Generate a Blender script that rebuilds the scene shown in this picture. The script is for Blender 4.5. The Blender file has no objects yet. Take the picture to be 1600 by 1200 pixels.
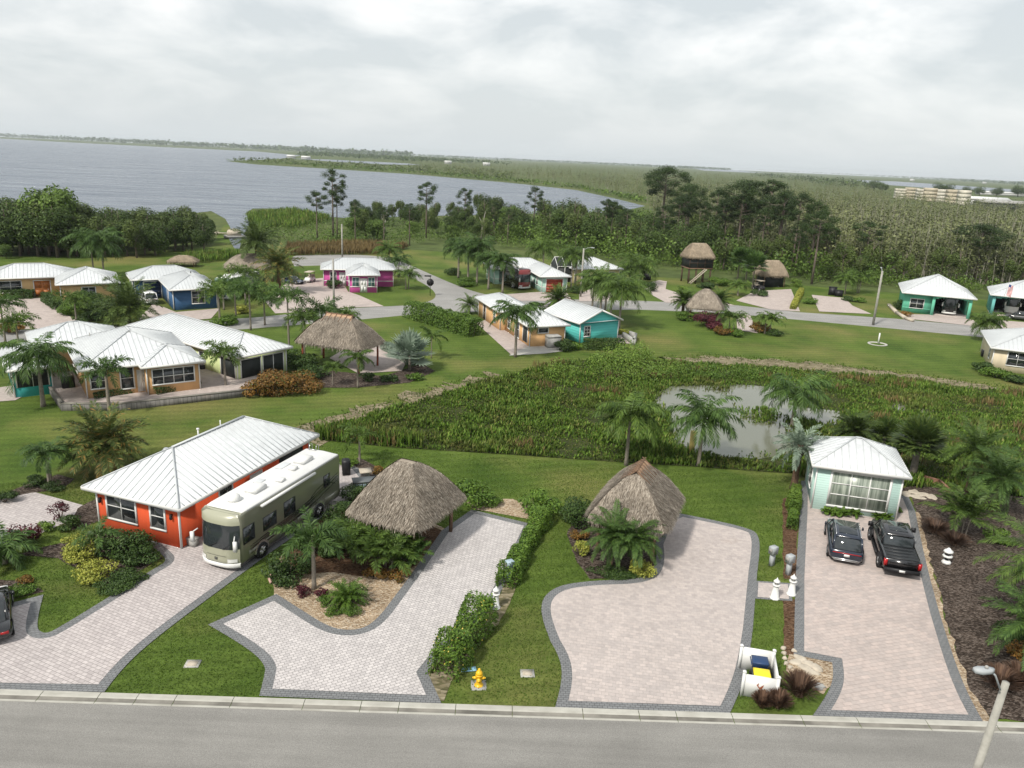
import bpy, math, random
import numpy as np
from mathutils import Vector, Matrix
from mathutils.geometry import tessellate_polygon
random.seed(7); rng = np.random.default_rng(7)
S = bpy.context.scene; C = S.collection
R = math.radians
# ---------------------------------------------------------------- camera
F, H = 1218.0, 22.5
PITCH, ROLL = math.atan(353/1218.0), R(2.6)
_f = np.array([0, math.cos(PITCH), -math.sin(PITCH)]); _u0 = np.array([0, math.sin(PITCH), math.cos(PITCH)]); _r0 = np.array([1.0, 0, 0])
CR = math.cos(ROLL)*_r0 + math.sin(ROLL)*_u0
CU = -math.sin(ROLL)*_r0 + math.cos(ROLL)*_u0
cd = bpy.data.cameras.new('camera'); cam = bpy.data.objects.new('camera', cd); C.objects.link(cam)
m = Matrix(((CR[0], CU[0], -_f[0], 0), (CR[1], CU[1], -_f[1], 0), (CR[2], CU[2], -_f[2], H), (0, 0, 0, 1)))
cam.matrix_world = m
cd.sensor_width = 36; cd.lens = F/1600*36; cd.clip_start = .5; cd.clip_end = 60000
S.camera = cam
# ---------------------------------------------------------------- sky and sun
SUN_AZ, SUN_EL = R(232), R(48)          # direction the light comes from (math angle from +X), height
W = bpy.data.worlds.new('World'); S.world = W; W.use_nodes = True
nt = W.node_tree; N = nt.nodes; L = nt.links
bg = N['Background']
sky = N.new('ShaderNodeTexSky'); sky.sky_type = 'NISHITA'; sky.sun_disc = False
sky.sun_elevation = SUN_EL; sky.sun_rotation = math.pi/2 - SUN_AZ
sky.air_density = 1.5; sky.dust_density = 2.0
tc = N.new('ShaderNodeTexCoord'); sx = N.new('ShaderNodeSeparateXYZ'); L.new(tc.outputs['Generated'], sx.inputs[0])
def wm(op, a, b=None, c=None):
    n = N.new('ShaderNodeMath'); n.operation = op
    for i, v in enumerate((a, b, c)):
        if v is None: continue
        if isinstance(v, (int, float)): n.inputs[i].default_value = v
        else: L.new(v, n.inputs[i])
    return n.outputs[0]
zc = wm('ADD', wm('MAXIMUM', sx.outputs[2], 0.0), .30)
cb = N.new('ShaderNodeCombineXYZ'); L.new(wm('DIVIDE', sx.outputs[0], zc), cb.inputs[0]); L.new(wm('DIVIDE', sx.outputs[1], zc), cb.inputs[1])
n1 = N.new('ShaderNodeTexNoise'); n1.inputs['Scale'].default_value = 1.9; n1.inputs['Detail'].default_value = 7; n1.inputs['Roughness'].default_value = .55; n1.inputs['Distortion'].default_value = .25
L.new(cb.outputs[0], n1.inputs['Vector'])
cr = N.new('ShaderNodeValToRGB'); L.new(n1.outputs['Fac'], cr.inputs[0])
cr.color_ramp.elements[0].position = .41; cr.color_ramp.elements[0].color = (5.25, 5.6, 5.8, 1)
cr.color_ramp.elements[1].position = .60; cr.color_ramp.elements[1].color = (7.75, 7.8, 7.78, 1)
# a stratus layer: paler and bluer low down where the air is thick
hz = N.new('ShaderNodeMix'); hz.data_type = 'RGBA'
L.new(wm('SUBTRACT', 1.0, wm('MINIMUM', wm('MULTIPLY', wm('MAXIMUM', sx.outputs[2], 0.0), 7.0), 1.0)), hz.inputs[0])
L.new(cr.outputs[0], hz.inputs[6]); hz.inputs[7].default_value = (5.35, 5.75, 5.95, 1)
mx = N.new('ShaderNodeMix'); mx.data_type = 'RGBA'; mx.inputs[0].default_value = .90
L.new(sky.outputs[0], mx.inputs[6]); L.new(hz.outputs[2], mx.inputs[7])
L.new(mx.outputs[2], bg.inputs[0]); bg.inputs[1].default_value = .107
sl = bpy.data.lights.new('sun', 'SUN'); sl.energy = 3.5; sl.angle = R(6); sl.color = (1, .95, .86)
so = bpy.data.objects.new('sun', sl); C.objects.link(so)
sd = Vector((math.cos(SUN_AZ)*math.cos(SUN_EL), math.sin(SUN_AZ)*math.cos(SUN_EL), math.sin(SUN_EL)))
so.rotation_euler = sd.to_track_quat('Z', 'Y').to_euler(); so.location = (0, 0, 200)
S.view_settings.view_transform = 'Standard'; S.view_settings.look = 'None'; S.view_settings.exposure = .38; S.view_settings.gamma = 1
S.render.engine = 'CYCLES'
S.cycles.max_bounces = 6; S.cycles.transparent_max_bounces = 8; S.cycles.volume_bounces = 0
S.cycles.use_denoising = True
# ---------------------------------------------------------------- where things stand
def G(x, y, z=0.0):
    d = (x-800)*CR-(y-600)*CU+F*_f
    t = (z-H)/d[2]
    return Vector((t*d[0], t*d[1], z))
def HT(p, ty):          # height at ground point p that reaches up to picture row ty
    best, bz = 1e9, 0
    for z in np.arange(.2, 40, .1):
        v = np.array([p[0], p[1], z-H]); d = v@_f
        y = 600-F*(v@CU)/d
        if abs(y-ty) < best: best, bz = abs(y-ty), z
    return float(bz)
def dist(p): return math.hypot(p[0], p[1])
# ---------------------------------------------------------------- mesh builder
class MB:
    def __init__(s): s.v = []; s.f = []; s.n = 0
    def add(s, v, f):
        s.v.append(np.asarray(v, float)); s.f += [tuple(i+s.n for i in q) for q in f]; s.n += len(v)
    def addq(s, v):     # v: (4n,3), consecutive quads
        v = np.asarray(v, float); k = len(v)//4
        a = (np.arange(4*k)+s.n).reshape(k, 4)
        s.v.append(v); s.f += a.tolist(); s.n += len(v)
    def box(s, x0, y0, z0, x1, y1, z1):
        s.add([(x0,y0,z0),(x1,y0,z0),(x1,y1,z0),(x0,y1,z0),(x0,y0,z1),(x1,y0,z1),(x1,y1,z1),(x0,y1,z1)],
              [(3,2,1,0),(4,5,6,7),(0,1,5,4),(1,2,6,5),(2,3,7,6),(3,0,4,7)])
    def obox(s, o, a, b, c):   # corner o and three edge vectors
        o, a, b, c = map(np.array, (o, a, b, c))
        s.add([o, o+a, o+a+b, o+b, o+c, o+a+c, o+a+b+c, o+b+c],
              [(3,2,1,0),(4,5,6,7),(0,1,5,4),(1,2,6,5),(2,3,7,6),(3,0,4,7)])
    def bar(s, p, q, w, h=None):
        p, q = np.array(p, float), np.array(q, float); d = q-p; h = h or w
        u = np.cross(d, (0,0,1.0)); 
        if np.linalg.norm(u) < 1e-6: u = np.array([1.0,0,0])
        u /= np.linalg.norm(u); v = np.cross(u, d); v /= np.linalg.norm(v)
        s.obox(p-u*w/2-v*h/2, d, u*w, v*h)
    def tube(s, pts, rad, n=8, cap=True):
        pts = [np.array(p, float) for p in pts]
        if not hasattr(rad, '__len__'): rad = [rad]*len(pts)
        V = []
        for i, p in enumerate(pts):
            d = pts[min(i+1, len(pts)-1)]-pts[max(i-1, 0)]; d /= (np.linalg.norm(d)+1e-9)
            u = np.cross(d, (0.0, 0, 1)) if abs(d[2]) < .95 else np.cross(d, (0, 1.0, 0))
            u /= np.linalg.norm(u); w = np.cross(d, u)
            for k in range(n):
                a = 2*math.pi*k/n; V.append(p+rad[i]*(u*math.cos(a)+w*math.sin(a)))
        f = []
        for i in range(len(pts)-1):
            for k in range(n):
                f.append((i*n+k, i*n+(k+1) % n, (i+1)*n+(k+1) % n, (i+1)*n+k))
        if cap: f += [tuple(range(n))[::-1], tuple((len(pts)-1)*n+k for k in range(n))]
        s.add(V, f)
    def lathe(s, prof, n=16, o=(0,0,0)):
        V = []; f = []
        for r, z in prof:
            for k in range(n):
                a = 2*math.pi*k/n; V.append((o[0]+r*math.cos(a), o[1]+r*math.sin(a), o[2]+z))
        for i in range(len(prof)-1):
            for k in range(n): f.append((i*n+k, i*n+(k+1) % n, (i+1)*n+(k+1) % n, (i+1)*n+k))
        f += [tuple(range(n))[::-1], tuple((len(prof)-1)*n+k for k in range(n))]
        s.add(V, f)
    def loft(s, secs, cap=True):   # list of equal-length rings
        n = len(secs[0]); V = [p for r in secs for p in r]; f = []
        for i in range(len(secs)-1):
            for k in range(n): f.append((i*n+k, i*n+(k+1) % n, (i+1)*n+(k+1) % n, (i+1)*n+k))
        if cap: f += [tuple(range(n))[::-1], tuple((len(secs)-1)*n+k for k in range(n))]
        s.add(V, f)
    def poly(s, pts, z):
        P = [Vector((p[0], p[1], 0)) for p in pts]
        t = tessellate_polygon([P])
        out = []
        for a, b, c in t:
            cr_ = (P[b]-P[a]).cross(P[c]-P[a]).z
            out.append((a, b, c) if cr_ > 0 else (a, c, b))
        s.add([(p[0], p[1], z) for p in pts], out)
    def prism(s, pts, z0, z1):
        a = sum(pts[i][0]*pts[(i+1) % len(pts)][1]-pts[(i+1) % len(pts)][0]*pts[i][1] for i in range(len(pts)))
        if a < 0: pts = pts[::-1]
        s.poly(pts, z1); n = len(pts)
        s.add([(p[0], p[1], z0) for p in pts]+[(p[0], p[1], z1) for p in pts], [(i, (i+1) % n, n+(i+1) % n, n+i) for i in range(n)])
    def mesh(s, name, smooth=False):
        me = bpy.data.meshes.new(name)
        V = np.concatenate(s.v) if s.v else np.zeros((0, 3))
        nv = len(V); lens = np.array([len(q) for q in s.f], np.int32)
        loops = np.concatenate([np.asarray(q, np.int32) for q in s.f]) if len(set(lens)) > 1 else np.asarray(s.f, np.int32).ravel()
        me.vertices.add(nv); me.vertices.foreach_set('co', V.astype(np.float32).ravel())
        me.loops.add(len(loops)); me.loops.foreach_set('vertex_index', loops)
        me.polygons.add(len(lens)); st = np.zeros(len(lens), np.int32); st[1:] = np.cumsum(lens)[:-1]
        me.polygons.foreach_set('loop_start', st)
        if smooth: me.polygons.foreach_set('use_smooth', np.ones(len(lens), bool))
        me.update(calc_edges=True); me.validate()
        return me
def obj(name, mb, mat, parent=None, smooth=False, label=None):
    me = mb.mesh(name, smooth) if isinstance(mb, MB) else mb
    if not me.materials: me.materials.append(mat)
    o = bpy.data.objects.new(name, me); C.objects.link(o)
    if parent: o.parent = parent
    if label: o['label'] = label
    return o
def tag(o, label, cat, group=None):
    o['label'] = label; o['category'] = cat
    if group: o['group'] = group
    return o
def thing(name, label, cat, loc=(0,0,0), rz=0, group=None, scale=1):
    o = bpy.data.objects.new(name, None); C.objects.link(o); o.empty_display_size = .2
    o.location = loc; o.rotation_euler = (0, 0, rz); o.scale = (scale,)*3
    return tag(o, label, cat, group)
def struct(name, mb, mat, kind='structure'):
    o = obj(name, mb, mat); o['kind'] = kind; return o
def place(o, loc, rz=0, sc=1):
    o.location = loc; o.rotation_euler = (0, 0, rz); o.scale = (sc,)*3; return o
def dup(o, parent=None):
    c = o.copy(); C.objects.link(c); c.parent = parent
    for ch in list(o.children): dup(ch, c)
    return c
# ---------------------------------------------------------------- materials
class NT:
    def __init__(s, name):
        s.m = bpy.data.materials.new(name); s.m.use_nodes = True; s.t = s.m.node_tree
        s.b = s.t.nodes['Principled BSDF']; s.out = s.t.nodes['Material Output']
    def n(s, t, **k):
        x = s.t.nodes.new('ShaderNode'+t)
        for a, b in k.items(): setattr(x, a, b)
        return x
    def l(s, a, b): s.t.links.new(a, b)
    def pos(s, scale=(1,1,1), rot=0, obj_=False):
        if obj_: o = s.n('TexCoord').outputs['Object']
        else: o = s.n('NewGeometry').outputs['Position']
        mp = s.n('Mapping'); mp.inputs['Scale'].default_value = scale; mp.inputs['Rotation'].default_value = (0, 0, rot)
        s.l(o, mp.inputs[0]); return mp.outputs[0]
    def noise(s, v, scale, detail=4, rough=.55):
        x = s.n('TexNoise'); x.inputs['Scale'].default_value = scale; x.inputs['Detail'].default_value = detail; x.inputs['Roughness'].default_value = rough
        s.l(v, x.inputs['Vector']); return x.outputs['Fac']
    def ramp(s, fac, stops):
        x = s.n('ValToRGB'); e = x.color_ramp.elements
        while len(e) < len(stops): e.new(.5)
        for i, (p, c) in enumerate(stops):
            e[i].position = p; e[i].color = (*(c if hasattr(c, '__len__') else (c, c, c)), 1)
        s.l(fac, x.inputs[0]); return x.outputs[0]
    def mix(s, f, a, b, mode='MIX'):
        x = s.n('Mix', data_type='RGBA', blend_type=mode)
        for i, v in ((0, f), (6, a), (7, b)):
            if isinstance(v, (int, float)): x.inputs[i].default_value = v
            elif isinstance(v, tuple): x.inputs[i].default_value = (*v, 1)
            else: s.l(v, x.inputs[i])
        return x.outputs[2]
    def math(s, op, a, b):
        x = s.n('Math', operation=op)
        for i, v in ((0, a), (1, b)):
            if isinstance(v, (int, float)): x.inputs[i].default_value = v
            else: s.l(v, x.inputs[i])
        return x.outputs[0]
    def bump(s, h, d, strength=1):
        x = s.n('Bump'); x.inputs['Distance'].default_value = d; x.inputs['Strength'].default_value = strength
        s.l(h, x.inputs['Height']); s.l(x.outputs[0], s.b.inputs['Normal'])
    def done(s, col, rough=.7, spec=.3, metal=0):
        if isinstance(col, tuple): s.b.inputs['Base Color'].default_value = (*col, 1)
        else: s.l(col, s.b.inputs['Base Color'])
        s.b.inputs['Roughness'].default_value = rough; s.b.inputs['Specular IOR Level'].default_value = spec; s.b.inputs['Metallic'].default_value = metal
        return s.m
def weathered(name, col, rough=.8, spec=.3, streak=.10):
    t = NT(name); p = t.pos(); c = t.ramp(t.noise(p, .8, 5), [(.3, sc(col, .95)), (.7, sc(col, 1.05))])
    c = t.mix(1.0, c, t.ramp(t.noise(t.pos((2.2, 2.2, .22)), 1.1, 4, .6), [(.35, 1-streak), (.6, 1.0)]), 'MULTIPLY')
    t.bump(t.noise(p, 9, 3), .003); return t.done(c, rough, spec)
def sc(c, k): return tuple(min(1, x*k) for x in c)
_mc = {}
def mat(name, col, rough=.6, var=.1, scale=2.0, bump=0, spec=.3, metal=0, coat=0):
    if name in _mc: return _mc[name]
    t = NT(name); p = t.pos(); f = t.noise(p, scale, 5)
    c = t.ramp(f, [(.3, sc(col, 1-var)), (.7, sc(col, 1+var))])
    if bump: t.bump(t.noise(p, scale*8, 3), bump)
    if coat: t.b.inputs['Coat Weight'].default_value = coat
    _mc[name] = t.done(c, rough, spec, metal); return _mc[name]
def leafmat(name, c1, c2, c3=None, rough=.55, trans=.2):
    if name in _mc: return _mc[name]
    t = NT(name); g = t.n('NewGeometry'); r = g.outputs['Random Per Island']
    st = [(0, c1), (1, c2)] if c3 is None else [(0, c1), (.8, c2), (.97, c3)]
    c = t.ramp(r, st)
    f = t.noise(t.pos(), .35, 3)
    c = t.mix(1.0, c, t.ramp(f, [(.3, (.8, .83, .8)), (.7, (1.22, 1.2, 1.1))]), 'MULTIPLY')
    f2 = t.noise(t.pos(), .03, 4); c = t.mix(1.0, c, t.ramp(f2, [(.35, (.78, .80, .80)), (.65, (1.22, 1.2, 1.15))]), 'MULTIPLY')
    t.done(c, rough, .25)
    tr = t.n('BsdfTranslucent'); t.l(c, tr.inputs[0]); ms = t.n('MixShader'); ms.inputs[0].default_value = trans
    t.l(t.b.outputs[0], ms.inputs[1]); t.l(tr.outputs[0], ms.inputs[2]); t.l(ms.outputs[0], t.out.inputs['Surface'])
    _mc[name] = t.m; return t.m
def paver(name, c1, c2, mortar, rot, bw=.3, bh=.2, msize=.012):
    t = NT(name); p = t.pos((1, 1, 1), rot)
    b = t.n('TexBrick'); t.l(p, b.inputs['Vector']); b.inputs['Scale'].default_value = 1
    b.inputs['Brick Width'].default_value = bw; b.inputs['Row Height'].default_value = bh; b.inputs['Mortar Size'].default_value = msize; b.inputs['Mortar Smooth'].default_value = .2
    b.inputs['Color1'].default_value = (*c1, 1); b.inputs['Color2'].default_value = (*c2, 1); b.inputs['Mortar'].default_value = (*mortar, 1); b.inputs['Bias'].default_value = 0
    f = t.noise(p, .5, 6, .6)
    c = t.mix(1.0, b.outputs['Color'], t.ramp(f, [(.3, .93), (.72, 1.05)]), 'MULTIPLY')
    f2 = t.noise(p, 5, 3); c = t.mix(1.0, c, t.ramp(f2, [(.3, .92), (.7, 1.08)]), 'MULTIPLY')
    # a few rust and damp stains
    f3 = t.noise(p, .31, 3); c = t.mix(t.ramp(f3, [(.66, 0.0), (.8, .35)]), c, (.36, .28, .22))
    t.bump(b.outputs['Fac'], -.006)
    return t.done(c, .85, .2)

M = {}
def lawn(name, g1, g2, dry):
    t = NT(name); p = t.pos()
    f = t.noise(p, .16, 6, .6); c = t.ramp(f, [(.3, g1), (.62, g2)])
    c = t.mix(t.ramp(t.noise(p, .055, 5, .6), [(.48, 0.0), (.70, .80)]), c, dry)
    fine = t.noise(p, 4.5, 6, .75); c = t.mix(1.0, c, t.ramp(fine, [(.25, .55), (.75, 1.5)]), 'MULTIPLY')
    w = t.n('TexWave'); w.inputs['Scale'].default_value = .28; w.inputs['Distortion'].default_value = 1.2; t.l(t.pos((1,1,1), R(75)), w.inputs['Vector'])
    c = t.mix(1.0, c, t.ramp(w.outputs['Fac'], [(.2, .93), (.8, 1.07)]), 'MULTIPLY')
    t.bump(fine, .10, .9)
    return t.done(c, .9, .1)
M['lawn'] = lawn('lawn_grass', (.042, .076, .012), (.086, .126, .024), (.170, .150, .055))
def far_ground():
    t = NT('far_marsh'); p = t.pos()
    f = t.noise(p, .012, 8, .65); c = t.ramp(f, [(.3, (.045, .065, .022)), (.5, (.075, .10, .032)), (.7, (.12, .125, .05))])
    f2 = t.noise(p, .25, 5, .7); c = t.mix(1.0, c, t.ramp(f2, [(.3, .6), (.7, 1.3)]), 'MULTIPLY')
    return t.done(c, .95, .1)
M['far'] = far_ground()
def water(name, col, scale, bmp, rough, stretch=(1, 1, 1), spec=.5):
    t = NT(name); p = t.pos(stretch, R(12))
    h = t.noise(p, scale, 6, .65); t.bump(h, bmp)
    f = t.noise(t.pos((1, 1, 1)), .004, 4); c = t.ramp(f, [(.35, sc(col, .85)), (.65, sc(col, 1.15))])
    m_ = t.done(c, rough, spec)
    if bmp > 1: t.l(t.ramp(t.noise(t.pos((.25, 2.2, 1), R(8)), .05, 5, .7), [(.35, .10), (.65, .42)]), t.b.inputs['Roughness']); c2 = t.ramp(t.noise(t.pos((.3, 2.5, 1), R(8)), .11, 5, .75), [(.35, (.075, .095, .13)), (.65, (.16, .185, .22))]); t.l(c2, t.b.inputs['Base Color'])  # streaked base colour carries the light and dark of wave facets
    return m_
M['lake'] = water('lake_water', (.085, .112, .155), .09, 5.0, .22, (.5, 1.5, 1), .22)
M['pond'] = water('pond_water', (.14, .145, .105), 1.2, .012, .06)
def asphalt(name, col):
    t = NT(name); p = t.pos()
    c = t.ramp(t.noise(p, .25, 6, .6), [(.3, sc(col, .88)), (.7, sc(col, 1.1))])
    sp = t.noise(p, 26, 3, .8); c = t.mix(1.0, c, t.ramp(sp, [(.3, .66), (.7, 1.34)]), 'MULTIPLY')
    dr = t.noise(t.pos((.5, .5, 1)), .9, 2); c = t.mix(t.ramp(dr, [(.70, 0.0), (.78, .22)]), c, (.09, .088, .085))
    st = t.noise(t.pos((.08, 1.6, 1)), 1, 3); c = t.mix(1.0, c, t.ramp(st, [(.35, .90), (.65, 1.07)]), 'MULTIPLY')
    t.bump(sp, .01); return t.done(c, .9, .2)
M['asphalt'] = asphalt('asphalt', (.205, .199, .186))
M['asphalt_far'] = asphalt('concrete_road', (.25, .245, .235))
M['paver1'] = paver('paver_grey_pink', (.46, .42, .41), (.37, .335, .33), (.25, .23, .22), R(24), .28, .19)
M['paver2'] = paver('paver_white_grey', (.50, .47, .46), (.41, .385, .38), (.23, .22, .215), R(-32), .26, .18)
M['paver3'] = paver('paver_blush', (.445, .39, .365), (.365, .325, .31), (.36, .33, .31), R(8), .30, .22, .008)
M['paver4'] = paver('paver_rose', (.44, .37, .34), (.36, .315, .295), (.33, .29, .27), R(-16), .42, .24, .008)
M['paver_far'] = paver('paver_tan', (.42, .36, .33), (.35, .30, .275), (.36, .31, .29), R(10), .4, .3, .01)
M['border'] = paver('paver_charcoal', (.155, .16, .165), (.185, .19, .195), (.07, .07, .07), R(0), .22, .14, .010)
M['concrete'] = mat('concrete', (.38, .37, .34), .85, .12, 1.2, .004)
M['gutter'] = mat('gutter_concrete', (.17, .16, .14), .9, .45, .7, .004)
def mulchm(name, cols, s):
    t = NT(name); p = t.pos()
    v = t.n('TexVoronoi'); v.inputs['Scale'].default_value = s; t.l(t.pos((1, 1.8, 1)), v.inputs['Vector'])
    g = t.n('SeparateColor'); t.l(v.outputs['Color'], g.inputs[0])
    c = t.ramp(g.outputs[0], [(0, cols[0]), (.5, cols[1]), (1, cols[2])])
    c = t.mix(1.0, c, t.ramp(t.noise(p, .6, 4), [(.3, .75), (.7, 1.2)]), 'MULTIPLY')
    t.bump(v.outputs['Distance'], .06); return t.done(c, .95, .1)
M['mulch'] = mulchm('dark_mulch', [(.024, .018, .014), (.060, .045, .036), (.16, .13, .11)], 9)
M['mulch_red'] = mulchm('brown_mulch', [(.05, .028, .016), (.10, .055, .032), (.17, .11, .07)], 9)
M['gravel'] = mulchm('tan_gravel', [(.20, .14, .085), (.36, .27, .18), (.52, .44, .34)], 10)
M['dirt'] = mulchm('sandy_dirt', [(.085, .08, .04), (.17, .145, .09), (.25, .215, .15)], 3)
M['white'] = mat('white_paint', (.62, .62, .605), .5, .04, 1.0)
M['metal_roof'] = weathered('white_metal_roof', (.60, .62, .63), .40, .45, .13)
M['roof_grey'] = mat('pale_grey_metal_roof', (.50, .52, .53), .4, .06, .5, 0, .4)
M['seam'] = mat('roof_seam', (.46, .48, .49), .45, .04, 1)
M['glass'] = mat('window_glass', (.022, .027, .030), .06, .3, .4, 0, .8)
M['screen'] = mat('dark_screen_mesh', (.020, .024, .024), .6, .3, .5)
M['black'] = mat('black_plastic', (.015, .015, .017), .5, .1, 3)
M['rubber'] = mat('tyre_rubber', (.018, .018, .019), .85, .2, 6)
M['rim'] = mat('alloy_rim', (.45, .46, .47), .3, .1, 3, 0, .5, .7)
M['chrome'] = mat('bright_trim', (.6, .6, .6), .25, .05, 3, 0, .5, .8)
M['wood'] = mat('wood_post', (.16, .10, .065), .8, .3, 3, .01)
M['wood_dark'] = mat('dark_wood', (.07, .045, .03), .8, .3, 3, .01)
M['bark'] = mat('palm_bark', (.20, .175, .145), .9, .25, 6, .02)
M['bark2'] = mat('tree_bark', (.13, .105, .085), .9, .3, 4, .03)
M['bark_brown'] = mat('fibrous_bark', (.11, .068, .045), .9, .35, 7, .04)
M['stone'] = mat('cream_stone', (.42, .37, .30), .85, .18, 3, .02)
M['conc_grey'] = mat('grey_concrete', (.30, .295, .28), .85, .18, 2, .01)
M['red_lens'] = mat('red_lamp_lens', (.35, .01, .012), .15, .1, 4, 0, .5)
M['clear_lens'] = mat('clear_lamp_lens', (.6, .6, .58), .12, .1, 4, 0, .6)
# ================================================================ builders
BLOCK = []
def smooth_poly(px, it=3, z=0.0):
    """traced outline -> world outline; a third number marks a corner to round off"""
    P = [(np.array(G(p[0], p[1], z)[:2]), len(p) > 2) for p in px]
    for _ in range(it):
        Q = []; n = len(P)
        for i, (p, s_) in enumerate(P):
            if s_:
                a, b = P[i-1][0], P[(i+1) % n][0]
                ka = .25 if P[i-1][1] else .33; kb = .25 if P[(i+1) % n][1] else .33
                Q += [(p+(a-p)*ka, True), (p+(b-p)*kb, True)]
            else: Q.append((p, False))
        P = Q
    return [p for p, _ in P]
def inset(P, d):
    n = len(P); a = sum(P[i][0]*P[(i+1) % n][1]-P[(i+1) % n][0]*P[i][1] for i in range(n))
    sg = 1 if a > 0 else -1; out = []
    for i in range(n):
        e1 = P[i]-P[i-1]; e2 = P[(i+1) % n]-P[i]
        n1 = sg*np.array([-e1[1], e1[0]])/(np.linalg.norm(e1)+1e-9); n2 = sg*np.array([-e2[1], e2[0]])/(np.linalg.norm(e2)+1e-9)
        b = n1+n2; k = max(.35, 1+n1@n2)
        out.append(P[i]+d*b/k)
    return out
_lift = [0]
def lift(z):      # every sheet a little above the one before, so that none share a plane
    _lift[0] += 1; return z+.0009*_lift[0] if z > .005 else z
def sheet(name, px, z, mt, it=3):
    if name == 'patio': BLOCK.append([tuple(p) for p in smooth_poly(px, 2)])
    b = MB(); b.poly(smooth_poly(px, it), lift(z)); return struct(name, b, mt)
def jag(P, amp, step):      # ragged outline for natural edges
    out = []
    for i in range(len(P)):
        a, b = P[i], P[(i+1) % len(P)]; k = max(1, int(np.linalg.norm(b-a)/step))
        for j in range(k): out.append(a+(b-a)*j/k+(rng.random(2)-.5)*amp)
    return out
def ragged(name, px, z, mt, amp=.5, step=.8):
    if 'bed' in name or 'strip' in name: BLOCK.append([tuple(p) for p in smooth_poly(px, 2)])
    b = MB(); b.poly(jag(smooth_poly(px, 3), amp, step), lift(z)); return struct(name, b, mt)
def drive(px, mt, bd=.48, z=.010, name='driveway'):
    P = smooth_poly(px); z = lift(z)+.03; BLOCK.append([tuple(p) for p in P])
    b = MB(); b.poly(P, z); struct(name+'_border', b, M['border'])
    b = MB(); b.poly(inset(P, bd), z+.010); struct(name, b, mt)
# ---- leaves
def unit(v): return v/(np.linalg.norm(v, axis=-1, keepdims=True)+1e-9)
def leafq(P, size, out=None, flat=.0, aspect=.55):
    """diamond-ish quads at points P, facing roughly outward"""
    n = len(P); size = np.broadcast_to(size, (n,))[:, None]
    nr = rng.normal(size=(n, 3))
    if out is not None: nr = unit(nr)*.9+out
    nr[:, 2] += flat; nr = unit(nr)
    t = unit(np.cross(nr, rng.normal(size=(n, 3)))); s_ = np.cross(nr, t)
    a = P-t*size*.5; c = P+t*size*.5; m1 = P+s_*size*.5*aspect-t*size*.05; m2 = P-s_*size*.5*aspect-t*size*.05
    return np.stack([a, m2, c, m1], 1).reshape(-1, 3)
def lump_points(n, rx, ry, rz, lumps=9, inner=.55, low=-.9):
    """points spread through an uneven volume made of overlapping lobes"""
    d = unit(rng.normal(size=(lumps, 3))); d[:, 2] = np.clip(d[:, 2], low, 1)
    cen = d*np.array([rx, ry, rz])*.58; rad = rng.uniform(.34, .58, lumps)
    k = rng.integers(0, lumps, n); q = unit(rng.normal(size=(n, 3))); rr = (inner+(1-inner)*rng.random(n)**.6)[:, None]
    off = q*rr*rad[k][:, None]*np.array([rx, ry, rz])
    return cen[k]+off, q
def shrub_mb(rx, ry, rz, leaf, n, lumps=9):
    P, o = lump_points(n, rx, ry, rz, lumps); P[:, 2] += rz*.92
    P[:, 2] = np.maximum(P[:, 2], leaf*.25)
    b = MB(); b.addq(leafq(P, leaf*rng.uniform(.7, 1.3, n), o, .5)); return b
_stem = {}
def stems(rx, ry, rz):
    b = MB()
    for i in range(5):
        a = i*1.3; b.tube([(0, 0, 0), (rx*.25*math.cos(a), ry*.25*math.sin(a), rz*.7), (rx*.5*math.cos(a), ry*.5*math.sin(a), rz*1.3)], [.03, .02, .008], 5)
    return b
def shrub(px, r, h, mt, label, name='shrub', cat='shrub', leaf=.16, n=None, ry=None, rz=0, group=None, lumps=9, dense=1.0):
    p = G(*px); ry = ry or r
    n = n or int(dense*min(7000, max(350, 15*(r*ry+r*h)/(leaf*leaf))))
    t = thing(name, label, cat, p, rz, group)
    obj('foliage', shrub_mb(r, ry, h/2, leaf, n, lumps), mt, t)
    obj('stem', stems(r, ry, h/2), M['bark2'], t)
    return t
def hedge(pa, pb, w, h, mt, label, name='hedge', leaf=.16, dens=1.0, flowers=None, lump=.25):
    A, B = G(*pa), G(*pb); d = B-A; Ln = d.length; n = int(dens*22*(w*Ln+2*h*Ln)/(leaf*leaf)/3.2)
    u = rng.random(n); x = u*Ln; cs = rng.uniform(-1, 1, n); cz = rng.random(n)
    k = np.array([0.0]+list(np.cumsum(rng.uniform(.5, 1.1, 80)))); am = rng.uniform(1-lump, 1+lump, len(k)); f = np.interp(x, k, am)
    e = rng.random(n) < .65                      # most leaves near the surface
    side = rng.random(n) < .5
    cs = np.where(e & side, np.sign(cs)*rng.uniform(.85, 1.08, n), cs); cz = np.where(e & ~side, rng.uniform(.85, 1.08, n), cz)
    P = np.stack([x, cs*w/2*f*(1-.25*cz**3), cz*h*f], 1)
    out = np.stack([np.zeros(n), cs*np.where(side, 1, .2), np.where(side, .1, 1)], 1)
    t = thing(name, label, 'hedge', A, math.atan2(d.y, d.x))
    b = MB(); b.addq(leafq(P, leaf*rng.uniform(.7, 1.3, n), out, .2)); obj('foliage', b, mt, t)
    s_ = MB()
    for i in range(max(2, int(Ln/.8))):
        xx = (i+.5)*.8; 
        if xx < Ln: s_.tube([(xx, 0, 0), (xx+.1, .1, h*.7)], [.03, .015], 5)
    obj('stem', s_, M['bark2'], t)
    if flowers:
        i = rng.choice(n, min(n, int(Ln*22)), False); Q = P[i]*np.array([1, 1.06, 1.04]); b = MB(); b.addq(leafq(Q, leaf*.6, out[i], .2, .9)); obj('blossom', b, flowers, t)
    return t
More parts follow.
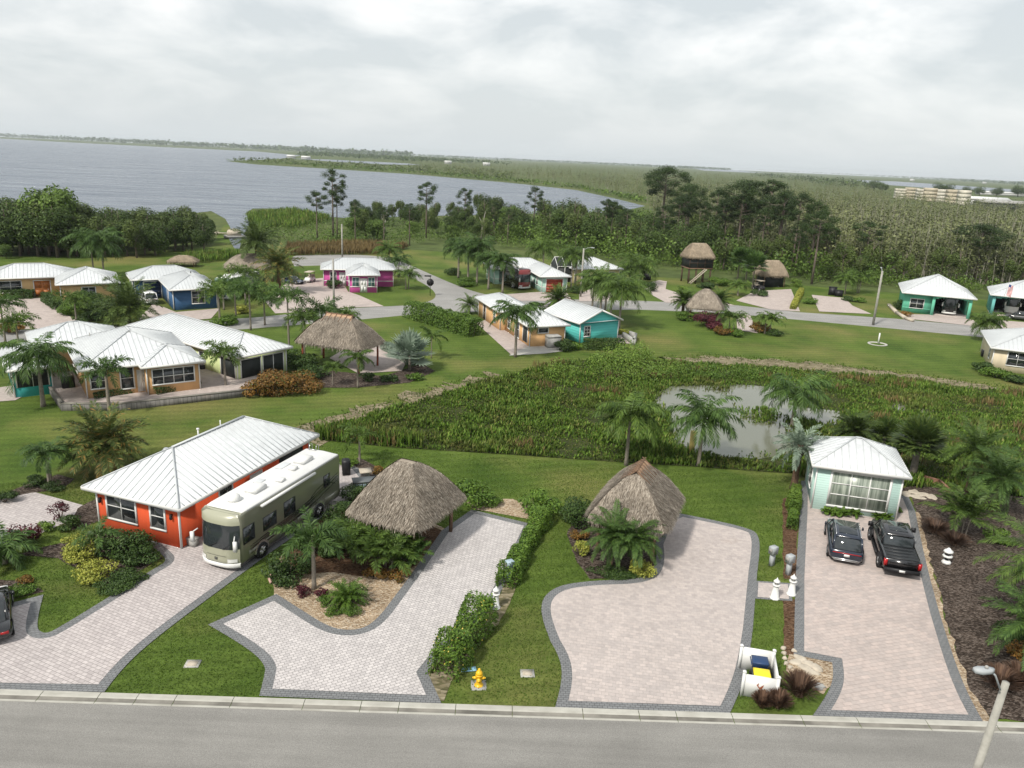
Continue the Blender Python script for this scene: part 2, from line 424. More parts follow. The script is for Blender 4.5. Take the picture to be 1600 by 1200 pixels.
# ---- palms
def fronds(b, base, nf, Lf, e0, e1, droop, nl, ll, ldroop, plume=0.0, wid=.05, az0=0, jitter=.12, stalk=None):
    """feather fronds: arching midrib with leaflets on both sides"""
    tt = np.linspace(0.0, 1, 11)
    for i in range(nf):
        az = az0+i*2.399963+rng.normal()*.15; q = (i+.5)/nf
        el = e0+(e1-e0)*q+rng.normal()*jitter; Lk = Lf*rng.uniform(.86, 1.1); dr = droop*rng.uniform(.8, 1.2)
        ang = el-dr*tt**1.3
        h = np.concatenate([[0], np.cumsum(np.cos((ang[1:]+ang[:-1])/2))])*Lk/10; z = np.concatenate([[0], np.cumsum(np.sin((ang[1:]+ang[:-1])/2))])*Lk/10
        dh = np.array([math.cos(az), math.sin(az), 0]); sd_ = np.array([-dh[1], dh[0], 0])
        P = np.array(base)+h[:, None]*dh+z[:, None]*np.array([0, 0, 1.0])
        # midrib
        wv = sd_*np.interp(tt, [0, 1], [wid*.8, .008])[:, None]
        b.addq(np.stack([P[:-1]-wv[:-1], P[1:]-wv[1:], P[1:]+wv[1:], P[:-1]+wv[:-1]], 1).reshape(-1, 3))
        u = np.linspace(.12, 1, nl); pos = np.stack([np.interp(u, tt, P[:, k]) for k in range(3)], 1)
        a = np.interp(u, tt, ang); fw = np.cos(a)[:, None]*dh+np.sin(a)[:, None]*np.array([0, 0, 1.0])
        up = -np.sin(a)[:, None]*dh+np.cos(a)[:, None]*np.array([0, 0, 1.0])
        lp = ll*(.35+.65*np.sin(np.pi*np.clip(.12+.80*u, 0, 1)))
        for sg in (-1, 1):
            tw = rng.normal(size=nl)*plume
            lat = sg*sd_*np.cos(tw)[:, None]+up*np.sin(tw)[:, None]
            d = unit(lat*.85+fw*(.35+.5*u)[:, None]+np.array([0, 0, -1.0])*(ldroop*rng.uniform(.5, 1.2, nl))[:, None])
            tip = pos+d*(lp*rng.uniform(.85, 1.1, nl))[:, None]; mid = pos+(tip-pos)*.5+np.array([0, 0, .06])*lp[:, None]
            w = fw*wid*.95
            b.addq(np.stack([pos-w*.5, mid-w, tip, mid+w], 1).reshape(-1, 3))
def fans(b, base, nf, Lp, rad, e0, e1, seg=16, droop=.3):
    for i in range(nf):
        az = i*2.399963+rng.normal()*.2; el = e0+(e1-e0)*(i+.5)/nf+rng.normal()*.1
        d = np.array([math.cos(az)*math.cos(el), math.sin(az)*math.cos(el), math.sin(el)]); s_ = np.array([-math.sin(az), math.cos(az), 0]); up = np.cross(d, s_)
        up = -up if up[2] < 0 else up
        hub = np.array(base)+d*Lp; b.bar(base, hub, .05)
        for k in range(seg):
            a = (k/(seg-1)-.5)*R(250); v = unit(d*math.cos(a)+s_*math.sin(a)-np.array([0, 0, droop*rng.uniform(.6, 1.2)])+up*.15)
            tip = hub+v*rad*rng.uniform(.85, 1.08); w = np.cross(v, up)*rad*.085; mid = hub+v*rad*.55
            b.addq([hub, mid-w, tip, mid+w])
KIND = {  # nf, Lf, e0, e1, droop, nl, ll, ldroop, plume, wid ; trunk r0, r1, bark
    'queen':   (26, 1.1, 1.25, -.1, 1.6, 40, .30, .75, .35, .050, .13, .10, 'bark'),
    'foxtail': (15, 1.12, 1.15, .2, 1.6, 38, .26, .35, .9, .055, .11, .09, 'bark'),
    'date':    (54, 1.08, 1.45, -.5, .9, 38, .19, .10, .3, .045, .24, .22, 'bark_brown'),
    'pygmy':   (42, 1.12, 1.4, -.4, 1.1, 54, .19, .25, .25, .027, .08, .07, 'bark_brown'),
    'adonidia':(13, 1.1, 1.15, .2, 1.75, 22, .26, .3, .3, .065, .09, .07, 'bark'),
    'areca':   (26, 1.05, 1.45, .55, 1.15, 26, .26, .25, .2, .050, .04, .03, 'bark'),
}
def palm(px, top, rad, kind, mt, label, name='palm_tree', group=None, lean=0, stems_=None, nf=None, dead=None, cat='palm tree', trunk_r=None):
    p = G(*px); h = top if top < 40 else HT(p, top); rad *= (1.0 if kind == 'foxtail' else 1.12) if p.y > 66 else 1.0
    t = thing(name, label, cat, p, random.random()*6, group)
    if kind in ('fan', 'bismarck'):
        tr = MB(); r0 = trunk_r or .14; tr.tube([(0, 0, -.05), (lean*.5, 0, h*.5), (lean, 0, h)], [r0*1.3, r0, r0*.9], 9); obj('trunk', tr, M['bark'], t, True)
        b = MB(); fans(b, (lean, 0, h), nf or 26, rad*.5, rad*.55, 1.5, -.35, 16, .25 if kind == 'fan' else .08); obj('crown', b, mt, t); return t
    a = KIND[kind]; tr = MB(); b = MB()
    spots = stems_ or [(0, 0, 1.0)]
    for (dx, dy, hk) in spots:
        hh = h*hk; r0, r1 = (trunk_r or a[10]), (trunk_r or a[10])*a[11]/a[10]
        lx, ly = dx*1.5+lean, dy*1.5
        k = [0, .12, .4, .7, 1]; pts = [(dx+(lx-dx)*q*q, dy+(ly-dy)*q*q, hh*q-.05*(q == 0)) for q in k]
        tr.tube(pts, [r0*1.45, r0*1.1, r0, r1*1.02, r1], 10)
        if kind in ('foxtail', 'adonidia', 'queen'): 
            pass
        top_ = (lx, ly, hh+.02)
        fronds(b, top_, nf or a[0], a[1]*rad*(1.12 if kind != 'date' else 1.0), a[2], a[3], a[4], a[5], a[6]*rad*1.1, a[7], a[8], a[9]*(.6+.4*rad/2), random.random()*6)
    obj('trunk', tr, M[a[12]], t, True); obj('crown', b, mt, t)
    if kind in ('foxtail', 'adonidia'):
        cs = MB()
        for (dx, dy, hk) in spots:
            hh = h*hk; cs.tube([(dx*1.5+lean, dy*1.5, hh-.02-.16*rad), (dx*1.5+lean, dy*1.5, hh+.15*rad)], [a[10]*1.0, a[11]*.7], 8)
        obj('crownshaft', cs, M['crownshaft'], t, True)
    if kind == 'date':
        bt = MB(); bt.tube([(lean, 0, h-.75), (lean, 0, h-.3), (lean, 0, h+.15)], [a[10]*1.05, a[10]*1.7, a[10]*.9], 10); obj('boot_collar', bt, M['bark_brown'], t)
    if dead:
        d = MB(); fronds(d, (lean, 0, h-.05), dead, rad*.95, -.35, -1.0, .7, 24, .16*rad, .4, .3, .05); obj('dry_frond', d, M['leaf_dead'], t)
    return t
def areca(px, rad, h, mt, label, name='palm_shrub', nst=7, group=None, dead=None):
    p = G(*px); t = thing(name, label, 'palm shrub', p, random.random()*6, group); b = MB(); s_ = MB()
    for i in range(nst):
        a = i*2.4; r_ = rad*.35*math.sqrt((i+.3)/nst); x, y = r_*math.cos(a), r_*math.sin(a); hh = h*random.uniform(.28, .5)
        s_.tube([(x, y, -.03), (x*1.3, y*1.3, hh)], [.04, .03], 6)
        fronds(b, (x*1.3, y*1.3, hh), 8, rad*.75, 1.4, .35, 1.15, 18, .24*rad, .2, .2, .05, i)
    obj('stem', s_, M['bark'], t); obj('crown', b, mt, t)
    return t
# ---- broadleaf trees and pines (a few of each are built, then copied with their parts)
def tree_meshes(seed, h, cr, nleaf, leaf, mt, lumps=12, bare=.3, squash=1.0):
    global rng
    rng = np.random.default_rng(seed)
    ch = h*(1-bare); P, o = lump_points(nleaf, cr, cr, ch/2*squash, lumps, .5); P[:, 2] += h-ch/2
    keep = P[:, 2] > h*bare*.5; P, o = P[keep], o[keep]
    b = MB(); b.addq(leafq(P, leaf*rng.uniform(.6, 1.35, len(P)), o, .45))
    t = MB(); t.tube([(0, 0, -.2), (.1, .05, h*.3), (.0, .1, h*.6), (.1, 0, h*.88)], [.26*h/10, .19*h/10, .12*h/10, .03], 7)
    for i in range(7):
        a = i*2.4; z0 = h*(.3+.07*i); e = cr*(.85-.06*i)
        t.tube([(0, .05, z0), (e*.5*math.cos(a), e*.5*math.sin(a), z0+.06*h), (e*math.cos(a), e*math.sin(a), z0+.17*h)], [.10*h/10, .06*h/10, .015], 5)
    return t.mesh('trunk', True), b.mesh('crown')
def pine_meshes(seed, h, cr, top=.42, n=4200, leaf=.42, clumps=16, thin=1.0):
    global rng
    rng = np.random.default_rng(seed)
    t = MB(); bx = rng.normal(size=2)*.25
    t.tube([(0, 0, -.2), (bx[0]*.5, bx[1]*.5, h*.35), (bx[0], bx[1], h*.7), (bx[0]*.6, bx[1]*.6, h*.95)], [.27*thin*h/14, .22*thin*h/14, .15*thin*h/14, .04], 7)
    Pn = []; On = []
    for i in range(clumps):
        q = (i+.5)/clumps; z = h*(1-top)+h*top*q*.95; a = i*2.4+rng.normal()*.4; e = cr*(.35+.75*math.sin(math.pi*(.15+.75*q)))*rng.uniform(.5, 1.0)*(1 if q < .85 else .4)
        c = np.array([bx[0]+e*math.cos(a), bx[1]+e*math.sin(a), z+e*.18])
        t.tube([(bx[0], bx[1], z-e*.15), (bx[0]+e*.55*math.cos(a), bx[1]+e*.55*math.sin(a), z), tuple(c)], [.075*h/14, .05*h/14, .015], 5)
        k = n//clumps; d = unit(rng.normal(size=(k, 3))); rr = cr*rng.uniform(.28, .48)
        Pn.append(c+d*(rng.random(k)**.5)[:, None]*np.array([rr, rr, rr*.55])); On.append(d)
    for i in range(5):   # dead snags below the crown
        z = h*rng.uniform(.3, .62); a = rng.random()*6.28; e = cr*rng.uniform(.25, .6)
        t.tube([(0, 0, z), (e*math.cos(a), e*math.sin(a), z+e*.25)], [.04, .01], 4)
    P = np.concatenate(Pn); O = np.concatenate(On)
    b = MB(); b.addq(leafq(P, leaf*rng.uniform(.6, 1.3, len(P)), O, .5, .35))
    return t.mesh('trunk', True), b.mesh('crown')
_lib = {}
def lib_tree(key, meshes, lm, bm):
    _lib[key] = (meshes[0], meshes[1]); meshes[0].materials.append(bm); meshes[1].materials.append(lm)
def put_tree(key, p, h0, h, label, name, group=None, wide=1.0, cat='tree', rz=None):
    t = thing(name, label, cat, p, random.random()*6.28 if rz is None else rz, group); s_ = h/h0; t.scale = (s_*wide, s_*wide, s_)
    for nm, me in zip(('trunk', 'crown'), _lib[key]):
        o = bpy.data.objects.new(nm, me); C.objects.link(o); o.parent = t
    return t
# ---- houses
def tb(b, o, t, n, u0, u1, n0, n1, z0, z1):
    o, t, n = np.array((*o, 0.0)), np.array((*t, 0.0)), np.array((*n, 0.0))
    a = o+t*u0+n*n0; a[2] = z0
    b.obox(a, t*(u1-u0), n*(n1-n0), (0, 0, z1-z0))
SIDE = {'S': ((1, 0), (0, -1)), 'N': ((-1, 0), (0, 1)), 'W': ((0, -1), (-1, 0)), 'E': ((0, 1), (1, 0))}
def opening(root, rect, side, u, zc, w, h, kind='win', nx=2, ny=2, fm=None, gm=None, fw=.11):
    t, n = SIDE[side]; x0, y0, x1, y1 = rect
    o = {'S': (u, y0), 'N': (u, y1), 'W': (x0, u), 'E': (x1, u)}[side]
    fm = fm or M['white']; gm = gm or M['glass']; f = MB(); z0, z1 = zc-h/2, zc+h/2
    tb(f, o, t, n, -w/2-fw, w/2+fw, -.01, .07, z1, z1+fw); 
    if kind == 'win': tb(f, o, t, n, -w/2-fw, w/2+fw, -.01, .09, z0-fw, z0)
    zl = z0 if kind == 'win' else z0
    tb(f, o, t, n, -w/2-fw, -w/2, -.01, .065, zl, z1); tb(f, o, t, n, w/2, w/2+fw, -.01, .065, zl, z1)
    if kind == 'win':
        mw = .05 if w < 3 else .07
        for i in range(1, nx): x = -w/2+w*i/nx; tb(f, o, t, n, x-mw/2, x+mw/2, .01, .055, z0, z1)
        for j in range(1, ny):
            for i in range(nx):
                xa = -w/2+w*i/nx+(mw/2 if i else 0); xb = -w/2+w*(i+1)/nx-(mw/2 if i < nx-1 else 0); z = z0+h*j/ny
                tb(f, o, t, n, xa, xb, .012, .05, z-mw/2, z+mw/2)
        wo = obj('window', f, fm, root); g = MB(); tb(g, o, t, n, -w/2, w/2, -.02, .02, z0, z1); obj('pane', g, gm, wo)
        return wo
    if kind == 'screen':
        for i in range(1, nx): x = -w/2+w*i/nx; tb(f, o, t, n, x-.03, x+.03, .01, .055, z0, z1)
        wo = obj('porch_opening', f, fm, root); g = MB(); tb(g, o, t, n, -w/2, w/2, -.02, .02, z0, z1); obj('screen', g, gm, wo); return wo
    d = MB()
    if kind == 'garage':
        for j in range(ny): tb(d, o, t, n, -w/2, w/2, -.01, .035, z0+h*j/ny+.012, z0+h*(j+1)/ny-.012)
        tb(d, o, t, n, -w/2, w/2, -.02, .01, z0, z1)
    else:
        tb(d, o, t, n, -w/2, w/2, -.02, .03, z0, z1)
        for j in range(2):
            for i in range(2):
                tb(d, o, t, n, -w/2+.1+i*w/2, -.1+i*w/2, .03, .045, z0+.15+j*h*.5, z0+h*.42+j*h*.5)
    do = obj('garage_door' if kind == 'garage' else 'door', d, gm, root); obj('door_frame', f, fm, root)
    k = MB(); tb(k, o, t, n, w*.34, w*.34+.09, .03, .10, z0+.95, z0+1.05); obj('handle', k, M['chrome'], do)
    return do
def roof_mb(top, seam, fas, X0, X1, Y0, Y1, h, pitch, kind, rib=.45, axis=None):
    W_, D_ = X1-X0, Y1-Y0; ax = axis or ('y' if D_ >= W_ else 'x')
    def T(x, y, z): return (x, y, z) if ax == 'y' else (y, x, z)
    a0, a1, b0, b1 = (X0, X1, Y0, Y1) if ax == 'y' else (Y0, Y1, X0, X1)   # a across, b along ridge
    hw = (a1-a0)/2; am = (a0+a1)/2; s_ = min(hw, (b1-b0)/2) if kind == 'hip' else 0; zr = h+hw*pitch
    V = [T(a0, b0, h), T(a1, b0, h), T(a1, b1, h), T(a0, b1, h), T(am, b0+s_, zr), T(am, b1-s_, zr)]
    if b1-b0-2*s_ < .02:
        V = V[:5]; fc = [(0, 1, 4), (1, 2, 4), (2, 3, 4), (3, 0, 4)]
    else: fc = [(0, 1, 4), (1, 2, 5, 4), (2, 3, 5), (3, 0, 4, 5)]
    if kind == 'gable': fc = [(1, 2, 5, 4), (3, 0, 4, 5)]
    if ax == 'x': fc = [q[::-1] for q in fc]
    top.add(V, fc)
    sof = [V[0], V[1], V[2], V[3]]; sof = [(v[0], v[1], h-.05) for v in sof]
    top.add(sof, [(3, 2, 1, 0)] if ax == 'y' else [(0, 1, 2, 3)])
    w2 = .022; hh = .035
    def rb(p, q):
        p, q = np.array(p), np.array(q)
        if np.linalg.norm(q-p) > .15: seam.bar(p+np.array([0, 0, hh/2]), q+np.array([0, 0, hh/2]), 2*w2, hh)
    n = int((b1-b0)/rib)
    for i in range(1, n):
        bb = b0+(b1-b0)*i/n; t_ = 1.0
        if s_ > 0: t_ = min(1, (bb-b0)/s_, (b1-bb)/s_)
        rb(T(a0, bb, h), T(a0+t_*hw, bb, h+t_*hw*pitch)); rb(T(a1, bb, h), T(a1-t_*hw, bb, h+t_*hw*pitch))
    if kind == 'hip':
        n = int((a1-a0)/rib)
        for i in range(1, n):
            aa = a0+(a1-a0)*i/n; t_ = min(aa-a0, a1-aa)/hw
            rb(T(aa, b0, h), T(aa, b0+t_*s_, h+t_*hw*pitch)); rb(T(aa, b1, h), T(aa, b1-t_*s_, h+t_*hw*pitch))
        for c_, e_ in ((V[0], V[4]), (V[1], V[4]), (V[2], V[-1]), (V[3], V[-1])): seam.bar(np.array(c_)+(0, 0, .03), np.array(e_)+(0, 0, .03), .10, .05)
    if len(V) > 5: seam.bar(np.array(V[4])+(0, 0, .03), np.array(V[5])+(0, 0, .03), .18, .05)
    if kind == 'hip':
        f = .04
        fas.box(X0-f, Y0-f, h-.2, X1+f, Y0-.003, h+.012); fas.box(X0-f, Y1+.003, h-.2, X1+f, Y1+f, h+.012)
        fas.box(X0-f, Y0-.002, h-.2, X0-.003, Y1+.002, h+.012); fas.box(X1+.003, Y0-.002, h-.2, X1+f, Y1+.002, h+.012)
    else:
        for aa, sg in ((a0, -1), (a1, 1)):
            p, q = T(aa+sg*.025, b0-.03, h-.1), T(aa+sg*.025, b1+.03, h-.1); fas.bar(p, q, .04, .22)
        for bb, sg in ((b0, -1), (b1, 1)):
            for aa in (a0, a1):
                fas.bar(T(aa, bb+sg*.025, h-.07), T(am, bb+sg*.025, zr-.07), .04, .2)
def house(name, label, A, ang, rects, h, pitch, wm_, rm, ops, oh=.5, z0=0.0, band=None, corner=True, cat='house', rib=.45, roofs=None):
    """rects: footprints in metres from corner A (x along the front, y to the back); ops: openings"""
    A = Vector((A[0], A[1], z0)); root = thing(name, label, cat, A, ang)
    w = MB(); top = MB(); seam = MB(); fas = MB(); cn = MB()
    for i, r in enumerate(rects):
        w.box(r[0], r[1], -.3 if z0 == 0 else -.05, r[2], r[3], h-.06-.004*i)
        k = (roofs[i] if roofs else ('hip', None, oh))
        if k is None: continue
        o_ = k[2] if len(k) > 2 else oh
        roof_mb(top, seam, fas, r[0]-o_, r[2]+o_, r[1]-o_, r[3]+o_, h+.013*i, pitch, k[0], rib, k[1])
        if k[0] == 'gable':
            ax = k[1] or ('y' if r[3]-r[1] >= r[2]-r[0] else 'x')
            if ax == 'y':
                xm = (r[0]+r[2])/2; zz = h+((r[2]-r[0])/2+o_)*pitch-.1
                for yy, fl in ((r[1]+.002, 0), (r[3]-.002, 1)):
                    w.add([(r[0], yy, h-.08), (r[2], yy, h-.08), (r[2], yy, h+o_*pitch-.1), (xm, yy, zz), (r[0], yy, h+o_*pitch-.1)], [(0, 1, 2, 3, 4) if not fl else (4, 3, 2, 1, 0)])
        if corner:
            for x in (r[0], r[2]):
                for y in (r[1], r[3]):
                    if any(q is not r and q[0] <= x <= q[2] and q[1] <= y <= q[3] for q in rects): continue
                    cn = MB(); cn.box(x-.05, y-.05, 0, x+.05, y+.05, h-.07); obj('corner_trim', cn, M['white'], root)
    obj('wall', w, wm_, root)
    rf = obj('roof', top, rm, root); obj('roof_seam', seam, M['seam'], rf); obj('fascia', fas, M['white'], root)
    if band:
        b = MB(); r = rects[0]
        for r in rects: b.box(r[0]-.02, r[1]-.02, band-.06, r[2]+.02, r[3]+.02, band+.06)
        obj('wall_band', b, M['white'], root)
    for o_ in ops: opening(root, rects[o_[0]], *o_[1:])
    return root
# ---- thatch
def thatch_roof(parent, w, d, h, rise, ridge, n, mt, over=.6, sag=.11):
    """hip of palm thatch: a thick shell under thousands of loose strands; w along x, d along y"""
    X, Y = w/2, d/2; rx = ridge/2
    b = MB(); levels = 7; rings = []
    def ring(t, dz=0, grow=0):
        x = X+(rx-X)*t+grow; y = Y+(.12-Y)*t+grow; z = h+rise*(t+sag*math.sin(math.pi*t)*1.2)+dz
        pts = []
        for (sx_, sy_) in ((-1, -1), (1, -1), (1, 1), (-1, 1)):
            pts.append(np.array((sx_*x, sy_*y, z)))
        out = []
        for i in range(4):
            a, c = pts[i], pts[(i+1) % 4]
            for k in range(6):
                q = a+(c-a)*k/6
                f_ = 1-.085*abs(k/3-1)**5; out.append(q*np.array([f_, f_, 1]))
        return out
    rings = [ring(0, -.32, -.25), ring(0, -.30, 0)]+[ring(t) for t in np.linspace(0, 1, levels)]
    b.loft(rings)
    # strands
    th = rng.random(n)*4; s_ = rng.random(n); t = rng.random(n)**1.25*1.0-.03
    side = th.astype(int)
    x = X+(rx-X)*t; y = Y+(.12-Y)*t; z = h+rise*(t+sag*np.sin(np.pi*np.clip(t, 0, 1))*1.2)
    u = s_*2-1
    px_ = np.where(side == 0, u*x, np.where(side == 1, x, np.where(side == 2, u*x, -x))); py_ = np.where(side == 0, -y, np.where(side == 1, u*y, np.where(side == 2, y, u*y)))
    rf_ = 1-.085*np.abs(u)**5; px_ = px_*rf_; py_ = py_*rf_
    P = np.stack([px_, py_, z+.02+rng.random(n)*.05], 1)
    nx_ = np.where(side == 1, 1, np.where(side == 3, -1, 0)); ny_ = np.where(side == 0, -1, np.where(side == 2, 1, 0))
    run = np.where((side == 0) | (side == 2), Y-.12, X-rx)
    dn = unit(np.stack([nx_*run, ny_*run, -np.full(n, rise)], 1)+rng.normal(size=(n, 3))*.15*run[:, None])
    nrm = unit(np.stack([nx_*rise, ny_*rise, run], 1)); ln = rng.uniform(.14, .36, n)[:, None]; lat = np.cross(dn, nrm)*rng.uniform(.008, .021, n)[:, None]
    tip = P+dn*ln+nrm*rng.uniform(-.01, .045, n)[:, None]
    b.addq(np.stack([P-lat, tip-lat*.5, tip+lat*.5, P+lat], 1).reshape(-1, 3))
    # ragged fringe at the eave
    k = int((w+d)*2*26); q = rng.random(k)*4; sd_ = q.astype(int); u = rng.uniform(-1, 1, k)
    ex = np.where(sd_ == 0, u*X, np.where(sd_ == 1, X, np.where(sd_ == 2, u*X, -X))); ey = np.where(sd_ == 0, -Y, np.where(sd_ == 1, u*Y, np.where(sd_ == 2, Y, u*Y)))
    rf_ = 1-.085*np.abs(u)**5; ex = ex*rf_; ey = ey*rf_
    P = np.stack([ex*.99, ey*.99, h-.02-rng.random(k)*.25], 1); nx_ = np.where(sd_ == 1, 1, np.where(sd_ == 3, -1, 0)); ny_ = np.where(sd_ == 0, -1, np.where(sd_ == 2, 1, 0))
    dn = unit(np.stack([nx_*.35, ny_*.35, -np.ones(k)], 1)+rng.normal(size=(k, 3))*.15); lat = np.stack([-ny_, nx_, 0*nx_], 1)*rng.uniform(.012, .03, k)[:, None]
    tip = P+dn*rng.uniform(.15, .42, k)[:, None]
    b.addq(np.stack([P-lat, tip-lat*.4, tip+lat*.4, P+lat], 1).reshape(-1, 3))
    return obj('thatch_roof', b, mt, parent)
def hut(name, label, p, ang, w, d, h, rise, ridge, n, postm=None, roofm=None, cap=False, z0=0, inset_=.75):
    t = thing(name, label, 'thatched hut', (p[0], p[1], z0), ang)
    for sx_ in (-1, 1):
        for sy_ in (-1, 1):
            b = MB(); x, y = sx_*(w/2-inset_), sy_*(d/2-inset_); b.tube([(x, y, -.05), (x+.02, y, h*.5), (x, y, h+.25)], [.12, .11, .10], 9); obj('post', b, postm or M['wood'], t, True)
    b = MB()
    for sy_ in (-1, 1): b.bar((-w/2+.4, sy_*(d/2-inset_), h+.02), (w/2-.4, sy_*(d/2-inset_), h+.02), .12)
    for sx_ in (-1, 1): b.bar((sx_*(w/2-inset_), -d/2+.4, h-.11), (sx_*(w/2-inset_), d/2-.4, h-.11), .12)
    obj('beam', b, postm or M['wood'], t)
    thatch_roof(t, w, d, h, rise, ridge, n, roofm or M['thatch'])
    if cap:
        c = MB(); zt = h+rise; 
        for sy_ in (-1, 1):   # woven mat over the ridge, held down by crossed poles
            c.add([(-ridge/2-.25, 0, zt+.16), (ridge/2+.25, 0, zt+.16), (ridge/2+.35, sy_*.75, zt-.42), (-ridge/2-.35, sy_*.75, zt-.42)], [(0, 1, 2, 3) if sy_ < 0 else (3, 2, 1, 0)])
        obj('ridge_mat', c, M['ridge_mat'], t); q = MB()
        for i in range(6):
            x = -ridge/2-.2+(ridge+.4)*i/5
            for sy_ in (-1, 1): q.tube([(x, -sy_*.12, zt+.32), (x, sy_*.95, zt-.52)], .03, 6)
        q.tube([(-ridge/2-.3, 0, zt+.2), (ridge/2+.3, 0, zt+.2)], .05, 6)
        obj('ridge_pole', q, M['wood'], t)
    return t
# ---- vehicles (local +X is forward, +Y the left side)
def ring_section(x, hw, z0, z1, tuck=.9, top=.86, r=.12):
    half = [(hw*.82, z0), (hw*.97, z0+r*.8), (hw, z0+(z1-z0)*.45), (hw*.985, z1-r), (hw*top, z1)]
    return [(x, y, z) for y, z in half]+[(x, -y, z) for y, z in half[::-1]]
def wheels(root, xs, track, r, w=.25, rimm=None):
    for x in xs:
        for sy in (-1, 1):
            b = MB(); y = sy*track/2
            pr = [(r*.62, -w/2), (r*.96, -w/2), (r, -w*.35), (r, w*.35), (r*.96, w/2), (r*.62, w/2)]
            V = []; n = 20
            for rr, dy in pr:
                for k in range(n): V.append((x+rr*math.cos(2*math.pi*k/n), y+dy, r+rr*math.sin(2*math.pi*k/n)))
            f = [(i*n+k, i*n+(k+1) % n, (i+1)*n+(k+1) % n, (i+1)*n+k) for i in range(len(pr)-1) for k in range(n)]
            b.add(V, f); wh = obj('wheel', b, M['rubber'], root, True)
            c = MB(); 
            V = [(x, y+sy*w*.36, r)]+[(x+r*.62*math.cos(2*math.pi*k/n), y+sy*w*.30, r+r*.62*math.sin(2*math.pi*k/n)) for k in range(n)]
            c.add(V, [(0, 1+k, 1+(k+1) % n) if sy < 0 else (0, 1+(k+1) % n, 1+k) for k in range(n)])
            for k in range(5):
                a = 2*math.pi*k/5; c.bar((x, y+sy*w*.42, r), (x+r*.58*math.cos(a), y+sy*w*.36, r+r*.58*math.sin(a)), .07, .05)
            obj('rim', c, rimm or M['rim'], wh)
def side_strip(b, y, pts_lo, pts_hi):      # strip on a body side between two polylines in (x,z)
    n = len(pts_lo); sg = 1 if y > 0 else -1
    V = [(p[0], y, p[1]) for p in pts_lo]+[(p[0], y, p[1]) for p in pts_hi]
    b.add(V, [(i, i+1, n+i+1, n+i) if sg < 0 else (n+i, n+i+1, i+1, i) for i in range(n-1)])
def car(name, label, p, ang, Ln, Wd, Ht, paint, style='suv', group=None, plate=True, cat='car', detail=True, roofm=None):
    t = thing(name, label, cat, p, ang, group); hw = Wd/2; a, e = -Ln/2, Ln/2; zb = Ht*.58
    b = MB()
    st = [(a, .80, .42, zb*.86), (a+.12, .93, .34, zb*.97), (a+.55, 1.0, .27, zb), (a+Ln*.35, 1.0, .26, zb), (a+Ln*.62, 1.0, .26, zb*.99), (e-Ln*.17, .985, .27, zb*.93), (e-.25, .92, .30, zb*.82), (e-.04, .80, .36, zb*.72), (e, .70, .42, zb*.62)]
    b.loft([ring_section(x, hw*k, z0, z1) for x, k, z0, z1 in st]); obj('body', b, paint, t, True)
    if style in ('suv', 'sedan'):
        g = MB(); r0 = a+.10 if style == 'suv' else a+.75
        cs = [(r0, .80, .70, zb-.04, zb+.02), (r0+(.42 if style == 'suv' else .8), .88, .74, zb-.04, Ht-.05), (a+Ln*.34, .9, .76, zb-.04, Ht-.03), (a+Ln*.56, .9, .75, zb-.04, Ht-.05), (a+Ln*.74, .86, .72, zb-.05, zb+.01)]
        g.loft([[(x, y, z) for y, z in ((hw*k0, z0), (hw*(k0+k1)/2, (z0+z1)/2), (hw*k1, z1), (-hw*k1, z1), (-hw*(k0+k1)/2, (z0+z1)/2), (-hw*k0, z0))] for x, k0, k1, z0, z1 in cs]); obj('windows', g, M['glass'], t)
        r_ = MB(); x0, x1 = r0+(.36 if style == 'suv' else .8), a+Ln*.57
        rs = [(x0, .70, Ht-.06), (x0+.15, .74, Ht-.01), ((x0+x1)/2, .765, Ht+.015), (x1-.1, .755, Ht-.01), (x1, .73, Ht-.055)]
        r_.loft([[(x, hw*k*y, z-dz) for y, dz in ((-1, .06), (-.96, .01), (-.5, -.005), (.5, -.005), (.96, .01), (1, .06))] for x, k, z in rs]); obj('roof', r_, paint, t, True)
        if roofm:
            q = MB(); q.box(x0+.35, -hw*.52, Ht+.01, x1-.15, hw*.52, Ht+.027); obj('sunroof', q, roofm, t)
            for sy in (-1, 1): q = MB(); q.tube([(x0+.1, sy*hw*.69, Ht), (x0+.3, sy*hw*.69, Ht+.05), (x1-.3, sy*hw*.69, Ht+.05), (x1-.1, sy*hw*.69, Ht)], .018, 6); obj('roof_rail', q, M['chrome'], t)
        for sy in (-1, 1):
            for bb in [((xx, sy*hw*.905, zb-.02), (xx-.02, sy*hw*.765, Ht-.05), .08, .03) for xx in (a+Ln*.36, a+Ln*.50)]+[((a+Ln*.735, sy*hw*.87, zb-.02), (x1-.02, sy*hw*.745, Ht-.05), .07, .05), ((r0+.06, sy*hw*.82, zb-.02), (x0+.06, sy*hw*.74, Ht-.05), .12, .05)]:
                pl = MB(); pl.bar(*bb); obj('pillar', pl, paint, t)
    for sy in (-1, 1):
        q = MB(); q.loft([ring_section(x, k, zb+z, zb+z+.15, r=.03) for x, k, z in ((0, .03, .02), (.05, .06, 0), (.14, .05, .01), (.16, .02, .04))])
        o = obj('wing_mirror', q, paint, t, True); o.location = (a+Ln*.64, sy*(hw+.10), .02)
    if style == 'suv':
        q = MB(); q.box(a-.012, -hw*.80, zb*.78, a+.03, hw*.80, zb*.83); obj('tail_light', q, M['red_lens'], t)
        q = MB(); q.box(a-.02, -hw*.76, .40, a+.05, hw*.76, .46); q.box(a-.02, -hw*.70, .33, a+.05, hw*.70, .37); obj('bumper_trim', q, M['chrome'], t)
    else:
        for sy in (-1, 1): q = MB(); q.box(a-.012, sy*hw*.66-.16, zb*.70, a+.1, sy*hw*.66+.16, zb*.84); obj('tail_light', q, M['red_lens'], t)
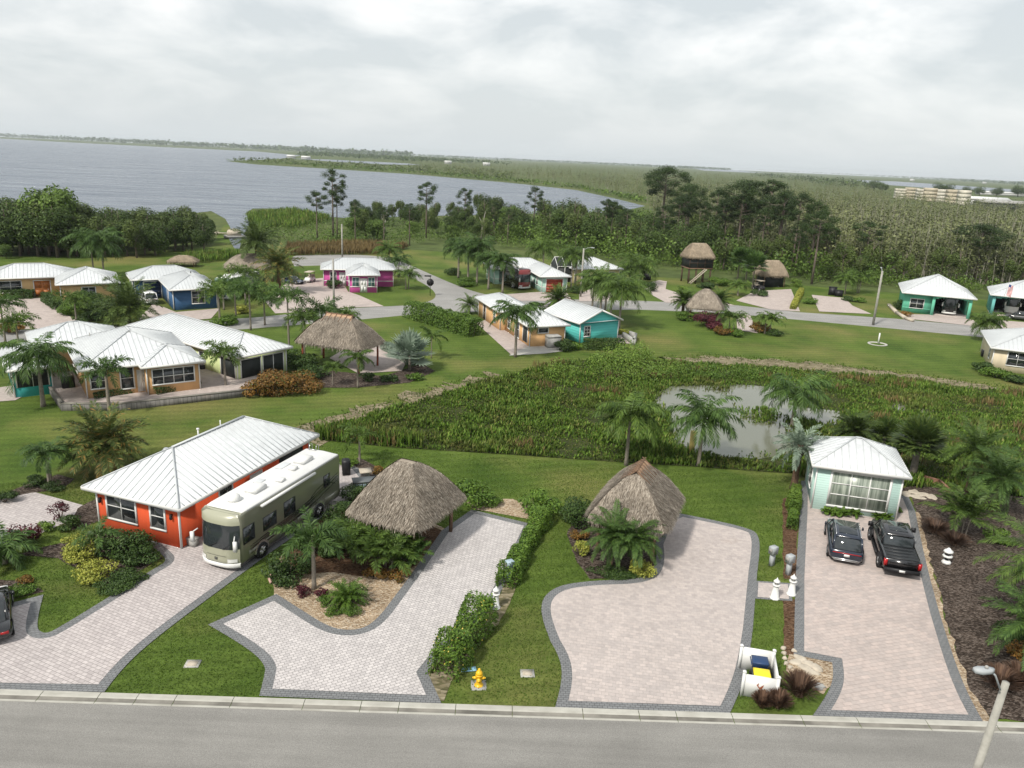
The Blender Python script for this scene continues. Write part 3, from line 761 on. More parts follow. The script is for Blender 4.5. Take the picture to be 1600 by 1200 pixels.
    if plate:
        q = MB(); q.box(a-.022, -.155, zb*.60, a+.04, .155, zb*.60+.15); obj('licence_plate', q, M['white'], t)
    for sy in (-1, 1): q = MB(); q.box(e-.22, sy*hw*.66-.17, zb*.66, e-.02, sy*hw*.66+.17, zb*.76); obj('headlight', q, M['clear_lens'], t)
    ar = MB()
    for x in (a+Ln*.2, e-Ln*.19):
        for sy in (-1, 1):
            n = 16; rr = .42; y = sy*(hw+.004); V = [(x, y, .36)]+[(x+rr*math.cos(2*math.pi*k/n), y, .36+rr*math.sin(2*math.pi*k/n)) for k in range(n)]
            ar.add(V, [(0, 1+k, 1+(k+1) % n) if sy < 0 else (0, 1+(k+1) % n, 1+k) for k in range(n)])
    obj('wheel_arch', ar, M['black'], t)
    wheels(t, (a+Ln*.2, e-Ln*.19), Wd-.20, .36)
    return t
def pickup(name, label, p, ang, paint, Ln=5.9, Wd=2.03, Ht=1.95, group=None):
    t = thing(name, label, 'pickup truck', p, ang, group); hw = Wd/2; a, e = -Ln/2, Ln/2; zb = 1.20
    b = MB(); st = [(a, .95, .55, zb*.98), (a+.06, .985, .50, zb), (a+.5, 1.0, .46, zb), (a+2.0, 1.0, .44, zb), (a+3.9, 1.0, .44, zb), (e-1.1, .99, .44, zb*.97), (e-.25, .95, .46, zb*.90), (e, .88, .52, zb*.80)]
    b.loft([ring_section(x, hw*k, z0, z1, top=.93, r=.07) for x, k, z0, z1 in st]); obj('body', b, paint, t, True)
    g = MB(); cs = [(a+1.80, .9, .76, zb-.03, zb), (a+1.98, .9, .76, zb-.03, Ht-.05), (a+3.5, .91, .78, zb-.03, Ht-.02), (a+3.95, .9, .76, zb-.03, Ht-.07), (a+4.75, .88, .72, zb-.06, zb)]
    g.loft([[(x, y, z) for y, z in ((hw*k0, z0), (hw*k1, z1), (-hw*k1, z1), (-hw*k0, z0))] for x, k0, k1, z0, z1 in cs]); obj('cab_windows', g, M['glass'], t)
    r_ = MB(); rs = [(a+1.93, .70, Ht-.07), (a+2.1, .77, Ht-.01), (a+3.0, .79, Ht+.02), (a+3.85, .775, Ht-.03), (a+3.98, .74, Ht-.08)]
    r_.loft([[(x, hw*k*y, z-dz) for y, dz in ((-1, .07), (-.95, .01), (-.5, -.01), (.5, -.01), (.95, .01), (1, .07))] for x, k, z in rs]); rf = obj('cab_roof', r_, paint, t, True)
    q = MB(); q.box(a+2.35, -hw*.5, Ht+.005, a+3.5, hw*.5, Ht+.035); obj('sunroof', q, M['glass'], rf)
    for sy in (-1, 1):
        for xx in (a+2.0, a+2.95): q = MB(); q.bar((xx, sy*hw*.905, zb-.02), (xx+.02, sy*hw*.775, Ht-.05), .13 if xx < a+2.5 else .07, .04); obj('pillar', q, paint, t)
        q = MB(); q.bar((a+4.72, sy*hw*.885, zb-.02), (a+3.95, sy*hw*.755, Ht-.07), .07, .05)
        obj('pillar', q, paint, t)
    q = MB()   # folding bed cover
    for i in range(4): q.box(a+.09+i*.43, -hw*.86, zb+.002, a+.09+i*.43+.41, hw*.86, zb+.045)
    obj('bed_cover', q, M['bedcover'], t)
    q = MB(); q.box(a-.02, -hw*.80, .68, a+.04, hw*.80, zb-.05); q.box(a-.035, -hw*.7, .98, a-.018, hw*.7, 1.06); tg = obj('tailgate', q, paint, t)
    q = MB(); q.box(a-.05, -.10, zb-.2, a-.03, .10, zb-.15); obj('handle', q, M['black'], tg)
    for sy in (-1, 1): q = MB(); q.box(a-.025, sy*hw*.9-.09, .74, a+.16, sy*hw*.9+.09, zb-.06); obj('tail_light', q, M['red_lens'], t)
    q = MB(); q.box(a-.16, -hw*.93, .46, a+.05, hw*.93, .66); obj('rear_bumper', q, M['black'], t)
    q = MB(); q.box(a-.175, -.155, .50, a-.155, .155, .64); obj('licence_plate', q, M['white'], t)
    for sy in (-1, 1):
        q = MB(); q.bar((a+4.35, sy*hw, zb+.05), (a+4.38, sy*(hw+.14), zb+.08), .06); q.box(a+4.26, sy*(hw+.22)-.13, zb, a+4.40, sy*(hw+.22)+.13, zb+.27); obj('tow_mirror', q, M['black'], t)
        q = MB(); q.box(e-.25, sy*hw*.68-.17, .8, e-.01, sy*hw*.68+.17, .96); obj('headlight', q, M['clear_lens'], t)
        q = MB(); q.box(a+2.2, sy*(hw+.02)-.07, .40, a+4.2, sy*(hw+.02)+.07, .46); obj('running_board', q, M['black'], t)
        for x in (a+1.15, e-1.05):   # flared arches
            q = MB(); q.tube([(x+.5*math.cos(k*math.pi/8), sy*(hw+.01), .44+.5*math.sin(k*math.pi/8)) for k in range(9)], .05, 6)
            obj('fender_flare', q, M['black'], t)
    wheels(t, (a+1.15, e-1.05), Wd-.08, .44, .32)
    return t
# ================================================================ foliage colours
M['leaf_palm'] = leafmat('palm_leaf', (.042, .082, .016), (.112, .175, .034))
M['leaf_palm_blue'] = leafmat('deep_palm_leaf', (.032, .070, .018), (.084, .145, .034))
M['leaf_date'] = leafmat('date_palm_leaf', (.050, .085, .022), (.12, .15, .045), (.30, .18, .05))
M['leaf_date_dark'] = leafmat('dark_date_leaf', (.036, .066, .016), (.092, .130, .034))
M['leaf_dead'] = leafmat('dry_palm_leaf', (.28, .16, .06), (.40, .25, .10))
M['leaf_silver'] = leafmat('silver_palm_leaf', (.13, .18, .14), (.26, .32, .27))
M['leaf_yellow'] = leafmat('yellow_green_leaf', (.16, .19, .03), (.38, .38, .08))
M['leaf_lime'] = leafmat('lime_leaf', (.07, .13, .018), (.16, .24, .04))
M['leaf_dark'] = leafmat('dark_shrub_leaf', (.020, .044, .011), (.060, .102, .024))
M['leaf_mid'] = leafmat('shrub_leaf', (.044, .094, .013), (.122, .200, .030))
M['leaf_red'] = leafmat('maroon_leaf', (.035, .008, .014), (.11, .022, .035))
M['leaf_rust'] = leafmat('rust_leaf', (.10, .060, .018), (.26, .13, .03), (.08, .11, .025))
M['leaf_bronze'] = leafmat('bronze_grass', (.06, .035, .028), (.16, .10, .075))
M['leaf_tree'] = leafmat('tree_leaf', (.026, .052, .012), (.078, .120, .028))
M['leaf_tree2'] = leafmat('olive_tree_leaf', (.046, .070, .018), (.105, .145, .038))
M['leaf_tree3'] = leafmat('bright_tree_leaf', (.052, .095, .016), (.115, .180, .034))
M['leaf_pine'] = leafmat('pine_needle', (.015, .034, .009), (.048, .080, .021))
M['leaf_marsh'] = leafmat('marsh_tree_leaf', (.072, .088, .036), (.170, .188, .086))
def reedm():
    t = NT('pond_reed'); r = t.n('NewGeometry').outputs['Random Per Island']
    a = t.ramp(r, [(0, (.034, .075, .010)), (.85, (.130, .215, .030)), (.97, (.20, .20, .06))]); d = t.ramp(r, [(0, (.050, .058, .014)), (.7, (.125, .125, .035)), (1, (.19, .15, .07))])
    f = t.noise(t.pos(), .16, 5, .65); c = t.mix(t.ramp(f, [(.50, 0.0), (.68, .8)]), a, d)
    c = t.mix(1.0, c, t.ramp(t.noise(t.pos(), .5, 3), [(.3, .72), (.7, 1.25)]), 'MULTIPLY'); return t.done(c, .6, .2)
M['leaf_reed'] = reedm()
M['leaf_flower'] = leafmat('yellow_blossom', (.55, .42, .06), (.70, .55, .15))
M['leaf_brown_reed'] = leafmat('brown_reed', (.11, .075, .035), (.21, .16, .075))
M['trunk_pale'] = mat('pale_trunk', (.30, .28, .24), .9, .35, .8)
M['crownshaft'] = mat('green_crownshaft', (.12, .18, .06), .5, .15, 4)
def thatchm(name, c1, c2, c3):
    t = NT(name); r = t.n('NewGeometry').outputs['Random Per Island']; c = t.ramp(r, [(0, c1), (.6, c2), (1, c3)])
    c = t.mix(1.0, c, t.ramp(t.noise(t.pos(), 1.1, 5), [(.3, .72), (.7, 1.15)]), 'MULTIPLY'); return t.done(c, .95, .05)
M['thatch'] = thatchm('palm_thatch', (.11, .092, .072), (.26, .222, .180), (.42, .375, .315))
M['thatch_tan'] = thatchm('old_thatch', (.13, .10, .07), (.28, .225, .165), (.42, .36, .28))
M['ridge_mat'] = mat('woven_mat', (.36, .235, .15), .9, .2, 4, .01)
# ================================================================ ground, water, roads
b = MB(); g = np.array([-9000, -6000, -3000, -1500, -700, -300, -100, 100, 300, 700, 1500, 3000, 6000, 9000.0])
gy = np.array([-60, 60, 150, 300, 600, 1200, 2500, 5000, 9000.0])
V = [(x, y, 0) for y in gy for x in g]; nx = len(g)
b.add(V, [(j*nx+i, j*nx+i+1, (j+1)*nx+i+1, (j+1)*nx+i) for j in range(len(gy)-1) for i in range(nx-1)]); struct('ground', b, M['far'])
sheet('lawn', [(-500, 420), (0, 402), (200, 397), (330, 386), (350, 352), (362, 350), (368, 372), (372, 392), (450, 398), (640, 390), (850, 404), (1010, 432), (1180, 442), (1240, 445), (1400, 458), (1620, 474), (2000, 500), (2100, 1330), (-600, 1330)], .004, M['lawn'])
LAKE = [(-500, 197), (-200, 208), (0, 216.5), (100, 222), (250, 229.5), (400, 236.5), (470, 243), (440, 248), (400, 250), (352, 251.5), (400, 257), (500, 263), (640, 272), (800, 286), (900, 297), (960, 310), (1008, 322), (960, 333), (880, 332), (760, 336), (640, 338), (560, 342), (500, 338), (440, 326), (395, 326), (383, 334), (392, 345), (386, 358), (378, 372), (374, 390), (366, 388), (358, 374), (360, 356), (352, 342), (330, 330), (200, 345), (0, 360), (-500, 380)]
lp = [np.array(G(*q)[:2]) for q in LAKE]
b = MB(); b.poly(lp, .05); struct('lake', b, M['lake'])
for nm, q in (('channel', [(452, 247.5), (520, 249.5), (640, 255.5), (660, 258), (600, 257), (520, 252.5)]), ('far_inlet', [(1080, 262.5), (1130, 264), (1195, 270), (1165, 269.5), (1100, 266.5)]), ('far_bay', [(1335, 281), (1400, 283.5), (1500, 290), (1600, 297), (1600, 301), (1440, 293), (1360, 287)])):
    b = MB(); b.poly([np.array(G(*p)[:2]) for p in q], .06); struct(nm, b, M['lake'])
# the front street
def sy(x): return G(x, 1078+52*x/1600.)
A, B_ = sy(-900), sy(2600); d = (B_-A).normalized(); nrm = Vector((-d.y, d.x, 0))
def quad(name, o0, o1, z, mt):
    b = MB(); P = [A+nrm*o0, B_+nrm*o0, B_+nrm*o1, A+nrm*o1]; b.poly([p[:2] for p in P], z); return struct(name, b, mt)
quad('street', -.62, -26, .008, M['asphalt'])
def gutterm():
    t = NT('kerb_concrete'); p = t.pos(); c = t.ramp(t.noise(p, 1.3, 5), [(.3, (.32, .31, .275)), (.7, (.41, .40, .36))])
    n = t.noise(t.pos((.35, 3.0, 1)), 1.2, 4); c = t.mix(t.ramp(n, [(.56, 0.0), (.68, .5)]), c, (.22, .21, .18)); return t.done(c, .9, .2)
M['kerb'] = gutterm()
ke = MB(); gu = MB(); x = 0.0; Ln = (B_-A).length
while x < Ln:
    w = random.choice((2.4, 3.0, 3.0, 1.6)); e = min(Ln, x+w)-.025
    prof = [(0.0, .0), (0.0, .045), (-.26, .05), (-.34, .03)]; p2 = [(-.34, .03), (-.46, .010), (-.56, .013)]; p3 = [(-.56, .013), (-.60, .018), (-.68, .016), (-.68, .0)]
    for b_, pr in ((ke, prof), (gu, p2), (ke, p3)):
        for (a0, z0), (a1, z1) in zip(pr[:-1], pr[1:]):
            q = [A+d*x+nrm*a0, A+d*e+nrm*a0, A+d*e+nrm*a1, A+d*x+nrm*a1]; b_.add([(q[0].x, q[0].y, z0), (q[1].x, q[1].y, z0), (q[2].x, q[2].y, z1), (q[3].x, q[3].y, z1)], [(3, 2, 1, 0)])
    x += w
struct('kerb', ke, M['kerb']); struct('gutter', gu, M['gutter'])
# the back street with its turning head
sheet('back_street', [(-120, 519), (100, 514), (230, 507), (400, 496), (540, 482), (640, 477), (672, 472, 1), (684, 461, 1), (668, 446, 1), (640, 432), (600, 416), (560, 413), (460, 416), (452, 402, 1), (470, 398, 1), (600, 398, 1), (640, 414), (690, 436), (740, 457, 1), (790, 466), (1000, 470), (1150, 477), (1250, 488), (1400, 498), (1540, 511), (1900, 545), (1900, 566), (1535, 527), (1400, 514), (1250, 500), (1130, 489), (1000, 484), (800, 485), (640, 492), (545, 501), (400, 513), (230, 526), (-120, 540)], .008, M['asphalt_far'])
# driveways with charcoal borders
D1 = [(-90, 1075), (163, 1079), (205, 1027, 1), (300, 955), (420, 866), (507, 806), (540, 792), (592, 768), (560, 732), (480, 700), (300, 800), (230, 848), (252, 866, 1), (262, 878, 1), (240, 890), (90, 984, 1), (68, 992, 1), (55, 980, 1), (68, 930), (0, 948), (-90, 968)]
D2 = [(405, 1085), (690, 1097), (668, 1052), (700, 1010), (770, 950), (800, 890), (832, 820), (737, 797), (690, 830), (645, 895), (600, 955), (574, 984, 1), (524, 986, 1), (490, 966), (432, 929), (325, 977), (385, 1012, 1), (416, 1040, 1), (412, 1062, 1)]
D3 = [(867, 1104), (1140, 1113), (1166, 1060, 1), (1176, 985), (1183, 895), (1190, 840, 1), (1168, 824, 1), (1062, 803), (1040, 812), (1024, 850), (1027, 880, 1), (1010, 906, 1), (920, 908, 1), (862, 918, 1), (840, 950, 1), (860, 1003), (884, 1045, 1)]
D4 = [(1268, 1118), (1537, 1127), (1503, 1072, 1), (1468, 960), (1446, 880, 1), (1430, 800), (1420, 778), (1398, 772), (1270, 752), (1252, 752), (1250, 800), (1243, 900), (1240, 1024), (1300, 1036), (1304, 1070, 1)]
for D_ in (D1, D2, D3, D4):
    for i_, q_ in enumerate(D_):
        if q_[1] > 1074: D_[i_] = (q_[0], q_[1]+3.5)
drive(D1, M['paver1']); drive(D2, M['paver2']); drive(D3, M['paver3']); drive(D4, M['paver4'])
sheet('patio', [(-40, 790), (50, 768), (143, 793), (100, 818), (60, 835), (-40, 860)], .010, M['paver1'])
drive([(1180, 908), (1236, 912), (1238, 940), (1178, 936)], M['paver3'], .18, .004, 'path')
# planting beds
bed = lambda px, mt, nm='planting_bed', am=.12: ragged(nm, px, .009, mt, am, .5)
bed([(20, 868), (90, 850), (150, 830), (228, 848), (254, 872), (192, 908), (172, 918), (140, 900), (90, 872)], M['mulch'])
bed([(-20, 905), (40, 908), (70, 925), (-20, 945)], M['mulch']); bed([(120, 795), (160, 775), (160, 812), (110, 830)], M['mulch'])
bed([(-20, 785), (30, 762), (90, 742), (118, 748), (95, 765), (50, 770)], M['mulch'])
bed([(424, 900), (428, 932), (480, 966), (520, 992), (576, 990), (606, 955), (652, 890), (698, 828), (640, 800), (540, 800), (440, 870)], M['gravel'], 'gravel_bed')
bed([(440, 860), (520, 800), (640, 800), (690, 830), (652, 885), (600, 905), (520, 895), (450, 900)], M['mulch_red'])
bed([(735, 795), (830, 812), (845, 795), (800, 780), (725, 780)], M['gravel'], 'gravel_bed')
bed([(530, 730), (560, 715), (600, 735), (585, 755), (548, 745)], M['mulch'])
bed([(885, 835), (905, 800), (1000, 800), (1022, 850), (1024, 885), (1006, 902), (920, 905), (900, 875)], M['mulch'])
bed([(1424, 778), (1500, 760), (1600, 770), (1700, 800), (1750, 1140), (1600, 1128), (1545, 1124), (1508, 1068), (1476, 960), (1452, 870)], M['mulch'], 'mulch_bed', .2)
bed([(1424, 800), (1436, 800), (1454, 880), (1476, 960), (1511, 1066), (1546, 1128), (1528, 1128), (1496, 1070), (1460, 958), (1440, 880)], M['gravel'], 'gravel_strip', .25)
bed([(1222, 935), (1248, 938), (1248, 1024), (1226, 1024)], M['mulch_red']); bed([(1232, 1022), (1310, 1032), (1310, 1060), (1285, 1086), (1228, 1050)], M['gravel'], 'gravel_bed')
bed([(1222, 780), (1248, 770), (1244, 905), (1224, 905)], M['mulch_red']); bed([(1398, 770), (1450, 745), (1500, 760), (1470, 790), (1425, 778)], M['mulch'])
bed([(676, 1094), (692, 1095), (704, 1066), (790, 960), (835, 845), (850, 800), (835, 810), (800, 890), (770, 950), (700, 1010), (668, 1052)], M['dirt'])
bed([(1262, 790), (1270, 770), (1398, 790), (1400, 806), (1330, 806), (1270, 798)], M['mulch'])
bed([(470, 590), (520, 580), (600, 588), (660, 568), (680, 580), (640, 598), (560, 606), (440, 606), (400, 605), (380, 590)], M['mulch'])
# pond, its dirt bank and the near mown bank
POND = [(500, 688), (620, 700), (800, 711), (960, 722), (1090, 730), (1200, 738), (1270, 742), (1420, 760), (1500, 765), (1700, 790), (1900, 790), (1900, 640), (1600, 612), (1500, 606), (1400, 592), (1250, 578), (1150, 572), (1040, 566), (960, 560), (880, 566), (800, 586), (720, 608), (640, 632), (560, 655), (490, 672)]
ragged('bank_dirt', [(440, 676), (520, 652), (640, 618), (760, 585), (860, 580), (800, 592), (700, 622), (600, 650), (500, 690), (440, 690)], .008, M['dirt'], 2.4, .7)
ragged('bank_dirt', [(1030, 560), (1120, 557), (1250, 565), (1400, 582), (1520, 600), (1620, 612), (1620, 622), (1500, 612), (1400, 597), (1250, 582), (1100, 570), (1040, 568)], .008, M['dirt'], 2.0, .7)
M['mud'] = mulchm('marsh_mud', [(.022, .030, .010), (.035, .045, .014), (.055, .06, .02)], 5)
sheet('marsh_bed', POND, .012, M['mud'])
OPEN = [[(1022, 618), (1050, 604), (1110, 603), (1160, 601), (1222, 606), (1236, 600), (1275, 609), (1262, 622), (1238, 634), (1312, 644), (1324, 660), (1280, 676), (1262, 708), (1180, 716), (1090, 713), (1055, 692), (1044, 655), (1028, 640)],
        [(1384, 632), (1408, 628), (1420, 640), (1398, 648)], [(1440, 640), (1462, 642), (1455, 650), (1436, 648)]]
for q in OPEN: ragged('pond', q, .014, M['pond'], .5, .7)
# ================================================================ things nobody could count
def inpoly(x, y, P):
    c = np.zeros(len(x), bool); n = len(P)
    for i in range(n):
        (x1, y1), (x2, y2) = P[i][:2], P[(i+1) % n][:2]
        k = ((y1 > y) != (y2 > y)) & (x < (x2-x1)*(y-y1)/(y2-y1+1e-12)+x1); c ^= k
    return c
def sample_px(P, n):
    xs = [p[0] for p in P]; ys = [p[1] for p in P]; X = []; Y = []; c = 0
    while c < n:
        x = rng.uniform(min(xs), max(xs), n*2); y = rng.uniform(min(ys), max(ys), n*2); k = inpoly(x, y, P); X.append(x[k]); Y.append(y[k]); c += k.sum()
    return np.concatenate(X)[:n], np.concatenate(Y)[:n]
def ground_pts(x, y):
    d = (x[:, None]-800)*CR-(y[:, None]-600)*CU+F*_f; t = -H/d[:, 2]; return np.stack([t*d[:, 0], t*d[:, 1], 0*t], 1)
def sample_world(P, n):
    W_ = [np.array(G(*p[:2])[:2]) for p in P]; return np.concatenate([np.stack(sample_px([tuple(w) for w in W_], n), 1), np.zeros((n, 1))], 1)
def blades(P, h, w, lean, per):
    n = len(P); P = np.repeat(P, per, 0); k = len(P); h = np.repeat(np.broadcast_to(h, (n,)), per)*rng.uniform(.6, 1.15, k)
    a = rng.uniform(0, 6.283, k); ln = lean*rng.uniform(.2, 1, k)*h; dv = np.stack([np.cos(a), np.sin(a), 0*a], 1); sv = np.stack([-np.sin(a), np.cos(a), 0*a], 1)*(w*rng.uniform(.7, 1.3, k))[:, None]
    mid = P+dv*(ln*.35)[:, None]; mid[:, 2] += h*.6; tip = P+dv*ln[:, None]; tip[:, 2] += h
    return np.stack([P-sv*.3, mid-sv, tip, mid+sv], 1).reshape(-1, 3)
# pond plants: dense everywhere but the open water
ISL = [[(1150, 650), (1165, 640), (1195, 640), (1215, 648), (1200, 662), (1160, 660)], [(1100, 606), (1135, 602), (1135, 612), (1105, 616)], [(1225, 655), (1265, 660), (1290, 668), (1280, 690), (1240, 690)]]
def pond_plants(n):
    W_ = [np.array(G(*p)[:2]) for p in POND]; P = np.stack(sample_px([tuple(w) for w in W_], n), 1)
    P = np.concatenate([P, np.zeros((n, 1))], 1)
    keep = np.ones(n, bool)
    jit = P[:, :2]+rng.normal(size=(n, 2))*.45
    for o in OPEN: keep &= ~inpoly(jit[:, 0], jit[:, 1], [tuple(G(*p)[:2]) for p in o])
    for o in ISL: keep |= inpoly(jit[:, 0], jit[:, 1], [tuple(G(*p)[:2]) for p in o])
    return P[keep]
P = pond_plants(78000)
wv = np.sin(P[:, 0]*.45+1.3*np.sin(P[:, 1]*.3))*np.sin(P[:, 1]*.38+.8)+.6*np.sin(P[:, 0]*1.1+P[:, 1]*.7)*np.sin(P[:, 1]*1.3-P[:, 0]*.4)
kp = wv+rng.normal(size=len(P))*.45 > -.95; P, wv = P[kp], wv[kp]
hh = .34+.22*wv+rng.normal(size=len(P))*.10
b = MB(); b.addq(blades(P, np.clip(hh, .14, 1.1), .055, .5, 4)); struct('pond_plants', b, M['leaf_reed'], 'stuff')
cl = P[rng.integers(0, len(P), 45)]; Q = np.concatenate([c_+rng.normal(size=(26, 3))*np.array([.7, .5, 0]) for c_ in cl])
b = MB(); b.addq(blades(Q, .85, .035, .35, 3)); struct('dead_reeds', b, M['leaf_brown_reed'], 'stuff')
# taller scrub along the far bank and reeds on the near one
def scrub(name, P, h, r, leaf, per, mt):
    n = len(P); Q = np.repeat(P, per, 0); d = unit(rng.normal(size=Q.shape)); d[:, 2] = np.abs(d[:, 2]); hs = np.repeat(h*rng.uniform(.5, 1.2, n), per)
    Q = Q+d*np.stack([r*hs/h, r*hs/h, hs], 1)*(.45+.55*rng.random(len(Q))**.5)[:, None]
    b = MB(); b.addq(leafq(Q, leaf*rng.uniform(.6, 1.3, len(Q)), d, .3)); return struct(name, b, mt, 'stuff')
scrub('bank_scrub', sample_world([(905, 575), (950, 548), (1000, 552), (1040, 570), (1080, 590), (1020, 602), (930, 590), (850, 600), (880, 578)], 70), 2.3, 1.3, .22, 130, M['leaf_lime'])
scrub('bank_scrub', sample_world([(1040, 580), (1180, 580), (1330, 600), (1330, 612), (1200, 596), (1040, 596)], 110), 1.3, .9, .2, 70, M['leaf_mid'])
b = MB(); b.addq(blades(sample_world([(500, 690), (560, 693), (660, 702), (660, 692), (560, 676), (500, 676)], 600), 1.1, .05, .35, 3)); struct('bank_reeds', b, M['leaf_reed'], 'stuff')
b = MB(); b.addq(blades(sample_world([(515, 690), (625, 700), (625, 692), (515, 682)], 120), 1.1, .04, .3, 3)); struct('dry_reeds', b, M['leaf_brown_reed'], 'stuff')
b = MB(); b.addq(blades(sample_world([(1240, 745), (1440, 765), (1440, 745), (1240, 725)], 900), .9, .08, .4, 3)); struct('bank_reeds', b, M['leaf_reed'], 'stuff')
# near lawns: short blades that give the turf its nap and rough edge
M['turf'] = leafmat('turf_blade', (.054, .104, .014), (.115, .180, .028), None, .7, .25)
def near_turf(n):
    P = sample_world([(-60, 760), (130, 745), (300, 690), (560, 700), (800, 716), (1100, 738), (1240, 745), (1240, 1114), (-60, 1076)], n)
    k = np.ones(n, bool)
    for q in BLOCK: k &= ~inpoly(P[:, 0], P[:, 1], q)
    w = rng.random(n) < np.clip(70/ (P[:, 1]+1e-6)-.55, .25, 1); return P[k & w]
b = MB(); b.addq(blades(near_turf(120000), .075, .018, .6, 2)); struct('turf_blades', b, M['turf'], 'stuff')
# weedy tufts breaking up the edge of the bare bank
E_ = []
for q in ([(440, 680), (520, 655), (640, 620), (760, 587), (860, 580)], [(490, 692), (600, 652), (700, 624), (800, 594)], [(1030, 560), (1120, 557), (1250, 565), (1400, 582), (1520, 600), (1620, 612)], [(1040, 568), (1100, 570), (1250, 582), (1400, 597), (1500, 612)]):
    for (x0, y0), (x1, y1) in zip(q[:-1], q[1:]):
        a, e = np.array(G(x0, y0)), np.array(G(x1, y1)); m_ = int(np.linalg.norm(e-a)*16); u = rng.random((m_, 1)); E_.append(a+(e-a)*u+rng.normal(size=(m_, 3))*np.array([.7, .7, 0]))
b = MB(); b.addq(blades(np.concatenate(E_), .22, .035, .7, 3)); struct('bank_weeds', b, M['turf'], 'stuff')
# far woods
def wood(name, poly, n, h, hv, mt, per=9, leaf=.34, wide=.42, trunk=None, low=.1):
    x, y = sample_px(poly, n); P = ground_pts(x, y); hs = h*rng.uniform(1-hv, 1+hv, n)
    Q = np.repeat(P, per, 0); H_ = np.repeat(hs, per); d = unit(rng.normal(size=Q.shape))*(rng.random((len(Q), 1))**.45)
    Q = Q+d*np.stack([H_*wide, H_*wide, H_*(1-low)*.5], 1); Q[:, 2] += H_*(low+(1-low)*.5); Q[:, 2] = np.maximum(Q[:, 2], .2)
    b = MB(); b.addq(leafq(Q, leaf*H_*rng.uniform(.6, 1.3, len(Q)), d, .4, .75)); o = struct(name, b, mt, 'stuff')
    if trunk:
        b = MB(); a = rng.uniform(0, 3.14, n); w = trunk*rng.uniform(.5, 1.2, n)*(rng.random(n) < .5); ln = rng.normal(size=(n, 2))*.07*hs[:, None]; hh_ = hs*rng.uniform(.75, 1.12, n)
        for k in (0, 1.57):
            s_ = np.stack([np.cos(a+k), np.sin(a+k), 0*a], 1)*w[:, None]; tp = P+np.stack([ln[:, 0], ln[:, 1], hh_], 1)
            b.addq(np.stack([P-s_, P+s_, tp+s_*.4, tp-s_*.4], 1).reshape(-1, 3))
        struct('pale_trunks', b, M['trunk_pale'], 'stuff')
    return o
FOREST = [(640, 270), (800, 284), (905, 296), (1010, 318), (1020, 345), (1080, 380), (1180, 410), (1300, 432), (1420, 440), (1640, 452), (1640, 345), (1560, 338), (1400, 316), (1380, 306), (1300, 284), (1150, 276), (1000, 264), (800, 257), (640, 258)]
wood('marsh_forest', FOREST, 10500, 9.0, .5, M['leaf_marsh'], 38, .052, .15, .06, .22)
wood('marsh_edge', [(352, 251), (500, 262), (640, 271), (800, 285), (905, 296), (1010, 319), (1000, 312), (900, 292), (800, 280), (640, 267), (500, 258), (400, 252)], 700, 3.0, .5, M['leaf_tree3'], 7, .5, .8)
wood('marsh_edge', [(352, 251), (420, 250), (640, 262), (700, 262), (800, 272), (800, 283), (640, 270), (500, 261)], 700, 4.5, .5, M['leaf_tree2'], 7, .4, .6)
wood('far_wood', [(-120, 206), (0, 214.6), (200, 225), (400, 234.5), (640, 246), (640, 241), (400, 231), (200, 221.5), (0, 212.6), (-120, 206.5)], 1700, 30, .4, M['leaf_tree'], 8, .4, .8)
wood('far_wood', [(460, 243), (520, 246), (640, 253), (800, 258), (640, 247), (500, 238)], 900, 11, .4, M['leaf_tree'], 8, .4, .7)
wood('far_wood', [(640, 244), (1000, 260.5), (1140, 267), (1140, 263), (1000, 257.5), (800, 249.5), (640, 242)], 1700, 17, .4, M['leaf_tree'], 8, .4, .8)
wood('far_wood', [(1080, 260), (1300, 272), (1600, 290), (1700, 297), (1700, 292), (1600, 285), (1300, 271), (1080, 259.5)], 1300, 16, .4, M['leaf_tree'], 8, .4, .8)
wood('far_wood', [(1170, 272), (1290, 279), (1370, 292), (1390, 300), (1340, 298), (1250, 285), (1170, 276)], 300, 9, .4, M['leaf_tree'], 10, .35, .6)
# the rough between the lawns and the lake
wood('lakeside_brush', [(385, 345), (440, 335), (560, 350), (760, 345), (900, 342), (1000, 340), (1060, 372), (1180, 415), (1330, 437), (1600, 455), (1600, 462), (1300, 446), (1180, 434), (1010, 420), (860, 392), (640, 382), (500, 388), (400, 380)], 1500, 2.2, .6, M['leaf_tree3'], 44, .13, .75)
wood('lakeside_brush', [(760, 350), (1000, 340), (1060, 372), (1180, 415), (1400, 440), (1400, 446), (1180, 430), (1010, 415), (860, 388), (760, 375)], 700, 5.0, .5, M['leaf_tree3'], 60, .095, .5)
b = MB(); b.addq(blades(sample_world([(445, 400), (600, 398), (640, 388), (560, 384), (450, 388)], 2600), 1.9, .07, .3, 3)); struct('reed_belt', b, M['leaf_brown_reed'], 'stuff')
b = MB(); b.addq(blades(sample_world([(386, 340), (460, 332), (520, 345), (460, 360), (392, 356)], 2600), 2.6, .10, .25, 2)); struct('reed_belt', b, M['leaf_reed'], 'stuff')
b = MB(); b.addq(blades(sample_world([(285, 415), (375, 405), (372, 398), (290, 402)], 700), 1.6, .07, .4, 3)); struct('reed_belt', b, M['leaf_reed'], 'stuff')
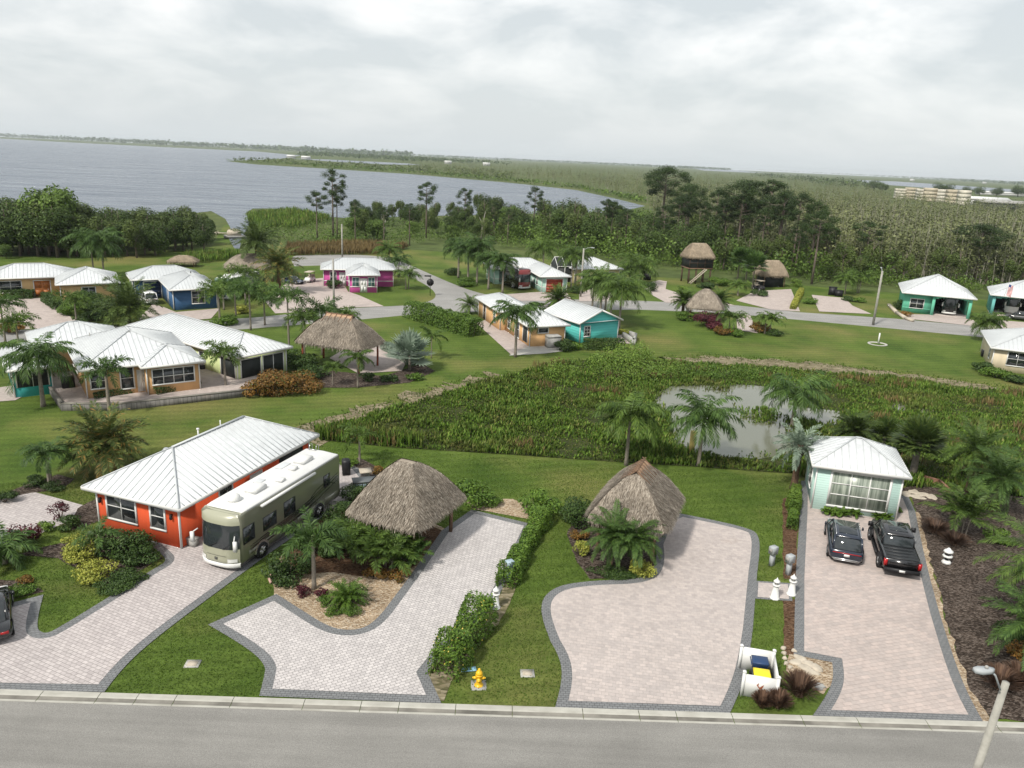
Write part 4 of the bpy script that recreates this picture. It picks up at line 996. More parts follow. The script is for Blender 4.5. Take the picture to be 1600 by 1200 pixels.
# ================================================================ houses
def stucco(name, c): return weathered(name, c, .85, .25)
def siding(name, c, pitch_=.17):
    if name in _mc: return _mc[name]
    t = NT(name); s_ = t.n('SeparateXYZ'); t.l(t.pos(), s_.inputs[0]); f = t.math('FRACT', t.math('DIVIDE', s_.outputs[2], pitch_), 0)
    c_ = t.mix(1.0, t.ramp(t.noise(t.pos(), .8, 4), [(.3, sc(c, .95)), (.7, sc(c, 1.05))]), t.ramp(f, [(0, .72), (.12, 1.0)]), 'MULTIPLY')
    t.bump(f, -.02); _mc[name] = t.done(c_, .6, .3); return t.m
def dirv(a): return Vector((math.cos(R(a)), math.sin(R(a)), 0))
# orange house
B0 = G(284, 858); ang = -19.5; A0 = B0-dirv(ang)*6.1
M['orange'] = stucco('orange_stucco', (.60, .088, .030))
h = house('orange_house', 'bright orange stucco house with white metal hip roof beside the olive motorhome', A0, R(ang), [(0, 0, 6.1, 12.7)], 2.85, .52, M['orange'], M['metal_roof'],
   [(0, 'S', 1.85, 1.75, 2.1, 1.6, 'win', 2, 2), (0, 'S', 4.55, 1.75, .95, 1.5, 'win', 1, 2), (0, 'E', 3.9, 1.95, 1.1, 1.1, 'win', 1, 1), (0, 'E', 6.8, 1.08, 1.0, 2.1, 'door', 1, 1, None, M['white']), (0, 'E', 10.6, 1.7, 2.4, 1.5, 'screen', 2, 1, M['black'], M['screen'])], .52)
for u in (.3, 5.6):
    b = MB(); b.box(u-.06, -.16, 2.05, u+.06, -.01, 2.12); b.lathe([(.05, 0), (.085, .05), (.085, .22), (.02, .28)], 8, (u, -.12, 1.80)); obj('wall_lamp', b, M['black'], h)
b = MB(); b.tube([(2.2, 6.2, 4.1), (2.2, 6.2, 4.75)], .05, 8); b.tube([(2.2, 6.2, 4.72), (2.2, 6.2, 4.80)], .09, 8); obj('roof_vent', b, M['white'], h); b = MB(); b.tube([(1.6, 9, 3.8), (1.6, 9, 4.4)], .04, 8); obj('roof_vent', b, M['white'], h)
b = MB(); b.lathe([(.10, 0), (.2, .12), (.24, .24), (.12, .36), (.05, .38)], 12, (1.7, 3.9, 3.78)); obj('turbine_vent', b, M['chrome'], h)
b = MB(); b.tube([(6.13, -.08, 0), (6.13, -.08, 2.6)], .035, 6); obj('downspout', b, M['white'], h)
# pale aqua cottage
M['aqua'] = siding('pale_aqua_siding', (.45, .62, .57)); M['curtain'] = None
def curt():
    t = NT('white_curtain'); s_ = t.pos((1, 1, .05), R(17)); f = t.noise(s_, 7, 3, .5); t.m = t.done(t.ramp(f, [(.35, (.13, .16, .13)), (.65, (.36, .40, .34))]), .35, .6); return t.m
M['curtain'] = curt()
A1 = G(1267, 795)
h = house('aqua_cottage', 'pale aqua clapboard cottage with big curtained window behind the two dark vehicles', A1, R(-15), [(0, 0, 5.4, 5.0)], 3.4, .48, M['aqua'], M['metal_roof'],
   [(0, 'S', 2.85, 1.75, 3.6, 2.4, 'win', 3, 3, None, M['curtain'], .15), (0, 'W', 2.4, 1.6, 1.2, 1.4, 'win', 1, 2), (0, 'E', 2.6, 1.6, 1.2, 1.4, 'win', 1, 2)], .38)
b = MB(); b.box(-.08, -.09, 3.06, 5.48, -.02, 3.28); obj('frieze_board', b, M['white'], h)
# big peach house on a walled terrace
M['peach'] = stucco('peach_stucco', (.60, .37, .18))
pa = G(137, 622, .5); pang = 35
pad = MB(); D_ = dirv(pang); E_ = dirv(pang+90)
pp = [pa-D_*2.2-E_*1.2, pa+D_*2.0-E_*3.4, pa+D_*15.5-E_*4.2, pa+D_*15.5+E_*1, pa+D_*11+E_*16, pa-D_*3.5+E_*17]
def wallrun(b, pts, th, z0, z1):
    for p, q in zip(pts[:-1], pts[1:]):
        d_ = (q-p).normalized(); n_ = Vector((-d_.y, d_.x, 0)); b.obox((p.x, p.y, z0), (q-p).to_tuple()[:2]+(0,), (n_*th).to_tuple()[:2]+(0,), (0, 0, z1-z0))
M['block'] = paver('grey_block_wall', (.13, .125, .115), (.18, .17, .16), (.07, .07, .065), 0, .4, .2, .01)
b = MB(); b.prism([tuple(p[:2]) for p in inset([np.array(p[:2]) for p in pp], .12)], -.1, .47); o = struct('house_terrace', b, M['paver_far'])
w = MB(); wallrun(w, [pp[5], pp[0], pp[1], pp[2], pp[3]], .25, -.1, .62); t = tag(obj('retaining_wall', w, M['block']), 'low grey block retaining wall around the peach house terrace', 'retaining wall')
c = MB(); wallrun(c, [pp[5]-Vector((.03, .03, 0)), pp[0]-Vector((.03, .03, 0)), pp[1]-Vector((.03, .03, 0)), pp[2]-Vector((.0, .03, 0))], .32, .623, .70); obj('wall_cap', c, M['gutter'], t)
h = house('peach_house', 'large peach stucco house with several white metal hip roofs above the block wall', pa, R(pang), [(0, 0, 9, 11), (4.75, -1.15, 9.25, 4), (-2.9, 10.2, 4.2, 16.4)], 2.72, .42, M['peach'], M['metal_roof'],
   [(1, 'S', 2.25+4.75, 1.55, 3.5, 1.35, 'win', 4, 2), (0, 'S', 1.0, 1.45, 1.2, 1.3, 'win', 2, 2), (0, 'S', 3.3, 1.45, 1.0, 1.9, 'win', 1, 2), (0, 'S', 4.42, 1.05, .5, 2.0, 'door', 1, 1, None, M['white'], .06), (0, 'W', 6.5, 1.5, 1.2, 1.3, 'win', 1, 2), (0, 'W', 9, 1.5, .9, 1.3, 'win', 1, 2)], .5, .5)
b = MB(); b.box(4.2, 4.2, 4.28, 4.5, 4.5, 4.75); obj('roof_vent', b, M['conc_grey'], h); b = MB(); b.tube([(1.6, 9, 3.2), (1.6, 9, 3.9)], .05, 8); obj('roof_vent', b, M['conc_grey'], h)
# pale lime house with screened porch
M['lime'] = stucco('pale_lime_stucco', (.60, .68, .34))
ya = G(372, 600); yang = 54
h = house('lime_house', 'long pale lime house with ribbed white roof and a dark screened porch end', ya, R(yang), [(0, 0, 5.8, 19)], 2.85, .42, M['lime'], M['metal_roof'],
   [(0, 'S', 1.55, 1.35, 2.2, 1.9, 'screen', 1, 1, None, M['screen']), (0, 'S', 4.2, 1.35, 2.4, 1.9, 'screen', 2, 1, None, M['screen']), (0, 'W', 1.5, 1.35, 2.3, 1.9, 'screen', 1, 1, None, M['screen'])]+[(0, 'W', y, 1.6, .75, 1.15, 'win', 1, 2) for y in (6, 10, 15.5)], .5)
# blue house
M['blue'] = siding('blue_siding', (.035, .095, .20), .2); M['navy'] = mat('navy_paint', (.018, .035, .085), .6, .08)
ba = G(272, 485)
h = house('blue_house', 'dark blue clapboard house with pale grey metal roof and navy garage door', ba, R(32), [(0, 0, 5.8, 10.5), (-3.7, 10.0, 5.4, 16)], 3.0, .42, M['blue'], M['roof_grey'],
   [(0, 'S', 3.3, 1.7, 1.6, 1.7, 'win', 2, 2), (1, 'S', -1.3, 1.3, 2.3, 2.5, 'garage', 1, 4, None, M['navy']), (1, 'W', 12.5, 1.6, .9, 1.5, 'win', 1, 2), (0, 'W', 4.5, 1.2, .9, 2.1, 'door', 1, 1, None, M['navy'])], .5)
b = MB(); b.tube([(3.5, 6, 4.0), (3.5, 6, 4.5)], .07, 8); obj('roof_vent', b, M['black'], h)
# tan house far left
M['tan'] = stucco('tan_stucco', (.56, .38, .19)); M['door_wood'] = mat('orange_wood_door', (.34, .12, .035), .5, .2, 2)
ta = G(97, 476)
h = house('tan_house', 'tan stucco house with orange wooden double door at the left edge', ta, R(30), [(0, 0, 7, 9), (-9, 7.2, 1.5, 14)], 2.95, .38, M['tan'], M['metal_roof'],
   [(1, 'S', -6.2, 1.6, 2.6, 1.6, 'win', 2, 2), (1, 'S', -2.3, 1.2, 2.0, 2.3, 'door', 1, 1, None, M['door_wood']), (0, 'W', 2, 1.6, .8, 1.5, 'win', 1, 2), (0, 'W', 3.9, 1.6, .8, 1.5, 'win', 1, 2), (0, 'W', 5.8, 1.6, .8, 1.5, 'win', 1, 2), (0, 'S', 3.5, 1.6, 1.6, 1.4, 'win', 2, 2)], .55)
# pink house
M['pink'] = siding('hot_pink_siding', (.50, .085, .29), .2)
ka = G(546, 457)
M['glass_teal'] = mat('teal_tinted_glass', (.05, .13, .13), .15, .3, .5, 0, .7)
house('pink_house', 'hot pink house with white trim and pale metal roof by the side street', ka, R(13), [(0, 0, 4.5, 8), (-4.2, 6.2, 7.6, 12.5)], 3.0, .42, M['pink'], M['roof_grey'],
   [(0, 'S', 1.05, 1.75, 1.0, 1.4, 'win', 2, 2, None, M['glass_teal']), (0, 'S', 2.3, 1.15, .95, 2.2, 'door', 1, 1, None, M['white']), (0, 'S', 3.6, 1.75, 1.0, 1.4, 'win', 2, 2, None, M['glass_teal']), (0, 'W', 1.2, 1.75, .8, 1.4, 'win', 1, 2, None, M['glass_teal']), (0, 'W', 5, 1.75, .8, 1.4, 'win', 1, 2), (1, 'S', -2.6, 1.6, .9, 1.6, 'win', 1, 2), (1, 'S', -1, 1.2, .9, 2.2, 'door', 1, 1, None, M['white'])], .5, 0, .95)
# small peach house
sa = G(827, 542)
h = house('small_peach_house', 'small peach house with stepped white roof beside the turquoise house', sa, R(20), [(0, 0, 4.7, 10), (-.7, 9.5, 3.9, 19.5)], 2.75, .38, M['peach'], M['metal_roof'],
   [(0, 'S', 1.75, 2.05, 1.25, .55, 'win', 1, 1), (0, 'W', 1.6, 1.3, 1.6, 2.0, 'screen', 1, 1, None, M['screen']), (0, 'W', 4.6, 1.3, 1.5, 2.1, 'win', 2, 2), (0, 'W', 7.8, 1.5, .8, 1.6, 'win', 1, 2), (1, 'W', 12, 1.5, .8, 1.6, 'win', 1, 2), (1, 'W', 16.5, 1.2, 1.1, 2.1, 'door', 1, 1, None, M['wood_dark'])], .5)
b = MB(); b.loft([[(x, y, z) for x, y in ((2.0, -1.2), (3.75, -1.2), (3.75, -.15), (2.0, -.15))] for z in (0, 1.35)]); b.loft([[(2.87+(x-2.87)*k, -.67+(y+.67)*k, z) for x, y in ((1.95, -1.25), (3.8, -1.25), (3.8, -.1), (1.95, -.1))] for z, k in ((1.36, 1), (1.5, .96), (1.6, .8))])
place(tag(obj('storage_box', b, M['conc_grey']), 'grey plastic storage shed against the small peach house end wall', 'storage box'), sa, R(20))
sheet('patio_slab', [(795, 556), (826, 541), (878, 541), (888, 548), (850, 553)], .02, M['concrete'])
# turquoise house with gable
M['turq'] = siding('turquoise_siding', (.085, .45, .42), .35)
qa = G(905, 536)
h = house('turquoise_house', 'turquoise gabled house with pale metal roof behind a clipped hedge', qa, R(33), [(0, 0, 6.3, 7.6)], 2.7, .42, M['turq'], M['roof_grey'],
   [(0, 'S', 1.15, 1.45, .85, 1.25, 'win', 2, 3), (0, 'W', 5.5, 1.15, .85, 2.0, 'door', 1, 1, None, M['white'])], .4, 0, None, True, 'house', .45, [('gable', 'y', .4)])
# seafoam house with mahogany garage door
M['seafoam'] = stucco('seafoam_stucco', (.36, .55, .47)); M['mahogany'] = mat('mahogany_door', (.22, .035, .018), .45, .2, 1.5)
ga = G(846, 457)
house('seafoam_house', 'seafoam house with mahogany garage door beside the black and red coach', ga, R(15), [(0, 0, 4.6, 11.5), (-6.5, 9, 4.3, 15.5)], 2.95, .40, M['seafoam'], M['metal_roof'], [(0, 'S', 2.3, 1.2, 3.0, 2.35, 'garage', 1, 5, None, M['mahogany']), (0, 'W', 3, 1.6, .8, 1.2, 'win', 1, 2)], .6, 0, .95)
# yellow house and pool cage
M['yel'] = stucco('pale_yellow_stucco', (.66, .56, .30))
la = G(897, 443)
house('yellow_house', 'pale yellow house with white metal roof behind the pool cage', la, R(17), [(0, 0, 9.2, 8)], 2.9, .36, M['yel'], M['metal_roof'], [(0, 'S', 2.2, 1.6, 1.5, 1.2, 'win', 2, 2), (0, 'S', 7.2, 1.5, 2, 1.4, 'win', 2, 2)], .6)
t = thing('pool_cage', 'white framed screen pool cage beside the yellow house', 'screen enclosure', G(870, 441), R(17)); b = MB(); s_ = MB()
for x in (0, 1.5, 3.0, 4.3):
    for y in (0, 4): b.bar((x, y, 0), (x, y, 3.0), .09)
    b.bar((x, 0, 3.0), (x, 2, 4.6), .09); b.bar((x, 4, 3.0), (x, 2, 4.6), .09)
for y, z in ((0, 3), (4, 3), (2, 4.6), (0, 1.4)): b.bar((0, y, z), (4.3, y, z), .09)
obj('frame', b, M['white'], t); s_.box(.05, .1, 0, 4.25, 3.95, 2.95); s_.add([(0, .05, 3), (4.3, .05, 3), (4.3, 2, 4.55), (0, 2, 4.55), (4.3, 3.95, 3), (0, 3.95, 3)], [(0, 1, 2, 3), (3, 2, 4, 5), (1, 4, 2), (0, 3, 5)]); obj('screen', s_, M['screen'], t)
# carport houses
def arch(b, o, t_, n_, u0, u1, zs, zc_, ztop, n0, n1, seg=12):
    for i in range(seg):
        a, e = u0+(u1-u0)*i/seg, u0+(u1-u0)*(i+1)/seg; m_ = (a+e)/2; q = (2*(m_-u0)/(u1-u0)-1); z = zs+(zc_-zs)*math.sqrt(max(0, 1-q*q)); tb(b, o, t_, n_, a, e, n0, n1, z, ztop)
def carport_house(name, label, A, ang, Wd, D, h, pitch_, wm_, solid, door0, ops, side=False, rm=None):
    root = thing(name, label, 'house', A, ang); w = MB(); T_, N_ = SIDE['S']
    if solid: w.box(0, .7, -.2, solid, D, h-.06)
    w.box(door0, D-.3, -.2, Wd-.05, D-.02, h-.064); w.box(Wd-.3, 4 if not side else 5, -.2, Wd, D-.3, h-.062)
    if not solid: w.box(0, D*.62, -.2, .25, D-.3, h-.068)
    pil = []
    for x in (door0, Wd-.45): pil.append((x, 0, -.2, x+.45, .45, h-.07))
    arch(w, (0, 0), T_, N_, door0+.45, Wd-.45, h-.85, h-.3, h-.08, -.4, -.05)
    if side:
        tt, nn = SIDE['W']
        for y in (2.6, 5.2): pil.append((0, y, -.2, .4, y+.4, h-.07))
        for y0, y1 in ((.45, 2.6), (3.0, 5.2)): arch(w, (0, 0), tt, nn, -y1, -y0, h-1.0, h-.35, h-.08, -.36, -.04)
    obj('wall', w, wm_, root); [obj('pillar', (lambda b: (b.box(*q), b)[1])(MB()), wm_, root) for q in pil]
    dk = MB(); dk.box(door0+.3, D-.36, .02, Wd-.34, D-.305, h-.2); obj('dark_back_panel', dk, M['screen'], root)  # plain dark panel across the carport's back wall
    fl = MB(); fl.box(door0, -.3, -.05, Wd, D-.4, .02); obj('carport_floor', fl, M['paver_far'], root)
    top, seam, fas = MB(), MB(), MB(); roof_mb(top, seam, fas, -.5, Wd+.5, -.5, D+.5, h, pitch_, 'hip')
    rf = obj('roof', top, rm or M['metal_roof'], root); obj('roof_seam', seam, M['seam'], rf); obj('fascia', fas, M['white'], root)
    for o in ops: opening(root, (0, .7, solid, D), *o)
    return root
M['green'] = stucco('jade_stucco', (.13, .45, .31)); M['aqua2'] = stucco('aqua_stucco', (.15, .43, .41))
gra = G(1409, 488)
h = carport_house('green_carport_house', 'jade green house with an open arched carport holding a dark truck', gra, R(-22), 10.2, 11.5, 3.5, .50, M['green'], 4.3, 4.3, [('S', 2.1, 1.65, 2.0, 1.5, 'win', 2, 2)])
b = MB(); b.box(-.02, .66, .72, 4.28, .72, .9); obj('wall_band', b, M['green'], h)
tqa = G(1546, 492)
carport_house('aqua_carport_house', 'aqua house with arched open sides and pale roof at the right edge', tqa, R(-27), 11, 10, 3.6, .46, M['aqua2'], 0, 0.0, [], True)
M['cream'] = stucco('cream_stucco', (.64, .55, .40)); ca = G(1547, 578)
house('cream_house', 'cream stucco house with pale roof at the right edge above the pond', ca, R(-24), [(0, 0, 9, 11)], 2.9, .38, M['cream'], M['roof_grey'], [(0, 'S', 2.6, 1.7, 2.1, 1.6, 'win', 2, 2), (0, 'W', 3, 1.6, .9, 1.3, 'win', 1, 2)], .45)
M['teal_wall'] = stucco('teal_stucco', (.05, .36, .36)); tla = G(24, 622)
h = house('teal_porch_house', 'teal house with tall screened porch cut by the left edge', tla, R(36), [(0, 0, 3.0, 8)], 2.7, .40, M['teal_wall'], M['metal_roof'], [(0, 'S', 1.5, 1.75, 2.4, 1.7, 'screen', 2, 1, None, M['screen']), (0, 'W', 2, 1.75, 2.6, 1.7, 'screen', 1, 1, None, M['screen']), (0, 'W', 5, 1.75, 2.6, 1.7, 'screen', 1, 1, None, M['screen'])], .5)
sheet('patio', [(-30, 630), (24, 626), (62, 606), (56, 594), (40, 600), (-30, 610)], .012, M['paver_far'])
# ================================================================ thatched huts
def mid(a, b): return (a+b)/2
hut('tiki_hut', 'pyramid thatched hut over the pavers beside the olive motorhome', mid(G(536, 800, 2.45), G(730, 770, 2.45)), R(-25), 5.1, 5.8, 2.5, 2.6, 1.0, 30000)
hut('tiki_hut', 'thatched hut with a pole and mat ridge cap behind the palm clump', mid(G(912, 810, 2.45), G(1070, 770, 2.45)), R(-21+90), 6.2, 4.8, 2.5, 2.4, 1.7, 30000, None, None, True)
hut('tiki_hut', 'wide shaggy thatched hut on red posts beside the lime house', mid(G(462, 540, 2.5), G(598, 533, 2.5)), R(-20), 8.4, 5.4, 2.9, 2.6, 2.8, 16000, mat('red_post', (.24, .06, .03), .7, .15), None, True)
hut('tiki_hut', 'small peaked thatched hut beyond the empty lot beside maroon shrubs', G(1099, 500), R(-15), 5.6, 4.6, 2.2, 2.6, .7, 3500)
hut('tiki_hut', 'broad low thatched hut behind the white and green motorhome', G(392, 437), R(20), 8.6, 6.5, 2.5, 2.1, 2.6, 2500)
hut('tiki_hut', 'old brown thatched mound at the edge of the lakeside reeds', G(287, 416), R(10), 5.5, 3.5, 1.1, 1.0, 1.5, 1200, None, M['thatch_tan'])
bar_ = hut('tiki_bar', 'tan thatched bar with dark screened walls near the marsh wood', G(1202, 447), R(14), 6.0, 4.6, 2.5, 2.7, 2.8, 3000, None, M['thatch_tan'])
b = MB(); b.box(-2.1, -1.45, 0, 2.1, 1.45, 2.35); obj('screen_wall', b, M['screen'], bar_)
t = thing('tiki_tower', 'thatched lookout tower on timber stilts at the marsh edge', 'tiki tower', G(1086, 441), R(14))
for x in (-2.3, -.8, .8, 2.3):
    for y in (-1.6, 1.6): b = MB(); b.tube([(x, y, -.1), (x, y, 3.1)], .17, 8); obj('stilt', b, M['wood_dark'], t)
b = MB(); b.box(-2.6, -1.9, 2.9, 2.6, 1.9, 3.1); obj('deck', b, M['wood'], t); b = MB(); b.box(-2.5, -1.8, 3.1, 2.5, 1.8, 5.25); obj('screen_wall', b, M['screen'], t)
b = MB(); b.bar((-2.55, -1.86, 4.1), (2.55, -1.86, 4.1), .09); [b.bar((x, -1.86, 3.1), (x, -1.86, 5.2), .1) for x in (-2.5, -.8, .8, 2.5)]; obj('rail', b, M['wood_dark'], t)
thatch_roof(t, 6.0, 4.6, 5.35, 2.5, 3.0, 3500, M['thatch_tan'])
b = MB()
for k in (-.4, .4): b.bar((.9, -2.3+k, 2.95), (-2.3, -2.3+k, .1), .08, .2)
for i in range(10): f = i/10; b.box(.9-3.2*f-.14, -2.7, 2.85-2.85*f, .9-3.2*f+.14, -1.95, 2.9-2.85*f)
obj('stair', b, M['stone'], t)
# ================================================================ vehicles
def paint(name, c, rough=.25): return mat(name, c, rough, .03, 1, 0, .5, 0, .6)
M['bedcover'] = mat('matte_black_cover', (.018, .020, .022), .45, .1, 2, 0, .4)
pd = dirv(72)
car('suv', 'dark navy sport utility parked left of the black pickup', G(1320, 884)+pd*2.45, R(72), 5.0, 1.98, 1.74, paint('navy_car_paint', (.008, .014, .028)), 'suv', None, True, 'car', True, M['glass'])
pd = dirv(74); pickup('pickup_truck', 'black crew cab pickup with folding bed cover parked by the mulch', G(1406, 905)+pd*2.95, R(74), paint('black_car_paint', (.010, .010, .012)))
pd = (G(21, 955)-G(23, 1003)).normalized(); pl_ = Vector((-pd.y, pd.x, 0)); car('sedan', 'black car cut off by the left edge on the paver drive', G(24, 1003)+pd*2.2+pl_*.95, math.atan2(pd.y, pd.x), 4.7, 1.85, 1.5, paint('black_sedan_paint', (.010, .011, .013)), 'sedan')
# motorhomes
def sect(hw, z0, z1, r):
    half = [(hw*.94, z0), (hw, z0+.12), (hw, z0+(z1-z0)*.5), (hw, z1-r), (hw-r*.3, z1-r*.3), (hw-r, z1)]
    return [(y, z) for y, z in half]+[(-y, z) for y, z in half[::-1]]
def coach(name, label, p, ang, body_m, roof_m, Ln=10.7, Wd=2.55, Ht=3.55, detail=True, accent=None, group=None):
    t = thing(name, label, 'motorhome', p, ang, group); hw = Wd/2; a, e = -Ln/2, Ln/2
    b = MB(); st = [(a, .95, .55, Ht-.18, .16), (a+.12, 1, .45, Ht-.1, .14), (e-1.0, 1, .42, Ht-.1, .14), (e-.46, .99, .40, Ht-.14, .16)]
    b.loft([[(x, y, z) for y, z in sect(hw*k, z0, z1, r)] for x, k, z0, z1, r in st]); obj('body', b, body_m, t, True)
    r_ = MB(); r_.loft([[(x, y, z) for y, z in ((-hw*k, zz-.10), (-hw*k*.93, zz-.01), (0, zz+.05), (hw*k*.93, zz-.01), (hw*k, zz-.10))] for x, k, zz in ((a+.02, .95, Ht-.12), (a+.2, .985, Ht-.06), (e-1.2, .985, Ht-.06), (e-.75, .95, Ht-.08))]); rf = obj('roof', r_, roof_m, t, True)
    # wrap-round windscreen
    ws = MB(); V = []
    for z, xo in ((1.40, .065), (1.95, .035), (2.5, -.02), (2.78, -.07)):
        for k in range(9):
            q = k/4-1; V.append((e-.02+xo-.40*abs(q)**3.5, q*hw*.985, z))
    ws.add(V, [(j*9+k, j*9+k+1, (j+1)*9+k+1, (j+1)*9+k) for j in range(3) for k in range(8)]); obj('windscreen', ws, M['glass'], t, True)
    up = MB(); V = []
    for z, xo in ((2.781, -.062), (2.95, -.085), (Ht-.35, -.16), (Ht-.16, -.36), (Ht-.11, -.60)):
        for k in range(9):
            q = k/4-1; V.append((e-.02+xo-.40*abs(q)**3.5*max(.2, 1+xo*1.2), q*hw*(.992 if z < Ht-.2 else .95), z))
    up.add(V, [(j*9+k, j*9+k+1, (j+1)*9+k+1, (j+1)*9+k) for j in range(4) for k in range(8)]); obj('nose_cap', up, accent or body_m, t, True)
    dsh = MB(); dsh.box(e-.9, -hw*.93, 1.25, e-.44, hw*.93, 1.4); obj('dashboard', dsh, M['conc_grey'], t)
    fr = MB(); V = []
    for z, xo in ((.42, -.06), (.5, .05), (.75, .10), (1.1, .08), (1.398, .066)):
        for k in range(9):
            q = k/4-1; V.append((e-.02+xo-.41*abs(q)**3.5, q*hw*.99, z))
    fr.add(V, [(j*9+k, j*9+k+1, (j+1)*9+k+1, (j+1)*9+k) for j in range(4) for k in range(8)]); obj('front_cap', fr, accent or body_m, t, True)
    bm_ = MB(); V = []
    for z, xo in ((.28, .02), (.34, .11), (.52, .13), (.58, .07)):
        for k in range(9):
            q = k/4-1; V.append((e-.02+xo-.41*abs(q)**3.5, q*hw*1.0, z))
    bm_.add(V, [(j*9+k, j*9+k+1, (j+1)*9+k+1, (j+1)*9+k) for j in range(3) for k in range(8)]); obj('front_bumper', bm_, M['white'], t, True)
    if detail:
        q = MB()
        for z0_, z1_ in ((.60, .62), (1.0, 1.02)):
            V = []
            for z in (z0_, z1_):
                for k in range(9): u = (k/4-1)*.52; V.append((e-.02+.115-.41*abs(u)**3.5, u*hw, z))
            q.add(V, [(k, k+1, 10+k, 9+k) for k in range(8)])
        q.box(e+.075, -.09, .74, e+.10, .09, .90)
        obj('grille_line', q, M['stripe'], t)
        q = MB()
        for y_ in (-.5, .45): q.bar((e+.06, y_, 1.42), (e+.05, y_+.55, 1.75), .03)
        obj('wiper', q, M['black'], t)
    for sy_ in (-1, 1):
        q = MB(); V = []
        for z in (.66, .86):
            for k in range(5):
                u = sy_*(.56+.09*k); V.append((e-.02+.112-.41*abs(u)**3.5, u*hw, z))
        q.add(V, [((k, k+1, 6+k, 5+k) if sy_ > 0 else (5+k, 6+k, k+1, k)) for k in range(4)]); obj('headlight', q, M['clear_lens'], t)
        q = MB(); q.bar((e-.05, sy_*hw*.95, 2.3), (e+.22, sy_*(hw+.10), 2.15), .05); q.box(e+.14, sy_*(hw+.14)-.10, 1.55, e+.26, sy_*(hw+.14)+.10, 2.15); obj('wing_mirror', q, M['white'], t)
        wn = [(e-1.15, 1.0, 2.0, 1.0)]
        wn += [(e-3.0, 1.25, 1.95, .85), (e-4.9, 1.15, 2.0, 1.0), (a+1.6, .75, 2.15, .85)]
        for x, w_, z, hh_ in wn:
            q = MB(); y0, y1 = sorted((sy_*(hw+.008), sy_*(hw-.04))); q.box(x-w_/2, y0, z-hh_/2, x+w_/2, y1, z+hh_/2); o = obj('window', q, M['black'], t)
            g_ = MB(); y0, y1 = sorted((sy_*(hw+.014), sy_*(hw-.03))); g_.box(x-w_/2+.05, y0, z-hh_/2+.05, x+w_/2-.05, y1, z+hh_/2-.05); obj('pane', g_, M['glass'], o)
        if detail:
            y = sy_*(hw+.006)
            sw = MB(); xs = np.linspace(e-1.2, a+.3, 20)
            for off, wd in ((0, .13), (.24, .18), (.46, .09)):
                zl = [1.0*off+.62+1.05*((e-1.2-x)/(Ln-1.5))**1.4 + .10*math.sin((e-x)*.7) for x in xs]
                th = [wd*(.2+1.0*math.sin(math.pi*min(1, .15+.8*(i/19)))) for i in range(20)]
                side_strip(sw, y, [(x, z) for x, z in zip(xs, zl)], [(x, z+h_) for x, z, h_ in zip(xs, zl, th)])
            for sgn in (1,):
                xs2 = np.linspace(a+.6, a+3.4, 12); side_strip(sw, y+sy_*.002, [(x, 1.55+.45*math.sin((x-a-.6)*1.05)) for x in xs2], [(x, 1.60+.50*math.sin((x-a-.6)*1.05)) for x in xs2])
            obj('swoosh_stripe', sw, M['stripe'], t)
            bl = MB(); y0, y1 = sorted((sy_*(hw+.004), sy_*(hw-.03)))
            for i in range(6):
                x = a+.35+i*(Ln-1.4)/6; bl.box(x, y0, .50, x+(Ln-1.4)/6-.05, y1, .98)
            obj('cargo_door', bl, body_m, t)
            if sy_ > 0:
                q = MB(); q.tube([(a+3.0, hw+.09, Ht-.30), (e-2.2, hw+.09, Ht-.30)], .09, 8); obj('awning', q, M['white'], t)
        ar = MB()
        for x in (a+2.55, e-2.2):
            V = []; n = 12; y = sy_*(hw+.012)
            for k in range(n+1):
                th = math.pi*k/n
                for rr in (.50, .64): V.append((x+rr*math.cos(th), y, .46+rr*math.sin(th)))
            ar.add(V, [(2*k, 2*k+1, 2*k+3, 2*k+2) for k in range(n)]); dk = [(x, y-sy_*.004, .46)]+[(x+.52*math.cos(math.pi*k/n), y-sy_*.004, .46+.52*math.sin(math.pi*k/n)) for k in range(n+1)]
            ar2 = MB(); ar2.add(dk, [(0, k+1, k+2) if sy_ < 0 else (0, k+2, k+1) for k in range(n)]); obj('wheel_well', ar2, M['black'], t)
        obj('wheel_arch', ar, M['chrome'], t)
    wheels(t, (a+2.55, e-2.2), Wd-.16, .48, .30, M['chrome'])
    # roof furniture
    def roofbox(nm, x, y, l, w_, hh_, mt):
        q = MB(); z = Ht-.03; q.loft([[(x+sx_*l/2*k, y+sy_*w_/2*k, z+zz) for sx_, sy_ in ((-1, -1), (1, -1), (1, 1), (-1, 1))] for zz, k in ((0, 1), (hh_*.7, .97), (hh_, .82))]); return obj(nm, q, mt, rf)
    roofbox('air_conditioner', e-3.4, .1, 1.1, .75, .30, M['white']); roofbox('air_conditioner', a+2.2, 0, 1.1, .75, .30, M['white'])
    roofbox('roof_vent', e-5.1, .55, .45, .45, .16, M['white']); roofbox('roof_vent', a+3.6, .2, .45, .45, .2, M['white']); roofbox('roof_hatch', e-4.5, -.5, .6, .5, .07, M['roof_grey']); roofbox('roof_hatch', a+3.4, -.7, 1.0, .5, .05, M['roof_grey'])
    q = MB(); q.lathe([(.36, 0), (.37, .12), (.33, .26), (.22, .37), (.08, .42)], 16, (e-1.75, -.1, Ht-.02)); obj('satellite_dome', q, M['white'], rf, True)
    q = MB(); q.box(a+.3, -.9, Ht-.02, a+.36, -.3, Ht+.03)
    for y in (-.9, -.4): q.tube([(a+.25, y, Ht-.05), (a+.15, y, Ht+.28), (a-.08, y, Ht+.25), (a-.1, y, .9)], .022, 6)
    for i in range(7): q.bar((a-.1, -.9, 1.0+.35*i), (a-.1, -.4, 1.0+.35*i), .03)
    obj('ladder', q, M['chrome'], t)
